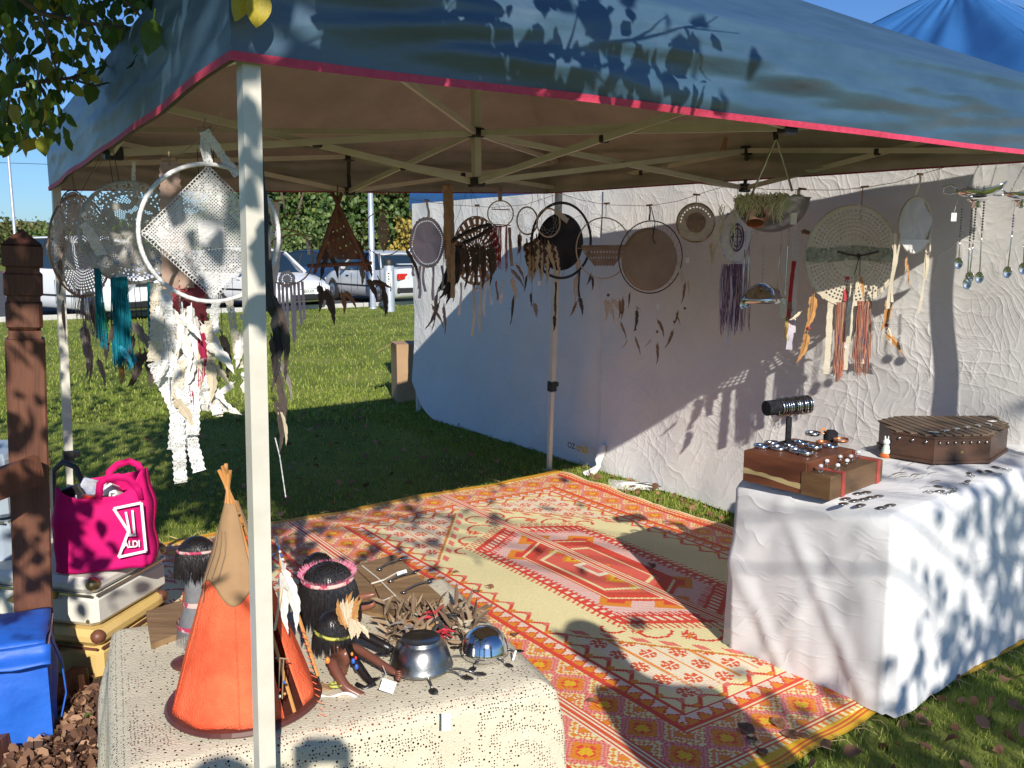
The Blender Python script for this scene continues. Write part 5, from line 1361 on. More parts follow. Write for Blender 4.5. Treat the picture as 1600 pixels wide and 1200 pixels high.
h = Hang('dreamcatcher', 'thin cane hoop with a lozenge-shaped brown doily before the grey lamp post', 'dreamcatcher', 600, 365, 33, 34, cL, cM)
h.hoop(.0028, m_hoopt); h.peg(598, 304); h.cord([(598, 305), (599, 331)], .0018, m_lb)
MB().grid(lambda a, b: h.p(599+(a-.5)*20*math.sin(PI*min(.98, max(.02, b)))**.9, 330+64*b, .003), 12, 22, lambda i, j: not (i in (0, 11) and j % 2) and not (i % 3 == 1 and j % 4 == 1)).build('lozenge_doily', m_lb, h.o)
h.cord([(592, 395), (593, 480)], .0022, m_lb); h.cord([(565, 370), (582, 410), (595, 400)], .0015, m_hoopt)
h.feath(588, 430, 60, 'dark', -.15, w=.16); h.feath(594, 455, 38, 'dark', -.05, w=.2); h.feath(632, 385, 55, 'dark', -.35, w=.14)

h = Hang('dreamcatcher', 'solid lavender oval dreamcatcher with pale lace tails over the wall edge', 'dreamcatcher', 668, 379, 26, 38, cL, cM)
h.hoop(.004, m_lav); h.doily(h.R, m_lav, 20, 120, mesh_from=2, rings=(17,)); h.peg(668, 314); h.ribbon(668, 316, 669, 342, 6, m_lw, 'lace_loop', scal=False)
for (x, y1) in ((650, 450), (656, 465), (675, 470), (690, 455), (660, 455), (643, 430)): h.ribbon(x, 415, x+rnd.uniform(-4, 4), y1, 6, m_lav, 'lace_tail')
for (x, y, L_, a) in ((672, 475, 45, -.5), (682, 455, 60, .35), (686, 470, 50, .6)): h.feath(x, y, L_, 'grey', a, w=.16)

h = Hang('cloth_strip', 'long twisted tan cloth strip hanging between lavender oval and dark feather hoop', 'cloth strip', 700, 350, 10, 10, cL, cM, d=on_line(700, cL, cM)-.05)
h.peg(700, 291); m_tanc = M('tan_gauze', (.38, .26, .16), (.50, .37, .25), scale=24, rough=.95, trans=.2)
for k in range(4): h.ribbon(697+k*2.5, 292, 694+k*4, 330+k*30+45, 7, m_tanc, 'strip', wav=.016)
h.ribbon(704, 300, 700, 440, 5, m_tanc, 'strip', wav=.006); h.yarn(693, 360, 706, 425, 26, m_tanc)

h = Hang('dreamcatcher', 'slanted black fur hoop trailing black feathers, left of the crochet oval', 'dreamcatcher', 735, 368, 36, 36, cL, cM, d=on_line(735, cL, cM)-.10)
def onarc(t): return h.p(735+32*math.cos(t)*1.0, 368-14*math.cos(t)+7*math.sin(t), .05*math.sin(t))
MB().tube([onarc(2*PI*i/24) for i in range(25)], 3.2*h.k, 6).build('fur_hoop', m_hoopb, h.o, smooth=True)
for (x0, x1) in ((733, 705), (734, 768), (735, 742)): h.cord([(x0, 292), (x1, 365)], .0009, C_BLACK)
for i in range(18):
    x = 703+rnd.uniform(0, 12)+i*.6; h.feath(x, 385+rnd.uniform(-8, 20), rnd.uniform(45, 75), 'black', .35+rnd.uniform(-.15, .25), w=.2, dy=rnd.uniform(-.03, .03))
for i in range(10): h.feath(716+i*5.5, 375+rnd.uniform(0, 8), rnd.uniform(45, 70), 'dark', rnd.uniform(-.05, .2), w=.18, dy=rnd.uniform(-.02, .03))

h = Hang('dreamcatcher', 'brown crochet oval with open flower pattern and ribbon tails', 'dreamcatcher', 745, 392, 36, 53, cL, cM)
h.hoop(.0035, m_lb); h.doily(h.R*.96, M('crochet_rust', (.34, .20, .13), (.44, .28, .19), scale=20, rough=.9), 16, 72, mesh_from=.12, keep=lambda i, j, b: (i % 3 != 1) or (j % 3 == 0)); h.cord([(746, 322), (746, 340)], .0022, C_BLACK); h.peg(746, 322)
for (x, y1, w, mm) in ((740, 525, 6, m_lc), (750, 520, 6, m_lc), (764, 478, 7, m_lw), (776, 470, 5, M('copper_ribbon', (.35, .14, .07), rough=.5)), (786, 478, 7, m_lw), (720, 490, 5, m_lw), (758, 495, 6, m_lw)): h.ribbon(x, 440, x+rnd.uniform(-3, 3), y1, w, mm, 'ribbon_tail')
for (x, y, L_, a) in ((694, 470, 45, .05), (708, 440, 28, .1), (798, 420, 40, -.6)): h.feath(x, y, L_, 'grey', a, w=.2)
h.bead(744, 452, 3, m_hoopw)

h = Hang('dreamcatcher', 'small cane hoop with maroon yarn fringe above the crochet oval', 'dreamcatcher', 782, 334, 20, 20, cL, cM, d=on_line(782, cL, cM)-.06)
h.hoop(.004, m_hoopc); h.web(h.R*.95, 8, 2); h.ribbon(782, 292, 782, 314, 6, m_lb, 'lace_loop', scal=False); h.yarn(764, 352, 784, 422, 80, m_mar, spread=.8); h.yarn(790, 352, 794, 425, 14, m_mar, spread=.4)
h.cord([(768, 327), (796, 328)], .003, m_mar); h.cord([(770, 350), (798, 352)], .003, m_mar); h.ribbon(796, 355, 800, 415, 5, m_lb, 'lace_tail')

h = Hang('dreamcatcher', 'cream-wrapped small hoop with barred feathers, left one of the touching pair', 'dreamcatcher', 824, 345, 16, 21, cL, cM, d=on_line(824, cL, cM)-.06)
h.hoop(.0055, m_hoopc); h.web(h.R*.9, 9, 3, m_hoopw); h.cord([(830, 295), (832, 312), (829, 325)], .0018, m_lb); h.cord([(838, 295), (842, 318)], .0018, m_lb)
for (x, y, L_, a, kk) in ((822, 372, 62, .0, 'barred'), (828, 370, 68, .05, 'barred'), (835, 375, 62, -.1, 'barred'), (812, 362, 34, .2, 'brown'), (810, 370, 24, 0, 'black'), (824, 428, 28, .5, 'dark')): h.feath(x, y, L_, kk, a, w=.30)
h.cord([(815, 380), (812, 420)], .001, C_BLACK); h.feath(805, 410, 30, 'brown', -.4, w=.2); h.feath(800, 430, 40, 'pale', -.1, w=.3); h.feath(803, 460, 45, 'dark', .35, w=.16)

h = Hang('dreamcatcher', 'cream-wrapped small hoop with barred feathers, right one, before the black disc', 'dreamcatcher', 857, 348, 18, 22, cM, cR, d=5.75)
h.hoop(.0055, m_hoopc); h.web(h.R*.9, 9, 3, m_hoopw); h.cord([(849, 298), (851, 320), (853, 327)], .0018, m_lb); h.cord([(862, 300), (864, 322)], .0018, m_lb); h.ribbon(868, 330, 888, 345, 9, m_lc, 'wrap_end')
for (x, y, L_, a, kk) in ((845, 370, 62, .05, 'barred'), (851, 372, 66, .0, 'barred'), (838, 365, 60, .1, 'barred'), (856, 375, 55, -.25, 'cream'), (862, 378, 50, -.2, 'barred')): h.feath(x, y, L_, kk, a, w=.30)
h.cord([(832, 425), (832, 460)], .0012, C_BLACK); h.cord([(844, 425), (844, 440)], .0008, m_lw); h.feath(830, 455, 22, 'dark', .1, w=.4); h.feath(834, 470, 24, 'grey', -.1, w=.4)
price_tag(h.o, h.p(843, 442), .022, .03, (0, .05, 0), False)

h = Hang('drum_hoop', 'large black hoop with a dark round hide disc, in front of the middle rear leg', 'dreamcatcher', 878, 376, 46, 58, cM, cR, d=5.85)
h.hoop(.009, m_hoopb); dm = M('black_hide', (.010, .010, .012), (.04, .036, .036), scale=6, rough=.7, spec=.2, bump=.4, bscale=20)
MB().lathe([(0, .012), (h.R*.72, .012), (h.R*.76, .006), (h.R*.76, -.006), (h.R*.72, -.012), (0, -.012)], h.p(876, 378), 40, rot=RX(PI/2)).build('hide_disc', dm, h.o)
for k in range(8):
    a = 2*PI*k/8; MB().tube([(h.R*math.cos(a), 0, h.R*math.sin(a)), h.p(876, 378) + Vector((h.R*.75*math.cos(a+.2), 0, h.R*.75*math.sin(a+.2)))], .001, 3).build('lacing', C_BLACK, h.o)
h.ribbon(868, 440, 869, 480, 4, C_BLACK, 'cord'); h.feath(868, 470, 24, 'dark', .1, w=.4); h.feath(867, 490, 26, 'black', .15, w=.3); h.ribbon(905, 420, 906, 465, 4, C_BLACK, 'cord')
h.feath(903, 400, 40, 'pale', .1, w=.3); h.feath(901, 430, 45, 'pale', .2, w=.3); h.feath(906, 462, 32, 'dark', -.1, w=.3); h.feath(903, 470, 28, 'brown', .7, w=.3)

h = Hang('dreamcatcher', 'pale cane hoop with a half-moon brown lace doily, left of the big tan disc', 'dreamcatcher', 943, 388, 42, 47, cM, cR)
h.hoop(.004, m_hoopc); h.peg(947, 319); h.cord([(946, 320), (946, 343)], .0018, m_lb)
MB().grid(lambda a, b: h.p(945+(a-.5)*72*(1-.55*b**1.6) , 383+30*b + (3*abs(math.sin(a*22)) if b > .8 else 0) + 0*a, .004), 40, 10, lambda i, j: not (j in (3, 6) and i % 3 == 1)).build('half_doily', m_lb, h.o)
h.cord([(903, 388), (985, 382)], .003, m_hoopt, 'twig'); h.cord([(920, 350), (950, 362), (975, 350)], .001, m_hoopt)
h.cord([(950, 436), (951, 470)], .001, m_lw); h.bead(951, 461, 2.5, m_stick)
for (x, y, L_, a) in ((948, 465, 36, .1), (952, 468, 36, -.2), (955, 465, 32, -.5), (926, 430, 22, .1), (924, 425, 20, .4)): h.feath(x, y, L_, 'pale' if x > 930 else 'dark', a, w=.25)

h = Hang('drum_hoop', 'big tan hide disc inside a thin dark hoop with a ring of brown feathers below', 'dreamcatcher', 1017, 402, 49, 56, cM, cR)
h.hoop(.0035, m_hoopb)
hd = M('tan_hide', (.27, .19, .13), (.35, .26, .19), scale=5, rough=.7, bump=.2)
MB().lathe([(0, .01), (h.R*.80, .01), (h.R*.84, .004), (h.R*.84, -.006), (h.R*.80, -.01), (0, -.01)], h.p(1015, 405), 48, rot=RX(PI/2)).build('hide_disc', hd, h.o)
MB().torus(h.p(1015, 405), h.R*.85, h.R*.85, .005, 48, 6).build('rim', m_hoopt, h.o, smooth=True)
h.peg(1013, 322); h.ribbon(1013, 323, 1014, 345, 3, C_BLACK, 'cord', scal=False); h.cord([(1014, 325, -.014), (1020, 350, -.016), (1017, 372, -.016), (1021, 381, -.016)], .003, C_BLACK); h.ribbon(1052, 383, 1066, 440, 6, m_lc, 'fur_strip')
for k in range(34):
    a = 2*PI*k/34; MB().tube([h.p(1015, 405) + Vector((h.R*.86*math.cos(a), 0, h.R*.86*math.sin(a))), (h.R*math.cos(a+.09), 0, h.R*math.sin(a+.09))], .0008, 3).build('lacing', m_lb, h.o)
for (x, y, L_, a, kk) in ((986, 455, 25, .3, 'dark'), (970, 465, 30, .1, 'brown'), (975, 462, 34, .15, 'brown'), (972, 500, 32, -.4, 'brown'), (997, 480, 36, .2, 'dark'), (995, 525, 32, -.35, 'brown'), (1028, 498, 30, -.3, 'brown'), (1030, 535, 34, .1, 'brown'), (1055, 515, 32, .5, 'brown'), (1058, 490, 22, -.5, 'brown'), (1062, 485, 24, .4, 'brown'), (1072, 440, 34, .3, 'brown'), (1076, 438, 24, .0, 'cream'),
                        (984, 530, 16, .8, 'pale'), (1020, 530, 16, .8, 'pale'), (994, 478, 16, -1, 'pale')): h.feath(x, y, L_, kk, a, w=.2)
for (x0, y0, x1, y1) in ((975, 445, 972, 500), (995, 458, 995, 520), (1030, 458, 1030, 530), (1058, 455, 1058, 515), (1068, 430, 1072, 500)): h.cord([(x0, y0), (x1, y1)], .0006, m_lw)
for x, y in ((973, 487), (995, 514), (1029, 519), (1056, 504), (1072, 483)): h.bead(x, y, 2.2, m_stick)
price_tag(h.o, h.p(1030, 480), .022, .03, (0, 0, 0), False)

h = Hang('dreamcatcher', 'small round cream doily with dotted rim, just left of the moss bowl', 'dreamcatcher', 1087, 348, 29, 30, cM, cR)
h.hoop(.004, m_hoopt); h.doily(h.R*.97, m_lc, 14, 56, mesh_from=.78, rings=(11,)); h.doily(h.R*.5, hd, 5, 30, mesh_from=.9, c=(0, -.008, 0)); h.peg(1087, 305); h.cord([(1087, 306), (1087, 318)], .002, m_lb)
for k in range(20):
    a = 2*PI*k/20; MB().ball((h.R*.88*math.cos(a), -.006, h.R*.88*math.sin(a)), .0035, 6, 4).build('pearl', m_hoopw, h.o)
h.cord([(1076, 378), (1076, 400)], .0006, m_lw); price_tag(h.o, h.p(1076, 406), .022, .03, (0, 0, 0), False)
h.cord([(1085, 378), (1086, 460), (1074, 478)], .001, m_lw); h.cord([(1087, 380), (1093, 410), (1099, 425)], .001, m_lw); h.feath(1112, 376, 36, 'cream', .05, w=.3); h.cord([(1112, 370), (1113, 425)], .0006, m_lw)

h = Hang('dreamcatcher', 'lavender oval doily with purple four-dot emblem and purple yarn tails beside the moss bowl', 'dreamcatcher', 1150, 370, 23, 40, cM, cR)
h.hoop(.004, m_lav); h.doily(h.R*.95, m_lw, 12, 60, mesh_from=.95, scal=.14, edge_n=16)
pm = M('purple_thread', (.13, .07, .18), rough=.9)
MB().torus((0, -.008, -.004), h.R*.42, h.R*.52, .0045, 30, 5).build('emblem_ring', pm, h.o); MB().torus((-.0, -.008, -.004), h.R*.28, h.R*.36, .0035, 26, 5).build('emblem_ring', pm, h.o)
MB().tube([(0, -.009, h.R*.5), (0, -.009, -h.R*.55)], .003, 5).build('emblem_bar', pm, h.o); MB().tube([(-h.R*.4, -.009, 0), (h.R*.4, -.009, 0)], .003, 5).build('emblem_bar', pm, h.o)
for sx in (-1, 1):
    for sz in (-1, 1): MB().ball((sx*h.R*.18, -.009, sz*h.R*.16-.004), .006, 8, 4, (1, .5, 1)).build('emblem_dot', pm, h.o)
h.yarn(1130, 412, 1172, 525, 120, m_pur, spread=1.0); h.cord([(1150, 296), (1150, 330)], .0015, m_string)
for (x, y1) in ((1130, 480), (1143, 540), (1150, 515), (1160, 520), (1166, 470)): h.ribbon(x, 412, x+rnd.uniform(-2, 2), y1, 6, m_lav, 'ribbon_tail')

# moss bowl wind chime
h = Hang('wind_chime', 'steel half-bowl chime full of pale hanging moss with dome, ladle, spoon and fork below', 'wind chime', 1205, 335, 57, 57, cM, cR, d=on_line(1205, cM, cR)-.18, group='cutlery wind chimes')
Rb_ = 57*h.k
MB().lathe([(Rb_*math.sin(t), Rb_*.92*(1-math.cos(t))) for t in [i*PI/2/10 for i in range(11)]] + [(Rb_*1.04, Rb_*.93), (Rb_*1.0, Rb_*.90)] + [(Rb_*.96*math.sin(t), .004+Rb_*.92*(1-math.cos(t))) for t in [i*PI/2/10 for i in range(9, -1, -1)]], h.p(1205, 363), 40).build('bowl', m_dull, h.o, smooth=True)
h.cord([(1208, 219), (1174, 305)], .0055, m_steel, 'hanger_rod', 8); h.cord([(1208, 219), (1235, 300)], .0055, m_steel, 'hanger_rod', 8); h.ribbon(1203, 200, 1208, 222, 8, C_BLACK, 'strap', scal=False)
mo = MB()
for k in range(420):
    x = rnd.choice([rnd.uniform(1155, 1185), rnd.uniform(1185, 1222), rnd.uniform(1210, 1245)]); L_ = (6+48*rnd.random()**2.2*(.35+.65*abs(math.sin(x*.13)))) if x < 1222 else rnd.uniform(4, 12); dyy = rnd.uniform(-.22, -.12) if L_ > 12 else rnd.uniform(-.1, .1)
    pts = [h.p(x, 312+rnd.uniform(-4, 7), dyy)]
    for j in range(4): pts.append(pts[-1] + Vector((rnd.uniform(-.018, .018), rnd.uniform(-.01, .006), -L_*h.k/4 if j > 0 else .012)))
    mo.tube(pts, .0022, 3, cap=False)
o = mo.build('hanging_moss', M('pale_moss', (.50, .53, .30), (.72, .72, .50), island=True, rough=.9), h.o); o['kind'] = 'stuff'
mo = MB()
for k in range(10):
    x = rnd.uniform(1122, 1160); y = rnd.uniform(312, 330); pts = [h.p(x, y, -.05)]; n_ = rnd.randint(4, 14)
    for j in range(n_): pts.append(pts[-1] + Vector((rnd.uniform(-.016, .014), rnd.uniform(-.01, .01), -.022)))
    mo.tube(pts, .0024, 3, cap=False)
o = mo.build('hanging_moss', MATS['pale_moss'], h.o); o['kind'] = 'stuff'
MB().lathe([(0, 0), (Rb_*.22, .004), (Rb_*.23, .010), (Rb_*.12, .02), (0, .022)], h.p(1182, 352, -.16), 16, rot=RX(.5)).build('copper_reflection', M('copper', (.45, .16, .07), rough=.35, metal=.7), h.o)  # copper disc modelled in place of a reflection amid the moss
def chain(h, x0, y0, x1, y1, r=.006, dy=0.0, name='chain'):
    a, b = h.p(x0, y0, dy), h.p(x1, y1, dy); n_ = max(2, int((b-a).length/(r*1.7))); mb = MB()
    for i in range(n_): mb.torus(a.lerp(b, (i+.5)/n_), r*.55, r, r*.22, 8, 4, rot=RZ(PI/2*(i % 2)))
    o = mb.build(name, m_steel, h.o, smooth=True); return o
chain(h, 1196, 365, 1196, 442); 
MB().lathe([(.0005, .0), (.03, -.006), (.075, -.035), (.098, -.075), (.100, -.098), (.096, -.098), (.07, -.04), (0, -.008)], h.p(1196, 441), 36).build('dome', m_chrome, h.o, smooth=True)
for k in range(3): chain(h, 1168+k*8, 361-k, 1168+k*8, 378, .005)
spoon(h.o, h.p(1167, 390), h.p(1167, 470), .022, 'hanging_spoon', m_steel, (0, -1, 0)); spoon(h.o, h.p(1174, 385, .03), h.p(1174, 470, .03), .02, 'hanging_spoon', m_steel, (0, -1, 0))
chain(h, 1222, 361, 1222, 382, .005); spoon(h.o, h.p(1222, 382), h.p(1219, 452), .026, 'hanging_spoon', m_steel, (-.3, -1, 0)); chain(h, 1233, 358, 1233, 384, .006)
fk = MB(); fk.tube([h.p(1232, 384), h.p(1231, 460)], .004, 6); fk.box(h.p(1229, 470), (.024, .004, .035), bev=.002)
for k in range(4): fk.beam(h.p(1226+k*2.3, 474), h.p(1226+k*2.3, 496), .003, .003)
fk.build('hanging_fork', m_steel, h.o); price_tag(h.o, h.p(1238, 343, -.13), .028, .055, (0, 0, 0), False); h.cord([(1239, 300, -.12), (1238, 332, -.13)], .0012, m_hoopw)

h = Hang('ribbon_hanging', 'red and white ribbons with bright yarn ends behind the hanging fork', 'ribbon hanging', 1241, 430, 10, 10, cM, cR)
h.peg(1247, 298); h.ribbon(1241, 298, 1241, 372, 5, m_lw, 'ribbon'); h.ribbon(1241, 372, 1243, 408, 12, m_lw, 'lace'); h.ribbon(1240, 408, 1235, 500, 6, M('scarlet_ribbon', (.5, .01, .02), rough=.5), 'ribbon'); h.ribbon(1244, 408, 1244, 520, 7, m_lw, 'ribbon')
h.ribbon(1241, 498, 1239, 547, 9, m_lav, 'lace'); h.feath(1236, 470, 20, 'grey', .0, w=.5); h.yarn(1231, 495, 1237, 532, 20, M('bright_yarn', (.6, .05, .02), (.05, .35, .15), island=True, rough=.9, c3=(.6, .4, .02))); h.feath(1246, 362, 22, 'brown', -1.2, w=.4)

h = Hang('dreamcatcher', 'largest cream crochet doily hoop with multicoloured yarn tails and amber feathers', 'dreamcatcher', 1331, 400, 68, 78, cM, cR)
h.hoop(.004, m_lc)
h.doily(h.R*.98, m_lc, 26, 128, keep=lambda i, j, b: not ((j in (11, 5)) and i % 4 < 2) if b < .50 else not (i % 2 == 1 and j % 2 == 1 and b < .93), scal=.05, edge_n=36, dome=.004)
h.peg(1344, 294); h.cord([(1341, 296), (1341, 320), (1340, 345)], .003, m_hoopt)
MB().grid(lambda a, b: h.p(1264+134*a, 386+22*b+2*math.sin(a*9), -.006), 40, 6, lambda i, j: (i*7+j*5) % 9 > 0).build('mottled_band', M('mottled_cloth', (.16, .17, .12), (.36, .36, .28), scale=30, rough=.95), h.o)  # mottled grey-green strip added across the doily
h.cord([(1308, 393, -.012), (1325, 398, -.012), (1340, 400, -.012), (1355, 397, -.012), (1368, 393, -.012)], .004, M('dark_leather', (.05, .03, .025), rough=.6), 'knot'); h.cord([(1340, 400, -.014), (1334, 430, -.014)], .002, C_BLACK); h.cord([(1341, 400, -.014), (1342, 430, -.014)], .002, C_BLACK)
h.bead(1340, 400, 4, MATS['dark_leather'])
for (x, y0, y1, w, mm) in ((1304, 470, 585, 10, m_lc), (1334, 470, 580, 8, m_lc), (1331, 470, 545, 6, m_lw), (1357, 472, 570, 7, m_lc), (1326, 432, 470, 7, m_mar)): h.ribbon(x, y0, x-3, y1, w, mm, 'lace_tail')
h.yarn(1312, 472, 1326, 600, 90, m_mixy, spread=.9, r=.0014); h.yarn(1342, 470, 1364, 590, 110, m_mixy, spread=.9, r=.0014)
for (x, y, L_, a, kk) in ((1345, 430, 38, -.1, 'orange'), (1339, 428, 30, .1, 'cream'), (1278, 455, 62, .25, 'orange'), (1272, 515, 52, .35, 'orange'), (1390, 462, 55, .25, 'orange'), (1386, 520, 45, -.6, 'orange'), (1388, 510, 30, -.2, 'cream'), (1262, 485, 25, 1.1, 'cream'), (1360, 545, 28, .4, 'pale')): h.feath(x, y, L_, kk, a, w=.26)
for (x0, y0, x1, y1) in ((1277, 450, 1274, 515), (1391, 455, 1387, 520)): h.cord([(x0, y0), (x1, y1)], .0012, m_string)
for x, y in ((1273, 512), (1391, 460), (1388, 509)): h.bead(x, y, 3, m_mar)

h = Hang('dreamcatcher', 'oval grey-white hoop with cream lace streamers, right of the largest doily', 'dreamcatcher', 1430, 352, 23, 43, cM, cR)
h.hoop(.0055, m_lc); h.doily(h.R*.95, M('grey_muslin', (.50, .50, .50), (.58, .58, .58), scale=8, rough=.9, trans=.3), 8, 40, mesh_from=.95); h.peg(1432, 274); h.ribbon(1431, 276, 1429, 308, 7, m_lc, 'lace_loop')
MB().grid(lambda a, b: h.p(1408+42*a, 374+18*math.sin(PI*a)*b + 3*b, -.006), 20, 5).build('lace_pocket', m_lw, h.o)
for (x, x2, y1, w) in ((1402, 1400, 480, 8), (1409, 1402, 470, 6), (1448, 1448, 440, 7), (1450, 1442, 490, 6), (1452, 1450, 430, 6), (1398, 1404, 420, 6)): h.ribbon(x, 365, x2, y1, w, m_lc, 'lace_streamer')
for (x, y, L_, a) in ((1420, 400, 25, .2), (1422, 410, 30, -.2), (1424, 430, 25, -.7)): h.feath(x, y, L_, 'orange', a, w=.25)
h.cord([(1422, 395), (1421, 445)], .001, m_lw)

# gravy boat chimes
def boat_chime(px, py, label, s_, full=True):
    h = Hang('wind_chime', label, 'wind chime', px, py, 30, 30, cM, cR, d=on_line(min(px, 1560), cM, cR)-.12, group='cutlery wind chimes')
    k = h.k; L_ = 30*k*s_
    def fn(a, b):
        ang = 2*PI*a; t = b*PI/2; r = math.sin(t)**.8
        x = L_*math.cos(ang)*r; y = L_*.42*math.sin(ang)*r; z = -L_*.42*math.cos(t)
        if x > 0: x *= 1+.35*r; z += L_*.22*r*(x/L_)**2
        return (x, y, z)
    MB().grid(fn, 36, 10).build('sauce_boat', m_chrome, h.o, smooth=True, solid=.002)
    MB().lathe([(0, -.03*s_), (.02*s_, -.03*s_), (.014*s_, -.012*s_), (.04*s_, 0), (.042*s_, .003)][::-1], (0, 0, -L_*.42-.010*s_), 20).build('foot', m_chrome, h.o, smooth=True)
    MB().tube([(-L_*.9, 0, 0), (-L_*1.25, 0, L_*.28), (-L_*1.6, 0, L_*.15), (-L_*1.6, 0, -L_*.15), (-L_*1.25, 0, -L_*.2), (-L_*.85, 0, -L_*.1)], .0035, 6).build('handle', m_chrome, h.o, smooth=True)
    chain(h, px-14, py-4, px+4, py-48, .004)
    chain(h, px+18, py-4, px+26, py-48, .004)
    mo = MB()
    for q in range(40):
        x = rnd.uniform(-L_*.7, L_*.8); p0 = Vector((x, rnd.uniform(-.02, .02), 0)); mo.tube([p0, p0 + Vector((rnd.uniform(-.02, .02), rnd.uniform(-.01, .01), rnd.uniform(.005, .018)))], .0012, 3, cap=False)
    o = mo.build('moss', M('grey_moss', (.32, .32, .26), (.45, .45, .38), island=True, rough=.9), h.o); o['kind'] = 'stuff'
    xs = ((-19, 30, 78, 96), (-5, 24, 84, 128), (0, 30, 84, 118), (11, 20, 68, 118)) if full else ((-8, 36, 60, 106), (10, 34, 80, 100), (24, 36, 80, 110))
    for (dx, y0, y1, y2) in xs:
        h.cord([(px+dx, py+16), (px+dx, py+y1)], .0007, m_steel)
        for j in range(int((y1-y0)/4.2)): MB().ball(h.p(px+dx, py+y0+4.2*j), 1.7*k, 7, 4).build('bead', C_BLACK if full else M('amethyst_bead', (.10, .06, .16), rough=.2), h.o, smooth=True)
        spoon(h.o, h.p(px+dx, py+y1), h.p(px+dx+rnd.uniform(-2, 2), py+y2+10), .024, 'hanging_spoon', m_steel, (0, -1, 0), wfac=.7)
    h.cord([(px-24, py+4), (px-30, py+34)] if full else [(px, py+4), (px+2, py+14)], .0008, m_hoopw)
    price_tag(h.o, h.p(px-30, py+42) if full else h.p(px+2, py+18), .020, .034, (0, 0, 0), False)
    return h
boat_chime(1527, 296, 'silver gravy-boat chime with black beads and four hanging spoons', 1.0)
boat_chime(1596, 300, 'gravy-boat chime cut off by the right edge, with purple beads', .8, False)

h = Hang('peg', 'loose wooden peg clipped on the truss bar above the purple doily', 'peg', 1130, 225, 10, 10, cM, cR, group=None)
MB().box((0, 0, 0), (.012, .012, .07), RY(.3), bev=.002).build('peg_half', m_peg, h.o); MB().box((.012, 0, .0), (.012, .012, .07), RY(.1), bev=.002).build('peg_half', m_peg, h.o)
# ------------------------------------------------------------------ goods on the white display table
ZW = TH+.010
def GW(px, py, z=0.0): return G(px, py, ZW+z)
m_box1 = M('mahogany', (.10, .032, .016), (.17, .058, .026), scale=3, rough=.45, stretch=(1, 1, 6), bump=.12, bscale=12)
m_box2 = M('oak', (.10, .052, .022), (.17, .095, .042), scale=3, rough=.5, stretch=(1, 1, 5), bump=.12)
def prism(mb, base, h):
    n = len(base); b = len(mb.v); mb.v += [tuple(p) for p in base] + [(p[0], p[1], p[2]+h) for p in base]
    mb.f += [tuple(range(b+n-1, b-1, -1)), tuple(range(b+n, b+2*n))] + [(b+i, b+(i+1) % n, b+n+(i+1) % n, b+n+i) for i in range(n)]; return mb
def local_frame(o0, ex):
    a = math.atan2(ex.y, ex.x); return a
c0, c1 = GW(1258, 774), GW(1160, 751)
e1 = (c1-c0); e1.z = 0; w1 = e1.length; e1.normalize(); e2 = Vector((e1.y, -e1.x, 0))
if e2.y < 0: e2 = -e2
d1 = .33
bx = empty('wooden_box', c0 + e1*w1/2 + e2*d1/2, math.atan2(-e1.y, -e1.x), 'large reddish wooden box with a gold label strip, carrying bangles', 'box')
H1 = .118
Mx = MB().box((0, 0, H1/2), (w1, d1, H1), bev=.003); Mx.build('body', m_box1, bx)
lb = MB(); nn = 16
for i in range(nn+1):
    t = i/nn; x = -w1/2+.004+(w1-.004)*t*.99; lb.v += [(x, -d1/2-.0012, .026+.010*math.sin(t*4)*(1-t)-.012*t+.004), (x, -d1/2-.0012, .052+.002*math.sin(t*23)-.016*t)]
for i in range(nn): lb.f.append((2*i, 2*i+2, 2*i+3, 2*i+1))
lb.build('torn_label', M('gold_paper', (.42, .32, .14), (.50, .40, .20), scale=20, rough=.6), bx)
Ri = bx.rotation_euler.z
# left face is the -y face in the frame of the box only if oriented so; add edge strips on both visible faces
for y in (-d1/2+.012, d1/2-.012): MB().box((w1/2+.001, y, H1/2), (.004, .018, H1-.004)).build('corner_strip', m_box1, bx)
def onbox(px, py): return G(px, py, ZW+H1)
m_bang = m_steel
bang = [(1190, 700, .030, .012), (1217, 703, .030, .014), (1246, 708, .028, .015), (1252, 695, .028, .012), (1259, 712, .026, .018), (1273, 703, .026, .018), (1298, 700, .026, .012), (1270, 680, .030, .012), (1314, 690, .028, .010), (1286, 694, .026, .010), (1235, 700, .024, .012), (1205, 694, .026, .010)]
for i, (x, y, r, h_) in enumerate(bang):
    p = onbox(x, y)
    if i in (9, 8): mm = M('copper', (.45, .16, .07))
    else: mm = m_steel if i % 3 else m_chrome
    o = MB().lathe([(r*.98, 0), (r, 0), (r*1.02, h_/2), (r, h_), (r*.97, h_), (r*.97, 0)], (0, 0, 0), 30).build('bangle', mm, None, smooth=True)
    o.location = p + Vector((0, 0, .0015)); o.rotation_euler = (.05*math.sin(i), .05*math.cos(i*2), 0)
    labs = ['silver cuff at the left front corner of the large wooden box', 'silver cuff beside the leftmost one on the large wooden box', 'silver cuff in the centre front of the large wooden box', 'silver cuff behind the centre front one, by the stand', 'tall silver cuff at the near corner of the large wooden box',
            'wide silver cuff right of the near corner of the large wooden box', 'thin silver bangle right of the wide cuffs on the box', 'lone silver cuff lying behind the black bangle stand', 'copper bangle at the right end of the large wooden box', 'copper bangle between the cuffs on the large wooden box', 'small silver cuff tucked at the foot of the black stand', 'small silver cuff behind the leftmost pair on the box']
    tag(o, labs[i], 'bangle', 'cuffs and bangles on the wooden box')
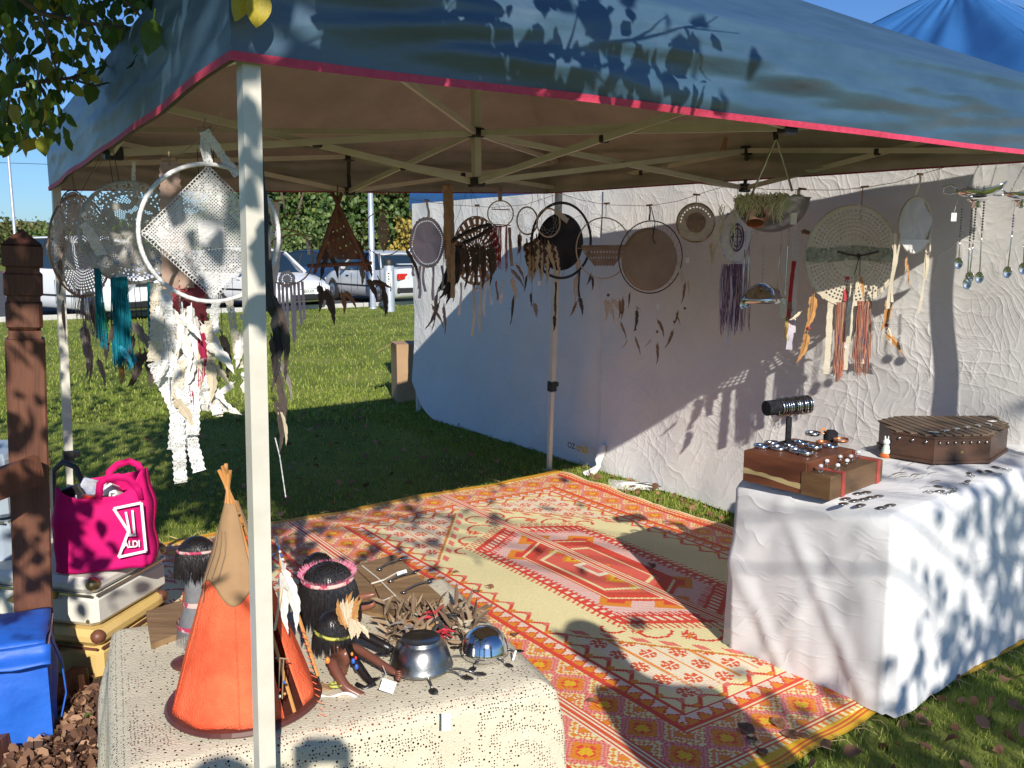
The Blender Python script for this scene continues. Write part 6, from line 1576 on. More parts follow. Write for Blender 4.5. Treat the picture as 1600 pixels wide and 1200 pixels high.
# second box
c0, c1 = GW(1297, 783), GW(1256, 774)
e1 = (c1-c0); e1.z = 0; w2 = .115; e1.normalize(); r2 = GW(1378, 752); e2 = (r2-c0); e2.z = 0; L2 = e2.length; e2.normalize(); e1 = Vector((-e2.y, e2.x, 0)); H2 = .085
b2o = empty('wooden_box', c0 + e2*L2/2 + e1*w2/2, math.atan2(e2.y, e2.x), 'smaller oak box with two red straps, carrying rings', 'box')
MB().box((0, 0, H2/2), (L2, w2, H2), bev=.003).build('body', m_box2, b2o)
mr = M('red_strap', (.34, .05, .04), (.42, .08, .06), scale=30, rough=.7)
for x in (-L2*.28, L2*.40):
    t = MB(); t.box((x, 0, H2+.0015), (.024, w2+.004, .003)); t.box((x, -w2/2-.0015, H2/2), (.024, .003, H2)); t.build('strap', mr, b2o)
rings = [(-.42, .0), (-.28, -.3), (-.20, .2), (-.05, -.2), (.05, .2), (.14, .0), (.35, .1)]
for i, (x, y) in enumerate(rings):
    p = b2o.location + e2*(x*L2) + e1*(y*w2); o = empty('ring', (p.x, p.y, ZW+H2), 0, ['silver ring at the left end of the oak box', 'second silver ring from the left on the oak box', 'silver ring with big stone left of centre on oak box', 'silver ring in the middle of the row on oak box', 'silver ring just right of the middle on oak box', 'silver ring before the right strap of oak box', 'silver ring standing apart at the right end of oak box'][i], 'ring', 'rings on the small box')
    MB().torus((0, 0, .011), .009, .009, .002, 16, 5, rot=RZ(.4*i)).build('band', m_chrome, o, smooth=True)
    MB().ball((0, 0, .024), .009, 10, 6, (1, .8, .8)).build('stone', M('pale_stone', (.55, .55, .60), (.75, .72, .70), scale=40, rough=.12, spec=.8), o, smooth=True)
# bangle stand
sp0 = onbox(1231, 694)
st = empty('bangle_stand', sp0, 0, 'black T-shaped velvet stand loaded with silver bangles on the large box', 'bangle stand')
m_vel = M('black_velvet', (.012, .012, .014), (.03, .03, .035), scale=60, rough=.95, spec=.1)
kS = mpp(1231, 660, sp0.y)
MB().box((0, 0, .004), (.09, .06, .008), RZ(.6), bev=.002).build('foot', m_vel, st); MB().box((0, 0, .055), (.020, .016, .105), bev=.002).build('upright', m_vel, st)
aA, aB = P(1197, 638, sp0.y-.03)-sp0, P(1264, 630, sp0.y+.04)-sp0
ax = (aB-aA).normalized(); Ra = ax.to_track_quat('Z', 'Y').to_matrix()
MB().tube([aA, aB], .029, 24).build('roll', m_vel, st, smooth=False)
for i, t in enumerate((.30, .36, .42, .47, .52, .62, .67, .72, .80, .85, .93, .97)):
    c = aA.lerp(aB, t); MB().torus(c + Vector((0, 0, -.0035)), .0335, .0335, .0026 if i % 3 else .004, 28, 5, axis='z', rot=Ra).build('bangle', m_chrome if i % 2 else m_steel, st, smooth=True)
MB().torus(aA.lerp(aB, .22) + Vector((0, 0, -.022)), .026, .034, .0018, 24, 4, axis='z', rot=Ra).build('chain_bracelet', m_brass, st)
bv = onbox(1304, 692); bv += Vector((.02, .10, 0))
o = empty('ring_holder', (bv.x, bv.y, ZW), 0, 'small black velvet block behind the large wooden box', 'ring holder'); hv = P(1304, 672, bv.y).z - ZW
MB().box((0, 0, hv/2), (.05, .04, hv), bev=.008).build('block', m_vel, o); MB().torus((-.03, 0, hv*.97), .010, .010, .003, 14, 5).build('ring', M('orange_bead', (.7, .3, .05)), o)
# little white waving figurine
fp = GW(1384, 714); fg = empty('figurine', fp, 0, 'tiny white long-eared figurine on an orange foot between the boxes', 'figurine'); kf = mpp(1384, 700, fp.y)
pz_ = M('porcelain', (.72, .72, .74), (.80, .80, .80), scale=10, rough=.25)
MB().lathe([(.022, 0), (.026, .005), (.024, .014), (.014, .018), (0, .018)], (0, 0, 0), 20).build('foot', M('orange_plastic', (.60, .13, .02), rough=.4), fg, smooth=True)
MB().lathe([(.017, .016), (.018, .03), (.012, .05), (.008, .055), (0, .056)], (0, 0, 0), 18).build('body', M('floral_porcelain', (.55, .65, .6), (.10, .35, .30), scale=90, rough=.3, c3=(.75, .75, .6)), fg, smooth=True)
MB().ball((0, 0, .065), .014, 14, 10, (1.1, 1, .95)).build('head', pz_, fg, smooth=True)
for sx in (-1, 1): MB().ball((sx*.007, 0, .082), .0045, 8, 6, (.8, .6, 1.9)).build('ear', pz_, fg, smooth=True)
MB().tube([(.012, 0, .045), (.022, -.002, .048), (.030, -.003, .058)], .0035, 6).build('arm', pz_, fg, smooth=True); MB().ball((.031, -.003, .061), .005, 8, 6).build('paw', pz_, fg, smooth=True)
# long octagonal casket
base_px = [(1392, 716), (1458, 727), (1545, 725), (1572, 707), (1548, 690), (1400, 690), (1372, 697)]
base = [GW(x, y) for x, y in base_px]
cc = sum(base, Vector())/len(base)
ck = empty('casket', cc, 0, 'long dark eight-sided wooden casket with planked lid and studded front', 'box')
HC_ = .112
m_cask = M('dark_walnut', (.045, .022, .014), (.09, .042, .024), scale=4, rough=.45, stretch=(2, 2, 6), bump=.15)
m_lid = M('lid_slat', (.09, .055, .035), (.16, .11, .07), scale=6, rough=.55, bump=.2)
b_ = [p-cc for p in base]
prism(MB(), [p + Vector((0, 0, .016)) for p in b_], HC_-.02).build('body', m_cask, ck)
prism(MB(), [p*1.03 + Vector((0, 0, .006)) for p in b_], .012).build('plinth', m_cask, ck)
prism(MB(), [p*1.02 + Vector((0, 0, HC_-.004)) for p in b_], .007).build('lid_rim', m_cask, ck)
for i in (0, 1, 2, 3, 5, 6):
    MB().ball(b_[i]*.97 + Vector((0, 0, .006)), .012, 8, 6, (1, 1, .6)).build('foot', m_cask, ck)
# slats laid across the lid, clipped to its outline
def clip_span(poly, u, U_, V_):
    pts = []
    for i in range(len(poly)):
        a, b = poly[i], poly[(i+1) % len(poly)]; ua, ub = a.dot(U_), b.dot(U_)
        if (ua-u)*(ub-u) < 0: t = (u-ua)/(ub-ua); pts.append((a+(b-a)*t).dot(V_))
    return (min(pts), max(pts)) if len(pts) >= 2 else None
Uc = (b_[2]-b_[1]).normalized(); Vc = Vector((-Uc.y, Uc.x, 0)); us = [p.dot(Uc) for p in b_]; u0_, u1_ = min(us), max(us); ns_ = 16
for i in range(ns_):
    u = u0_+(u1_-u0_)*(i+.5)/ns_; sp_ = clip_span(b_, u, Uc, Vc)
    if sp_ and sp_[1]-sp_[0] > .01:
        c = Uc*u + Vc*(sp_[0]+sp_[1])/2; MB().box(c + Vector((0, 0, HC_+.0055)), ((u1_-u0_)/ns_*.82, (sp_[1]-sp_[0])*.97, .006), RZ(math.atan2(Uc.y, Uc.x)), bev=.0015).build('slat', m_lid, ck)
for (a, b, n_) in ((1, 2, 7), (0, 1, 3)):
    for k in range(n_):
        p = b_[a].lerp(b_[b], (k+.6)/(n_+.2)); nrm = Vector((b_[b]-b_[a]).yxz); nrm = Vector((nrm.x, -nrm.y, 0)).normalized()
        if nrm.y > 0: nrm = -nrm
        MB().ball(p + nrm*.004 + Vector((0, 0, HC_-.020)), .0065, 8, 5).build('stud', m_steel if a == 0 else m_dull, ck, smooth=True)
kh = b_[1].lerp(b_[2], .5); MB().lathe([(.006, 0), (.003, .002), (0, .002)], kh + Vector((0, -.001, .05)), 12, rot=RX(PI/2)).build('keyhole', m_brass, ck)
for k in range(6):
    p = b_[1].lerp(b_[3], .08+.15*k) + Vector((-.01, .045, HC_+.011)); MB().ball(p, .014, 12, 5, (1.7, 1.0, .25), RZ(.3*k)).build('silver_piece', m_steel, ck, smooth=True)
pt_ = b_[3].lerp(b_[4], .3) + Vector((-.05, 0, HC_+.012)); MB().box(pt_, (.035, .022, .001), RZ(.4)).build('price_tag', m_lbl, ck)
# flat ovals in rows in front of the boxes; each is a spoon-bowl pendant
def pend(i, x, y, label, s=1.0, rz=0.0):
    p = GW(x, y); o = MB().ball((0, 0, .002), .017*s, 12, 5, (1.35, .8, .22), RZ(rz)).build('pendant', m_dull, None, smooth=True); o.location = p; tag(o, label, 'pendant', 'silver pendants laid on the white cloth')
rows = [(1322, 780, 'front row left'), (1336, 783, 'x'), (1350, 781, 'x'), (1361, 778, 'x'), (1373, 776, 'x'), (1341, 772, 'x'), (1354, 770, 'x'), (1378, 794, 'x'), (1392, 790, 'x'), (1318, 788, 'x'), (1345, 790, 'x')]
for i, (x, y, _) in enumerate(rows): pend(i, x, y, 'flat dark silver oval lying among its like in front of the small box', 1.0, .5)
def keyring(x, y, ang, label):
    p = GW(x, y); o = empty('key_ring', p, ang, label, 'key ring', 'key rings along the table edge')
    MB().torus((0, 0, .004), .013, .013, .0018, 18, 4, axis='z').build('ring', m_steel, o, smooth=True)
    MB().tube([(.012, 0, .003), (.03, .002, .004)], .0018, 4).build('link', m_steel, o); MB().ball((.048, 0, .003), .014, 10, 5, (1.5, .7, .25)).build('charm', m_dull, o, smooth=True)
for i, (x, y) in enumerate(((1452, 770), (1478, 772), (1508, 757), (1517, 745), (1540, 742), (1560, 742), (1575, 735), (1490, 765))):
    keyring(x, y, .3+.3*i, ['silver key ring nearest the front fold of the tablecloth', 'key ring lying just right of the nearest one', 'key ring in the middle of the row near the table edge', 'key ring with its loop propped up, behind the middle one', 'key ring left of the last pair on the cloth', 'key ring of the last pair, nearer one', 'farthest key ring at the right edge of the picture', 'key ring between the nearest pair and the middle'][i])
for i in range(16):
    a = GW(rnd.uniform(1385, 1470), rnd.uniform(725, 765)); b = a + ta*rnd.uniform(.05, .11) + Vector((0, rnd.uniform(-.02, .02), 0)); c = (a+b)/2 + Vector((0, .01, .001))
    o = MB().tube([a + Vector((0, 0, .002)), c + Vector((0, 0, .002)), b + Vector((0, 0, .002))], .0010, 4).build('necklace', m_steel if i % 3 else m_brass); tag(o, 'fine metal necklace laid straight on the white cloth before the casket', 'necklace', 'necklaces laid on the white cloth')
# ------------------------------------------------------------------ car park behind the lawn
m_carw = M('white_car_paint', (.74, .75, .77), rough=.25, spec=.6); m_cars = M('silver_car_paint', (.60, .62, .63), rough=.25, spec=.6, metal=.2); m_carb = M('navy_car_paint', (.02, .05, .12), rough=.2, spec=.6)
m_glass = M('car_glass', (.015, .03, .045), rough=.06, spec=1.0); m_tyre = M('tyre', (.018, .018, .019), rough=.85); m_rim = M('alloy', (.45, .46, .48), rough=.3, metal=.9)
m_blk = M('trim_black', (.02, .02, .022), rough=.5); m_red = M('tail_red', (.55, .02, .01), rough=.2, spec=.8); m_head = M('headlamp', (.55, .58, .60), rough=.12, spec=1.0); m_plate = M('plate_white', (.75, .75, .72), rough=.5)
m_amber = M('amber_lens', (.7, .25, .02), rough=.2)
def interp(tab, x):
    for (x0, y0), (x1, y1) in zip(tab, tab[1:]):
        if x <= x1:
            t = (x-x0)/(x1-x0) if x1 > x0 else 0; t = t*t*(3-2*t)*.5+t*.5; return y0+(y1-y0)*t
    return tab[-1][1]
def car(name, label, px, d, head, L_, W, H, paint, belt, roof, plate_text=None, group='cars parked beyond the lawn', cat='car', spoiler=False):
    """belt: (x,z) line of bonnet/boot; roof: (x,z) of the greenhouse; x forward, -L/2..L/2"""
    x_, f_, u_ = ray(px, 440); loc = Vector((x_*d/f_, d, .004))
    o = empty(name, loc, math.radians(head), label, cat, group)
    n = 44; wb = L_*.30
    def width(x): return W/2*(1 - .16*max(0, (abs(x)-L_*.30)/(L_*.20))**2.2)
    mb = MB(); m = 12
    for i in range(n+1):
        x = -L_/2+L_*i/n; zb = interp(belt, x); w = width(x); e = max(0, (abs(x)/(L_/2)-.93)/.07); lo = .20+.10*e
        arch = 0
        for xw in (-wb*1.03, wb*1.07):
            q = abs(x-xw)
            if q < .36: arch = max(arch, math.sqrt(.36**2-q*q)+.30)
        zlo = max(lo, arch)
        prof = [(0, lo), (w*.90, lo), (w*.985, max(zlo, lo+.04)), (w, max(zlo+.01, .42)), (w*1.0, max(zlo+.02, .58)), (w*.985, max(zlo+.03, zb-.16)), (w*.95, zb-.05), (w*.88, zb), (w*.5, zb+.025), (0, zb+.03)]
        full = prof + [(-y, z) for y, z in reversed(prof[1:-1])]
        for y, z in full: mb.v.append((x - (0.03*(z-.5)**2 if x > L_*.45 else 0), y*(1-.05*e), z - .04*e*(z > .6)))
    k = len(full)
    for i in range(n):
        for j in range(k): mb.f.append((i*k+j, i*k+(j+1) % k, (i+1)*k+(j+1) % k, (i+1)*k+j))
    mb.f.append(tuple(range(k))); mb.f.append(tuple(n*k+k-1-j for j in range(k)))
    bd = mb.build('body', paint, o, smooth=True, clean=True)
    # greenhouse
    gb = MB(); x0, x1 = roof[0][0], roof[-1][0]; ng = 24
    def gsec(x, grow=0.0):
        zr = interp(roof, x)+grow; zb = interp(belt, x)-.02; wb_ = width(x)*.94+grow; wr = width(x)*.74+grow
        return [(-wb_, zb), (-wr-.03, max(zb, zr-.10)), (-wr, max(zb, zr-.03)), (-wr*.7, max(zb, zr)), (0, max(zb, zr+.015)), (wr*.7, max(zb, zr)), (wr, max(zb, zr-.03)), (wr+.03, max(zb, zr-.10)), (wb_, zb)]
    for i in range(ng+1):
        x = x0+(x1-x0)*i/ng
        for y, z in gsec(x): gb.v.append((x, y, z))
    for i in range(ng):
        for j in range(8): gb.f.append((i*9+j, i*9+j+1, (i+1)*9+j+1, (i+1)*9+j))
    gb.build('windows', m_glass, o, smooth=True)
    rf = MB(); zmax = max(z for _, z in roof); xs_ = [x for x, z in roof if z > zmax-.10]; ra, rb_ = min(xs_)-.05, max(xs_)+.05
    for i in range(13):
        x = ra+(rb_-ra)*i/12
        for y, z in gsec(x, .012)[2:7]: rf.v.append((x, y, z))
    for i in range(12):
        for j in range(4): rf.f.append((i*5+j, i*5+j+1, (i+1)*5+j+1, (i+1)*5+j))
    rf.build('roof', paint, o, smooth=True, solid=.02)
    for sy in (-1, 1):
        for xp in (ra, (ra+rb_)/2-.05, rb_):
            dx = (x0-ra)*.75 if xp == ra else ((x1-rb_)*.85 if xp == rb_ else 0)
            zt = interp(roof, xp)-.03; zl = interp(belt, xp+dx)
            MB().beam((xp, sy*(width(xp)*.74+.012), zt), (xp+dx, sy*(width(xp+dx)*.93), zl), .05 if dx else .035, .05, up=(0, 1, 0)).build('pillar', paint if dx else m_blk, o)
    for xw in (-wb*1.03, wb*1.07):
        for sy in (-1, 1):
            wy = width(xw)*.99
            wh = MB().lathe([(.20, -.10), (.29, -.10), (.315, -.08), (.315, .06), (.29, .09), (.20, .09)], (xw, sy*(wy-.09), .315), 26, rot=RX(PI/2)).build('wheel', m_tyre, o, smooth=True)
            hub = MB().lathe([(.205, 0), (.18, sy*-.02), (.05, sy*.005), (0, sy*.01)], (xw, sy*(wy-.0), .315), 20, rot=RX(PI/2)); hub.build('rim', m_rim, wh, smooth=True)
            sp = MB()
            MB().lathe([(0, 0), (.30, 0)], (xw, sy*(wy-.16), .33), 20, rot=RX(PI/2)).build('wheel_well', m_blk, wh)
    fx, rx = L_/2, -L_/2
    zf, zr_ = interp(belt, fx*.93), interp(belt, rx*.95)
    for sy in (-1, 1):
        MB().ball((fx-.14, sy*W*.36, zf-.13), .15, 14, 8, (.75, 1.0, .55), RZ(-sy*.5)).build('headlight', m_head, o, smooth=True)
        MB().box((rx+.035, sy*W*.34, zr_-.20), (.10, W*.20, .17), RZ(sy*.28), bev=.02).build('tail_light', m_red, o)
        MB().box((rx+.03, sy*W*.25, zr_-.20), (.09, .07, .10), RZ(sy*.15), bev=.02).build('reversing_light', m_head, o)
        MB().ball((x1-.30-.2, sy*(W/2+.06), interp(belt, x1-.3)+.06), .10, 10, 6, (.6, 1, .7)).build('mirror', paint, o, smooth=True)
        MB().box((.15, sy*(W/2-.004), .50), (L_*.46, .02, .05), bev=.008).build('side_trim', m_blk, o)
        for hx in (-.55, .45): MB().box((hx, sy*(W/2+.002), .76), (.16, .03, .035), bev=.01).build('door_handle', paint if paint is not m_cars else m_blk, o)
        for hx in (-.72, .20, 1.0):
            if hx < L_*.27: MB().box((hx, sy*(W/2-.002), .58), (.008, .012, .52)).build('door_gap', m_blk, o)
    MB().box((fx-.03, 0, .33), (.10, W*.62, .16), bev=.03).build('lower_grille', m_blk, o); MB().box((fx-.055, 0, zf-.17), (.08, W*.34, .13), bev=.03).build('grille', m_blk, o)
    MB().box((fx-.035, 0, zf-.165), (.09, W*.34, .012)).build('grille_bar', m_rim, o)
    MB().box((fx+.02, 0, .47), (.012, .37, .12)).build('number_plate', m_plate, o); MB().box((rx-.015, 0, .64), (.014, .36, .13)).build('number_plate', m_plate, o)
    MB().box((rx+.03, 0, .42), (.10, W*.86, .16), bev=.03).build('bumper', m_blk if paint is m_cars else paint, o)
    if spoiler: MB().box((rx+.12, 0, zr_+.13), (.16, W*.78, .03), bev=.01).build('spoiler', paint, o)
    if plate_text:
        for sx, xx, zz, rz in ((1, fx+.0265, .47, PI/2), (-1, rx-.0225, .64, -PI/2)): text_obj(plate_text, .085, m_blk, o, (xx, 0, zz), (PI/2, 0, rz), 'plate_lettering')
    return o
hatch_belt = [(-2.1, .80), (-1.95, .95), (-1.2, .97), (.9, .93), (1.45, .84), (1.95, .70), (2.1, .55)]
hatch_roof = [(-2.05, .95), (-1.75, 1.35), (-1.2, 1.50), (-.2, 1.54), (.35, 1.47), (1.15, .93)]
sed_belt = [(-2.25, .80), (-2.15, .98), (-1.5, 1.00), (-1.2, .97), (.8, .93), (1.5, .88), (2.1, .74), (2.25, .58)]
sed_roof = [(-1.55, 1.0), (-1.05, 1.36), (-.6, 1.43), (.1, 1.44), (.4, 1.38), (1.1, .93)]
suv_belt = [(-2.3, .95), (-2.2, 1.10), (-1.0, 1.12), (.9, 1.10), (1.6, 1.03), (2.2, .88), (2.3, .70)]
suv_roof = [(-2.25, 1.10), (-2.05, 1.66), (-1.4, 1.78), (.2, 1.79), (.6, 1.70), (1.15, 1.10)]
car('parked_car', 'white hatchback facing right with grille and headlights showing, beside the front gazebo pole', 400, 23.6, -38, 4.2, 1.72, 1.54, m_carw, hatch_belt, hatch_roof, 'BKX 629')
car('parked_car', 'pale silver sedan with red tail light and rear spoiler, behind the bollard', 596, 26.0, 127, 4.5, 1.72, 1.44, m_cars, sed_belt, sed_roof, 'TQR 417', spoiler=True)
car('parked_car', 'large white four-wheel drive at far left, seen past the rear left leg', 140, 20.9, -35, 4.6, 1.86, 1.79, m_carw, suv_belt, suv_roof)
car('parked_car', 'dark blue car behind the white hatchback, mostly hidden', 505, 31.5, -30, 4.4, 1.72, 1.45, m_carb, sed_belt, sed_roof)
car('parked_car', 'tall white car behind the silver sedan, nearest the white wall', 690, 31.5, 150, 4.6, 1.86, 1.79, m_carw, suv_belt, suv_roof)
car('parked_car', 'white sedan between the four-wheel drive and the hatchback, behind the hanging lace', 290, 28.5, -35, 4.5, 1.72, 1.44, m_carw, sed_belt, sed_roof)
# lamp posts and bollard
m_galv = M('galvanised_steel', (.48, .52, .58), (.60, .64, .70), scale=5, rough=.4, metal=.5)
b = G(583, 482); l1 = empty('lamp_post', b, 0, 'grey steel lamp post by the kerb, between stick triangle and cane hoop', 'lamp post')
MB().lathe([(.11, 0), (.11, .02), (.075, .03), (.072, 2.5), (.05, 8.0)], (0, 0, 0), 20).build('pole', m_galv, l1, smooth=True); MB().tube([(0, 0, 7.9), (.3, 0, 8.25), (1.2, 0, 8.4)], .035, 8).build('arm', m_galv, l1); MB().box((1.5, 0, 8.38), (.6, .2, .1), bev=.03).build('lamp_head', m_galv, l1)
b = P(26, 400, 62); b.z = 0; l2 = empty('lamp_post', b, 0, 'thin distant lamp post against the sky at far left', 'lamp post')
MB().lathe([(.14, 0), (.11, .1), (.09, 9.6)], (0, 0, 0), 14).build('pole', m_galv, l2, smooth=True); MB().box((0, 0, 9.7), (.9, .25, .16), bev=.04).build('lamp_head', m_galv, l2)
b = G(609, 487); bo = empty('bollard', b, 0, 'stout silver bollard with dark cap and small sign, right of the lamp post', 'bollard')
MB().lathe([(.125, 0), (.125, 1.12), (.12, 1.15)], (0, 0, 0), 28).build('post', m_galv, bo, smooth=True); MB().lathe([(.128, 1.12), (.128, 1.22), (.11, 1.27), (0, 1.29)], (0, 0, 0), 28).build('cap', m_blk, bo, smooth=True)
pn = MB().grid(lambda a, b_: (.1275*math.sin((a-.35)*1.1), -.1275*math.cos((a-.35)*1.1), .62+.36*b_), 8, 2).build('sign_plate', m_plate, bo)
for z, w_ in ((.93, .05), (.86, .03), (.80, .045), (.74, .02)): MB().box((.01, -.133, z), (w_, .003, .03)).build('sign_mark', m_blk, bo)
MB().box((.05, -.13, .62), (.012, .004, .18)).build('arrow_shaft', m_blk, bo); MB().tube([(.05, -.13, .50), (.05, -.13, .545)], [.001, .022], 4).build('arrow_head', m_blk, bo)
# overhead wires
for zz in (9.2, 7.9): o = MB().tube([(-60, 75, zz+1), (-35, 72, zz), (-5, 70, zz+.8)], .02, 4).build('power_line', m_blk); tag(o, 'upper overhead wire crossing the sky at far left' if zz > 8.5 else 'lower overhead wire crossing the sky at far left', 'power line')

# ------------------------------------------------------------------ trees and shrubs beyond
def foliage(name, c, rad, n, size, mat, parent, seed, clumps=26):
    rs = np.random.RandomState(seed)
    cl = rs.normal(size=(clumps, 3)); cl /= np.linalg.norm(cl, axis=1)[:, None]; cl *= (rs.rand(clumps)**.4)[:, None]*.82
    pts = cl[rs.randint(0, clumps, n)] + rs.normal(size=(n, 3))*.16
    pts = pts*np.array(rad) + np.array(c); pts = pts[pts[:, 2] > .05]
    v, f = leaf_arrays(pts, size, .3, rs, .8); return np_mesh(name, v, f, mat, parent)
m_trunk = M('tree_bark', (.09, .065, .045), (.16, .12, .09), scale=6, rough=.9, bump=.5)
greens = [M('leaf_deep', (.035, .075, .018), (.15, .20, .05), island=True, rough=.55, trans=.15, c3=(.07, .125, .026)), M('leaf_mid', (.055, .105, .022), (.20, .24, .065), island=True, rough=.55, trans=.15, c3=(.10, .16, .04)),
          M('leaf_olive', (.06, .08, .02), (.20, .17, .06), island=True, rough=.6, trans=.15, c3=(.10, .12, .03))]
def tree(label, px, d, hw, h, mat, n=5200, size=.2, zc=None, trunk=True, seed=0, cat='tree', grp='trees behind the car park'):
    x_, f_, u_ = ray(px, 400); loc = Vector((x_*d/f_, d, 0)); o = empty('tree' if cat == 'tree' else 'shrub', loc, 0, label, cat, grp)
    zc = zc or h*.56
    foliage('crown', (0, 0, zc), (hw, hw*.9, h-zc), n, size, mat, o, seed)
    mb = MB(); mb.tube([(0, 0, 0), (.1, .05, h*.25), (0, 0, h*.6)], [.22, .16, .06], 8)
    rs = random.Random(seed)
    for k in range(5):
        a = rs.uniform(0, 6.28); mb.tube([(.05, 0, h*(.2+.06*k)), (hw*.5*math.cos(a), hw*.5*math.sin(a), h*(.5+.05*k))], [.10, .03], 6)
    mb.build('trunk', m_trunk, o, smooth=True)
    return o
tree('dense dark green tree right of the front pole, behind the white hatchback', 452, 36, 3.4, 6.6, greens[0], 9000, .20, 2.9, seed=1)
tree('bushy green tree directly behind the stick triangle', 535, 38, 3.3, 6.9, greens[1], 9000, .20, 3.1, seed=2)
tree('mid green tree between the lamp post and the white wall', 622, 37, 3.0, 6.5, greens[0], 8000, .20, 2.9, seed=3)
tree('olive tree at the edge of the white wall, behind the tall white car', 690, 40, 3.2, 6.7, greens[2], 7000, .20, 3.0, seed=4)
tree('low shrub with yellowing leaves behind the silver sedan', 655, 33.5, 1.6, 2.6, M('leaf_yellowing', (.22, .17, .03), (.40, .28, .04), island=True, rough=.6), 2600, .14, 1.3, seed=5, cat='shrub')
tree('low shrub behind the dark blue car', 480, 34, 2.4, 2.9, greens[1], 4000, .14, 1.4, seed=6, cat='shrub')
tree('tree hidden mostly by the front gazebo pole', 385, 44, 2.6, 4.6, greens[2], 4000, .2, 2.2, seed=7)
for i, (px, d, hw, h, m_, lb_) in enumerate(((-40, 80, 7, 4.6, 2, 'broad low tree line clump at the far left edge'), (60, 84, 8, 3.9, 2, 'low greyish tree clump beyond the car park, left of the rear leg'), (150, 78, 6, 4.4, 1, 'round tree clump on the horizon behind the four-wheel drive'), (235, 90, 8, 4.2, 2, 'flat tree clump on the horizon behind the lace hoops'), (330, 86, 6, 5.2, 1, 'rounded tree clump on the horizon left of the front pole'),
                                        (800, 70, 8, 7.0, 0, 'tall dark tree clump behind the blue gazebos'), (1000, 72, 9, 7.5, 1, 'wide tree clump behind the middle of the white wall'), (1300, 70, 9, 7.0, 0, 'tree clump behind the right blue gazebo'))):
    tree(lb_, px, d, hw, h, greens[m_], 3600, .34, h*.45, seed=20+i)
o = MB().grid(lambda a, b: (-420+840*a, 300+60*b, (10+7*nz(a*9, 0, 0)+3*nz(a*40, 0, 1))*math.sin(PI*min(.5, b))**.7), 160, 8).build('hills', M('far_hills', (.06, .085, .07), (.10, .11, .08), scale=.05, rough=1.0)); o['kind'] = 'structure'
# ------------------------------------------------------------------ overhanging tree (trunk behind and left of the viewer)
SV = SUNV.copy()
def proj(p):
    f = p.y*CP - (p.z-CAM_Z)*SP; u = (p.z-CAM_Z)*CP + p.y*SP
    if f <= .02: return None
    return 800+FPX*p.x/f, 600-FPX*u/f, f
m_leafn = M('leaf_overhang', (.05, .11, .014), (.42, .36, .04), island=True, rough=.4, spec=.5, trans=.35, c3=(.14, .22, .03))
ot = empty('overhanging_tree', (-2.3, -2.2, 0), 0, 'leafy tree whose branches overhang the top left of the gazebo', 'tree')
oT = ot.location.copy()
tr_ = MB(); tr_.tube([Vector((-2.3, -2.2, 0))-oT, Vector((-2.25, -2.1, 1.5))-oT, Vector((-2.1, -1.9, 3.0))-oT, Vector((-1.9, -1.7, 4.6))-oT], [.20, .16, .13, .08], 12)
tr_.build('trunk', m_trunk, ot, smooth=True)
clouds = []; brs = MB()
def cluster(c, rad, n, size=.085):
    p = np.array([c.x, c.y, c.z]) + npr.normal(size=(n, 3))*np.array(rad)
    clouds.append((p, size)); return c
def limb(a, b, r0=.03, r1=.008, sag=.15):
    m_ = (a+b)/2 + Vector((0, 0, sag)); pts = [a, a.lerp(m_, .5) + Vector((.03, 0, .02)), m_, m_.lerp(b, .5) + Vector((-.03, .02, 0)), b]
    brs.tube([p-oT for p in pts], [r0, r0*.8, (r0+r1)/2, r1*1.3, r1], 7)
hub1 = Vector((-1.9, -1.7, 4.4)); hub2 = Vector((-2.1, -1.9, 3.2))
def shade(target, t, rad, n, size=.085, hub=None):
    c = target + SV*t; cluster(c, rad, n, size)
    if hub is not None: limb(hub, c, .025, .006)
# 1 soft dapple on the front of the white tablecloth
for (px, py, d, t, n) in ((1560, 800, 3.35, 6.5, 90), (1600, 950, 3.3, 6.2, 110), (1500, 860, 3.2, 7.0, 40), (1590, 880, 3.35, 5.8, 70), (1520, 1010, 3.0, 6.6, 45), (1640, 1050, 3.2, 6.0, 120), (1450, 940, 3.0, 7.2, 16), (1470, 1100, 2.8, 6.4, 22), (1560, 720, 3.6, 6.8, 40)):
    shade(P(px, py, d), t, (.16, .16, .20), n, .085, hub1 if n > 60 else None)
# 2 left lawn and left edge of the mat
for (px, py, t, n) in ((140, 620, 6.0, 200), (250, 680, 6.2, 260), (170, 760, 5.6, 200), (300, 740, 5.8, 260), (230, 570, 7.2, 120), (470, 790, 5.8, 110), (590, 800, 6.0, 60), (640, 790, 6.0, 50), (90, 680, 6.2, 160)):
    shade(G(px, py), t, (.55, .50, .35), n, .10, hub1 if n > 180 else None)
# 3 post, cases and bag
for (px, py, d, t, n) in ((20, 400, 2.95, 2.4, 70), (30, 540, 2.95, 2.8, 28), (70, 620, 2.95, 2.6, 14), (40, 830, 2.95, 3.0, 40), (130, 860, 3.2, 2.6, 14), (180, 920, 3.2, 2.8, 6), (110, 800, 3.1, 3.0, 12), (-20, 900, 3.0, 3.2, 60), (200, 880, 3.2, 3.0, 5), (100, 900, 3.1, 2.6, 8)):
    shade(P(px, py, d), t, (.10, .12, .12), n, .075, hub2 if n > 50 else None)
# 4 lace hoops on the left
for (px, py, d, t, n) in ((120, 400, 3.4, 2.6, 50), (200, 380, 2.9, 2.2, 60), (180, 500, 2.9, 2.4, 40), (100, 520, 3.4, 2.6, 30), (370, 440, 2.1, 1.6, 7), (390, 300, 1.85, 1.4, 8), (390, 520, 1.85, 1.5, 6)):
    shade(P(px, py, d), t, (.12, .12, .12), n, .065)
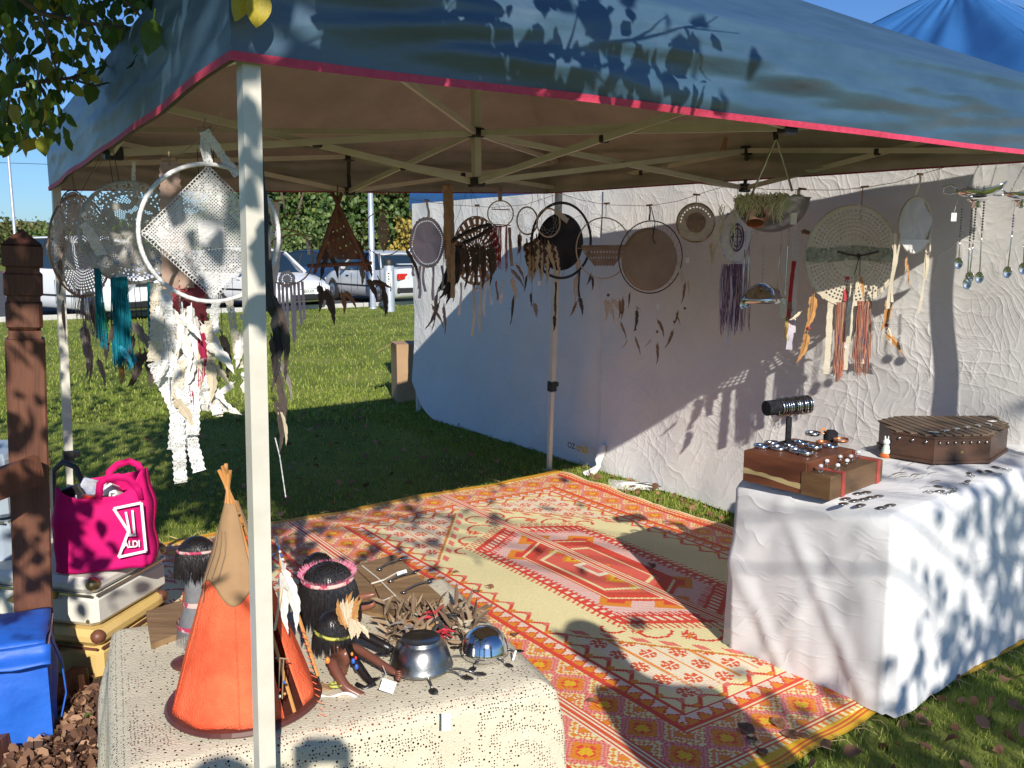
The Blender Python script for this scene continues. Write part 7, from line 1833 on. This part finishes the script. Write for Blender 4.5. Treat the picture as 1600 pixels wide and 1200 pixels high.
# 5 left side of the canopy in deep shade
for i in range(15):
    s = (i+.5)/15*.74; q = canopy_pt(3, s, .6)
    shade(q, rnd.uniform(1.0, 1.9), (.20, .13, .15), 130, .08, hub2 if i % 3 == 0 else None)
    shade(canopy_pt(3, s, 1.25), rnd.uniform(1.2, 2.0), (.22, .2, .16), 80, .08)
# 6 bottom right corner of grass
for (px, py, n) in ((1350, 1180, 60), (1480, 1120, 70), (1560, 1090, 60), (1600, 1170, 40), (1420, 1230, 80)): shade(G(px, py), 4.5, (.16, .16, .16), n, .085)
kept = []
for p, size in clouds:
    keep = []
    for q in p:
        r = proj(Vector(q))
        if r and r[1] > -45 and r[1] < 1290 and -60 < r[0] < 1680: continue
        if abs(q[0]) < .35 and abs(q[1]) < .35 and 1.2 < q[2] < 1.9: continue
        keep.append(q)
    if keep: kept.append((np.array(keep), size))
VAL = []
def crown_build():
  VV, FF, off = [], [], 0
  for p, size in kept + [(np.array([list(q)]), s__) for q, s__ in VAL]:
    v, f = leaf_arrays(p - np.array(oT), size, .6 if len(p) > 1 else 1.3, npr, .75); VV.append(v); FF.append(f+off); off += len(v)
  np_mesh('crown', np.concatenate(VV), np.concatenate(FF), m_leafn, ot)
# branch whose leaf shadows fall on the front valance
leafm = []
for i, (c1_, c2_) in enumerate((((.06, .13, .015), (.11, .19, .025)), ((.15, .24, .03), (.28, .34, .05)), ((.42, .34, .02), (.58, .44, .03)), ((.03, .065, .012), (.06, .10, .02)))):
    m_ = M('leaf_%s' % ['green', 'light', 'yellow', 'dark'][i], c1_, c2_, scale=20, rough=.4, trans=.35)
    mb = MB(); n = 8; w = .36; prev = None
    for j in range(n+1):
        t = j/n; ww = w*math.sin(PI*min(.999, t**.8))**.8*(1-.25*t); mb.v += [(-ww, .10*ww*2+.08*math.sin(t*3), -t), (0, .08*math.sin(t*3), -t), (ww, .10*ww*2+.08*math.sin(t*3), -t)]
    for j in range(n):
        for k in (0, 1): mb.f.append((3*j+k, 3*j+k+1, 3*j+k+4, 3*j+k+3))
    mb.tube([(0, -.02, .28), (0, 0, 0)], .02, 4)
    leafm.append(mb.mesh('leaf', m_))
def put_leaf(parent, p, size, kind, rot):
    o = bpy.data.objects.new('leaf', leafm[kind]); COL.objects.link(o); o.parent = parent; o.location = p-oT; o.scale = (size,)*3; o.rotation_euler = rot; return o
def valance_at(px, py):
    A, B = canopy_pt(0, 0, .5), canopy_pt(0, 1, .5); q = (px-800)/1440.0; t = (q*A.y-A.x)/((B.x-A.x)-q*(B.y-A.y)); p = A+(B-A)*t
    return P(px, py, p.y)
br = MB()
def onsun(px, py, t): return valance_at(px, py) + SV*t
path = [(440, -60, 1.0), (560, 20, .95), (660, 55, .9), (760, 90, .85), (880, 95, .8), (980, 80, .8), (1060, 60, .8), (1150, 62, .8)]
bp_ = [onsun(*q) for q in path]
br.tube([p-oT for p in bp_], [.016, .013, .011, .009, .007, .005, .003, .0015], 6)
for (a, dx, dy) in ((2, 60, -60), (3, -30, 60), (3, 70, 50), (4, 80, 60), (5, 60, -50), (5, 70, 55), (6, 50, 70), (1, -90, 40), (2, 30, 50), (4, 20, -70), (6, 60, -30)):
    x, y, t = path[a]; br.tube([bp_[a]-oT, onsun(x+dx*.5, y+dy*.5+6, t)-oT, onsun(x+dx, y+dy, t)-oT], [.005, .003, .0012], 5)
br.build('branch', m_trunk, ot, smooth=True)['kind'] = 'stuff'; brs.build('branch', m_trunk, ot, smooth=True)['kind'] = 'stuff'
cnt = 0
def sprinkle(px0, px1, py0, py1, n, s0=.045, s1=.075):
    for _ in range(n):
        x, y = rnd.uniform(px0, px1), rnd.uniform(py0, py1); p = onsun(x, y, rnd.uniform(.7, 1.0)); r = proj(p)
        if r and r[1] > -50 and 0 < r[0] < 1600: p = onsun(x, y, 1.25)
        VAL.append((p, rnd.uniform(s0, s1)))
sprinkle(510, 690, -40, 60, 150, .07, .10); sprinkle(525, 685, 30, 100, 60, .06, .09); sprinkle(700, 850, 45, 140, 55, .055, .08); sprinkle(690, 760, -30, 50, 25); sprinkle(760, 860, 60, 120, 10); sprinkle(860, 1000, 50, 150, 30); sprinkle(900, 1010, -10, 50, 8)
sprinkle(960, 1060, 80, 165, 24); sprinkle(1050, 1120, 60, 165, 16); sprinkle(440, 520, -20, 60, 3); sprinkle(830, 960, -30, 40, 6); sprinkle(640, 800, -30, 40, 14)
VISB = []
for _ in range(620):
    x, y = rnd.uniform(-40, 300), rnd.uniform(-45, 215)
    if y > (60 if x > 230 else (95 if x > 150 else (130 if x > 110 else 215))): continue
    VAL.append((P(x, y, rnd.uniform(2.6, 3.2)), rnd.uniform(.034, .06)))
crown_build()
# visible leafy twigs, top left
tw = MB()
def v3(px, py, d): return P(px, py, d)-oT
for pts in ([(-60, 150, 2.7), (60, 128, 2.75), (110, 122, 2.8), (150, 108, 2.85), (195, 92, 2.9)], [(-40, -60, 2.4), (60, 20, 2.5), (160, 40, 2.6), (260, 48, 2.7)], [(60, 20, 2.5), (80, 80, 2.55), (95, 140, 2.6)], [(-40, 30, 2.4), (20, 90, 2.45), (10, 190, 2.5)],
            [(110, 122, 2.8), (145, 135, 2.8), (175, 128, 2.85)], [(150, -40, 2.5), (215, 20, 2.55), (262, 80, 2.6)], [(60, 128, 2.75), (80, 170, 2.75), (70, 200, 2.75)], [(300, -40, 2.2), (330, 0, 2.2), (350, 30, 2.2)]):
    twig = MB().tube([v3(*q) for q in pts], [.010, .007, .005, .0035, .002][:len(pts)] if len(pts) > 3 else [.005, .0035, .002], 5).build('branch', m_trunk, ot, smooth=True)
tot = 0
while tot < 285:
    x, y = rnd.uniform(-40, 315), rnd.uniform(-45, 250)
    lim = 60 if x > 250 else (110 if x > 170 else (140 if x > 120 else (200 if x > 70 else 245)))
    if y > lim or (x > 110 and y > 70 and rnd.random() < .6) or (20 < x < 75 and 60 < y < 100 and rnd.random() < .7) or (x > 60 and y > 15 and rnd.random() < .45): continue
    kd_ = rnd.choices([0, 1, 2, 3], [5, 4, 1.2, 4])[0]
    put_leaf(twig, P(x, y-14, rnd.uniform(2.3, 3.0)), rnd.uniform(.024, .052), kd_, (rnd.uniform(-.7, .7), rnd.uniform(-.7, .7), rnd.uniform(-1.5, 1.5))); tot += 1
o = put_leaf(twig, P(405, -18, 1.75), .075, 2, (-.2, .1, .2)); o['label'] = 'large bright yellow leaf'
put_leaf(twig, P(388, -12, 1.75), .06, 2, (.2, .4, .9)); put_leaf(twig, P(240, 30, 2.2), .085, 0, (.1, .25, .2)); put_leaf(twig, P(262, 45, 2.25), .075, 3, (.1, -.25, .5))

# ------------------------------------------------------------------ grass, dry leaves, mulch
def inrug(u, v, m_=0.0): return (u > RU0-m_) & (u < RU1+m_) & (v > RV0-m_) & (v < RV1+m_)
def blades(n, d0, d1, h, w, seed, xr=.62, power=1.0, mat=None, region=None):
    rs = np.random.RandomState(seed)
    if region is None:
        d = d0*(d1/d0)**rs.rand(n); x = (rs.rand(n)*2-1)*xr*d
    else: x, d = region(rs, n)
    u = x*UX+d*UY; v = -x*UY+d*UX
    k = ~inrug(u, v, .0) & ~((x*-kd.y + d*kd.x) > (K0.x*-kd.y + K0.y*kd.x) - .1)
    x, d = x[k], d[k]; n = len(x)
    hh = h*(.5+rs.rand(n)); a = rs.rand(n)*6.28; ww = w*(.6+.8*rs.rand(n)); lx, ly = rs.normal(size=n)*.4*hh, rs.normal(size=n)*.4*hh
    b = np.stack([x, d, np.full(n, -.006)], 1); dx = np.stack([np.cos(a)*ww, np.sin(a)*ww, np.zeros(n)], 1)
    mid = b + np.stack([lx*.4, ly*.4, hh*.6], 1); tip = b + np.stack([lx*1.2, ly*1.2, hh], 1)
    V_ = np.stack([b-dx, b+dx, mid+dx*.7, tip, mid-dx*.7], 1).reshape(-1, 3); i0 = (np.arange(n)*5)[:, None]
    F_ = np.concatenate([i0+np.array([[0, 1, 2, 4]]), i0+np.array([[4, 2, 3, 3]])], 0)
    F1 = (i0+np.array([[0, 1, 2, 4]])); F2 = (i0+np.array([[4, 2, 3]]))
    return V_, F1
m_grass = M('grass_blade', (.14, .20, .025), (.42, .42, .12), island=True, rough=.6, trans=.3, c3=(.24, .32, .05), spec=.2)
def merge(lst):
    vv, ff, o_ = [], [], 0
    for v, f in lst: vv.append(v); ff.append(f+o_); o_ += len(v)
    return np.concatenate(vv), np.concatenate(ff)
L_near = [blades(26000, 2.2, 3.9, .035, .0018, 1, region=lambda rs, n: (rs.uniform(.7, 2.9, n), rs.uniform(2.2, 4.0, n))),
          blades(22000, 4, 7, .045, .0022, 2, region=lambda rs, n: ((lambda u, v: (u*UX-v*UY, u*UY+v*UX))(rs.uniform(3.6, 4.2, n), rs.uniform(1.6, 7.7, n)))),
          blades(60000, 4.6, 9, .032, .0026, 3, region=lambda rs, n: (rs.uniform(-6, .9, n), 4.4*(10/4.4)**rs.rand(n))), blades(60000, 8, 24.5, .055, .006, 4), blades(5000, 2, 4, .03, .002, 5, region=lambda rs, n: (rs.uniform(-3.2, -1.2, n), rs.uniform(3.0, 5.2, n)))]
v, f = merge(L_near); o = np_mesh('grass', v, f, m_grass, kind='stuff')
m_dry = M('dry_leaf', (.16, .07, .035), (.42, .22, .12), island=True, rough=.75, trans=.15, c3=(.26, .13, .07))
def litter(name, pts, size, seed, up=.35):
    rs = np.random.RandomState(seed); n = len(pts); sz = size*(.6+.8*rs.rand(n))[:, None]
    d = rs.normal(size=(n, 3)); d[:, 2] *= up*.5; d /= np.linalg.norm(d, axis=1)[:, None]; nn = np.tile([0, 0, 1.0], (n, 1)) + rs.normal(size=(n, 3))*up; nn /= np.linalg.norm(nn, axis=1)[:, None]
    x = np.cross(d, nn); x /= np.linalg.norm(x, axis=1)[:, None]; c = rs.uniform(-.1, .25, n)[:, None]
    v = np.stack([pts, pts+d*sz*.3+x*sz*.32+nn*sz*c, pts+d*sz*.7+x*sz*.28+nn*sz*c, pts+d*sz+nn*sz*.05, pts+d*sz*.7-x*sz*.28+nn*sz*c, pts+d*sz*.3-x*sz*.32+nn*sz*c], 1).reshape(-1, 3)
    i0 = (np.arange(n)*6)[:, None]; return v, np.concatenate([i0+np.array([[0, 1, 2, 3]]), i0+np.array([[0, 3, 4, 5]])], 0)
pts = []
def ptsrug(x, y):
    u, v = x*UX+y*UY, -x*UY+y*UX; return RU0 < u < RU1 and RV0-.02 < v < RV1
while len(pts) < 190:
    x, y = rnd.uniform(.75, 2.9), rnd.uniform(2.2, 3.9)
    if not ptsrug(x, y): pts.append((x, y, .012+rnd.uniform(0, .02)))
for _ in range(60):
    u, v = rnd.uniform(3.83, 4.03), rnd.uniform(2.5, 5.0); pts.append((u*UX-v*UY, u*UY+v*UX, .015))
for _ in range(320):
    x, y = rnd.uniform(-3, .6), rnd.uniform(5.0, 8.5)
    if not ptsrug(x, y): pts.append((x, y, .02))
v, f = litter('dry_leaves', np.array(pts), .046, 5, .8); np_mesh('dry_leaves', v, f, m_dry, kind='stuff')
# mulch bed between edging and lace cloth
q = []
edA, edB = eb, ea
while len(q) < 4200:
    px, py = rnd.uniform(20, 260), rnd.uniform(1060, 1290); p = G(px, py)
    t = (px-20)/(128-20) if px < 128 else 1.0
    if py < 1190-(116*min(1.0, max(0, (px-20)/108)))+14: continue
    q.append((p.x, p.y, .012+rnd.uniform(0, .03)))
for _ in range(700):
    q.append((rnd.uniform(-1.45, -1.0), rnd.uniform(2.7, 3.3), .01+rnd.uniform(0, .02)))
m_mul = M('mulch', (.05, .022, .014), (.42, .25, .15), island=True, rough=.8, c3=(.15, .07, .038))
v, f = litter('leaf_mulch', np.array(q), .034, 8, 1.1); np_mesh('leaf_mulch', v, f, m_mul, kind='stuff')
MB().quad(*[G(x, y, .002) for x, y in ((60, 1290), (300, 1290), (240, 1050), (130, 1050), (-20, 1215))]).build('garden_bed', M('soil', (.05, .028, .018), (.09, .05, .03), scale=12, rough=1.0))['kind'] = 'structure'
wp = np.array([list(G(rnd.gauss(186, 16), rnd.gauss(1118, 14), .03+rnd.uniform(0, .02))) for _ in range(90)]); v, f = litter('weeds', wp, .03, 9, .6); np_mesh('weeds', v, f, greens[1], kind='stuff')
# single dry leaves scattered on the mat
spots = [(575, 890, 'x'), (712, 895, 0), (764, 918, 0), (806, 992, 0), (928, 1098, 0), (1018, 884, 0), (775, 712, 0), (1175, 1155, 0), (1215, 1130, 0), (1235, 1150, 0), (1165, 1140, 0), (1190, 1175, 0), (1250, 1152, 0), (745, 925, 0), (600, 905, 0)][1:]
lbl = ['curled grey-green leaf on the mat just right of the hook board', 'dry leaf on the zigzag border right of the twig bundle', 'small dark leaf on the mat beside the shiny dome', 'dark leaf on the mat below the dome, right of the lace cloth', 'dry leaf lying on the shaded edge of the central medallion', 'small leaf near the far hem of the mat', 'brown leaf in the cluster near the bottom hem, lowest left', 'brown leaf in the cluster near the bottom hem, uppermost', 'round brown leaf near the bottom hem, right of the cluster', 'dark leaf at the left of the bottom cluster', 'dark leaf at the very bottom of the mat cluster', 'brown leaf nearest the white tablecloth corner', 'pale curled leaf on the cream field of the mat', 'tiny leaf on the mat by the hook board corner']
for i, (x, y, _) in enumerate(spots):
    me = leafm[3].copy() if False else None
    mb = MB()
    for j in range(7):
        t = j/6; w = .36*math.sin(PI*min(.999, t**.8))**.8; mb.v += [(-w, t-.5, .32*w*w*4), (0, t-.5, .06*math.sin(t*6)), (w, t-.5, .30*w*w*4+.05)]
    for j in range(6):
        for k in (0, 1): mb.f.append((3*j+k, 3*j+k+1, 3*j+k+4, 3*j+k+3))
    o = mb.build('dry_leaf', M('leaf_brown', (.14, .06, .03), (.26, .13, .07), scale=9, rough=.7)); s_ = rnd.uniform(.045, .065); o.scale = (s_,)*3; o.location = G(x, y, .016); o.rotation_euler = (rnd.uniform(-.2, .3), rnd.uniform(-.3, .3), rnd.uniform(0, 6.28)); tag(o, lbl[i], 'leaf', 'dry leaves fallen on the mat')

# ------------------------------------------------------------------ people standing beside and behind the viewpoint
def person(name, label, J, E, shirt_n, leg_n, cloth, trou, headc, facing, hair=True):
    r0 = J['hip'][0]; o = empty(name, (r0.x, r0.y, 0), 0, label, 'person'); R0 = o.location.copy()
    JJ = {k: (v[0]-R0, v[1]) for k, v in J.items()}
    skin_body('body', JJ, E, M('human_skin', (.42, .24, .17), (.48, .28, .20), scale=5, rough=.5), o, root='hip', sub=2)
    for nm, ns_, mt, gr in (('shirt', shirt_n, cloth, 1.13), ('trousers', leg_n, trou, 1.12)):
        sub_ = {k: (JJ[k][0], tuple(q*gr+.012 for q in (JJ[k][1] if isinstance(JJ[k][1], tuple) else (JJ[k][1],)*2))) for k in ns_}
        skin_body(nm, sub_, [e for e in E if e[0] in ns_ and e[1] in ns_], mt, o, root='hip', sub=2)
    face(o, headc-R0, facing, Vector((0, 0, 1)), .098, MATS['human_skin'])
    MB().ball(headc-R0 + Vector((0, 0, .03)) - facing*.02, .112, 20, 12, (.92, 1.0, 1.05)).build('hair', hair_mat(), o, smooth=True)
    for sx in (-1, 1):
        c = J['toe_l' if sx < 0 else 'toe_r'][0]-R0; MB().ball(c + Vector((0, .02, .0)), .055, 12, 6, (.9, 2.2, .8)).build('shoe', C_BLACK, o, smooth=True)
    return o, R0
Vx = Vector
hx, hy, hz = -.19, -.26, 1.52
J = {'hip': (Vx((-.20, -.42, .92)), (.15, .11)), 'waist': (Vx((-.20, -.40, 1.08)), (.135, .10)), 'chest': (Vx((-.20, -.36, 1.26)), (.16, .11)), 'neck': (Vx((-.195, -.31, 1.40)), .055), 'head': (Vx((hx, hy, hz)), .095), 'crown': (Vx((hx, hy, hz+.07)), .075),
     'shl': (Vx((-.38, -.34, 1.33)), .06), 'ell': (Vx((-.40, -.12, 1.22)), .043), 'wrl': (Vx((-.14, -.06, 1.46)), .032), 'hal': (Vx((-.085, -.06, 1.52)), .034),
     'shr': (Vx((-.02, -.36, 1.33)), .06), 'elr': (Vx((.16, -.20, 1.22)), .043), 'wrr': (Vx((.11, -.08, 1.46)), .032), 'har': (Vx((.075, -.07, 1.52)), .034),
     'kl': (Vx((-.30, -.40, .50)), .065), 'al': (Vx((-.31, -.44, .09)), .045), 'toe_l': (Vx((-.31, -.34, .045)), .04), 'kr': (Vx((-.10, -.40, .50)), .065), 'ar': (Vx((-.09, -.44, .09)), .045), 'toe_r': (Vx((-.09, -.34, .045)), .04)}
E = [('hip', 'waist'), ('waist', 'chest'), ('chest', 'neck'), ('neck', 'head'), ('head', 'crown'), ('chest', 'shl'), ('shl', 'ell'), ('ell', 'wrl'), ('wrl', 'hal'), ('chest', 'shr'), ('shr', 'elr'), ('elr', 'wrr'), ('wrr', 'har'), ('hip', 'kl'), ('kl', 'al'), ('al', 'toe_l'), ('hip', 'kr'), ('kr', 'ar'), ('ar', 'toe_r')]
po, R0 = person('person', 'person in a dark top photographing the stall with both hands raised', J, E, ['hip', 'waist', 'chest', 'shl', 'ell', 'shr', 'elr'], ['hip', 'kl', 'al', 'kr', 'ar'], M('navy_jumper', (.03, .04, .08), rough=.9), M('denim', (.05, .08, .16), rough=.9), Vx((hx, hy, hz)), Vx((.3, 1, 0)).normalized())
for base_, sg in ((Vx((-.07, -.055, 1.53)), 1), (Vx((.065, -.06, 1.53)), -1)):
    for k in range(5):
        a = base_-R0 + Vx((0, 0, .035-.018*k)); MB().tube([a, a + Vx((sg*.015, .014, .004)), a + Vx((sg*.035, .008, .006 if k else .02))], [.009, .008, .007], 6).build('finger', MATS['human_skin'], po, smooth=True)
o = MB().box((0, -.055, 1.565), (.10, .028, .06), bev=.006).build('compact_camera', C_BLACK); tag(o, 'small black compact camera held up by the photographer', 'camera')
# companion at the right
S2 = Vx((1.02, .52, 0))
def s2(x, y, z): return S2 + Vx((x, y, z))
J = {'hip': (s2(.06, 0, .95), (.15, .11)), 'waist': (s2(.05, 0, 1.10), (.13, .10)), 'chest': (s2(.03, .02, 1.29), (.155, .11)), 'neck': (s2(-.03, .05, 1.46), .055), 'head': (s2(-.08, .08, 1.60), .09), 'crown': (s2(-.085, .08, 1.66), .075),
     'shl': (s2(-.15, .03, 1.38), .058), 'ell': (s2(-.14, .06, 1.12), .042), 'hal': (s2(-.02, .16, 1.02), .034), 'shr': (s2(.22, .02, 1.38), .058), 'elr': (s2(.27, .03, 1.10), .042), 'har': (s2(.22, .12, .90), .034),
     'kl': (s2(-.03, .0, .50), .065), 'al': (s2(-.04, -.03, .09), .045), 'toe_l': (s2(-.04, .07, .045), .04), 'kr': (s2(.16, .0, .50), .065), 'ar': (s2(.17, -.03, .09), .045), 'toe_r': (s2(.17, .07, .045), .04)}
E2 = [e for e in E if 'wr' not in e[0] and 'wr' not in e[1]] + [('ell', 'hal'), ('elr', 'har')]
p2, R2 = person('person', 'person in a grey coat standing at the right of the photographer, looking at the stall', J, E2, ['hip', 'waist', 'chest', 'shl', 'ell', 'shr', 'elr'], ['hip', 'kl', 'al', 'kr', 'ar'], M('grey_coat', (.12, .12, .13), rough=.95), MATS['denim'], s2(-.08, .08, 1.60), Vx((-.2, 1, -.1)).normalized())
for hn in ('hal', 'har'):
    for k in range(5):
        a = J[hn][0]-R2 + Vx((-.025+.012*k, .01, -.01)); MB().tube([a, a + Vx((0, .012, -.03)), a + Vx((0, .02, -.055+.004*abs(k-2)))], [.010, .009, .007], 6).build('finger', MATS['human_skin'], p2, smooth=True)
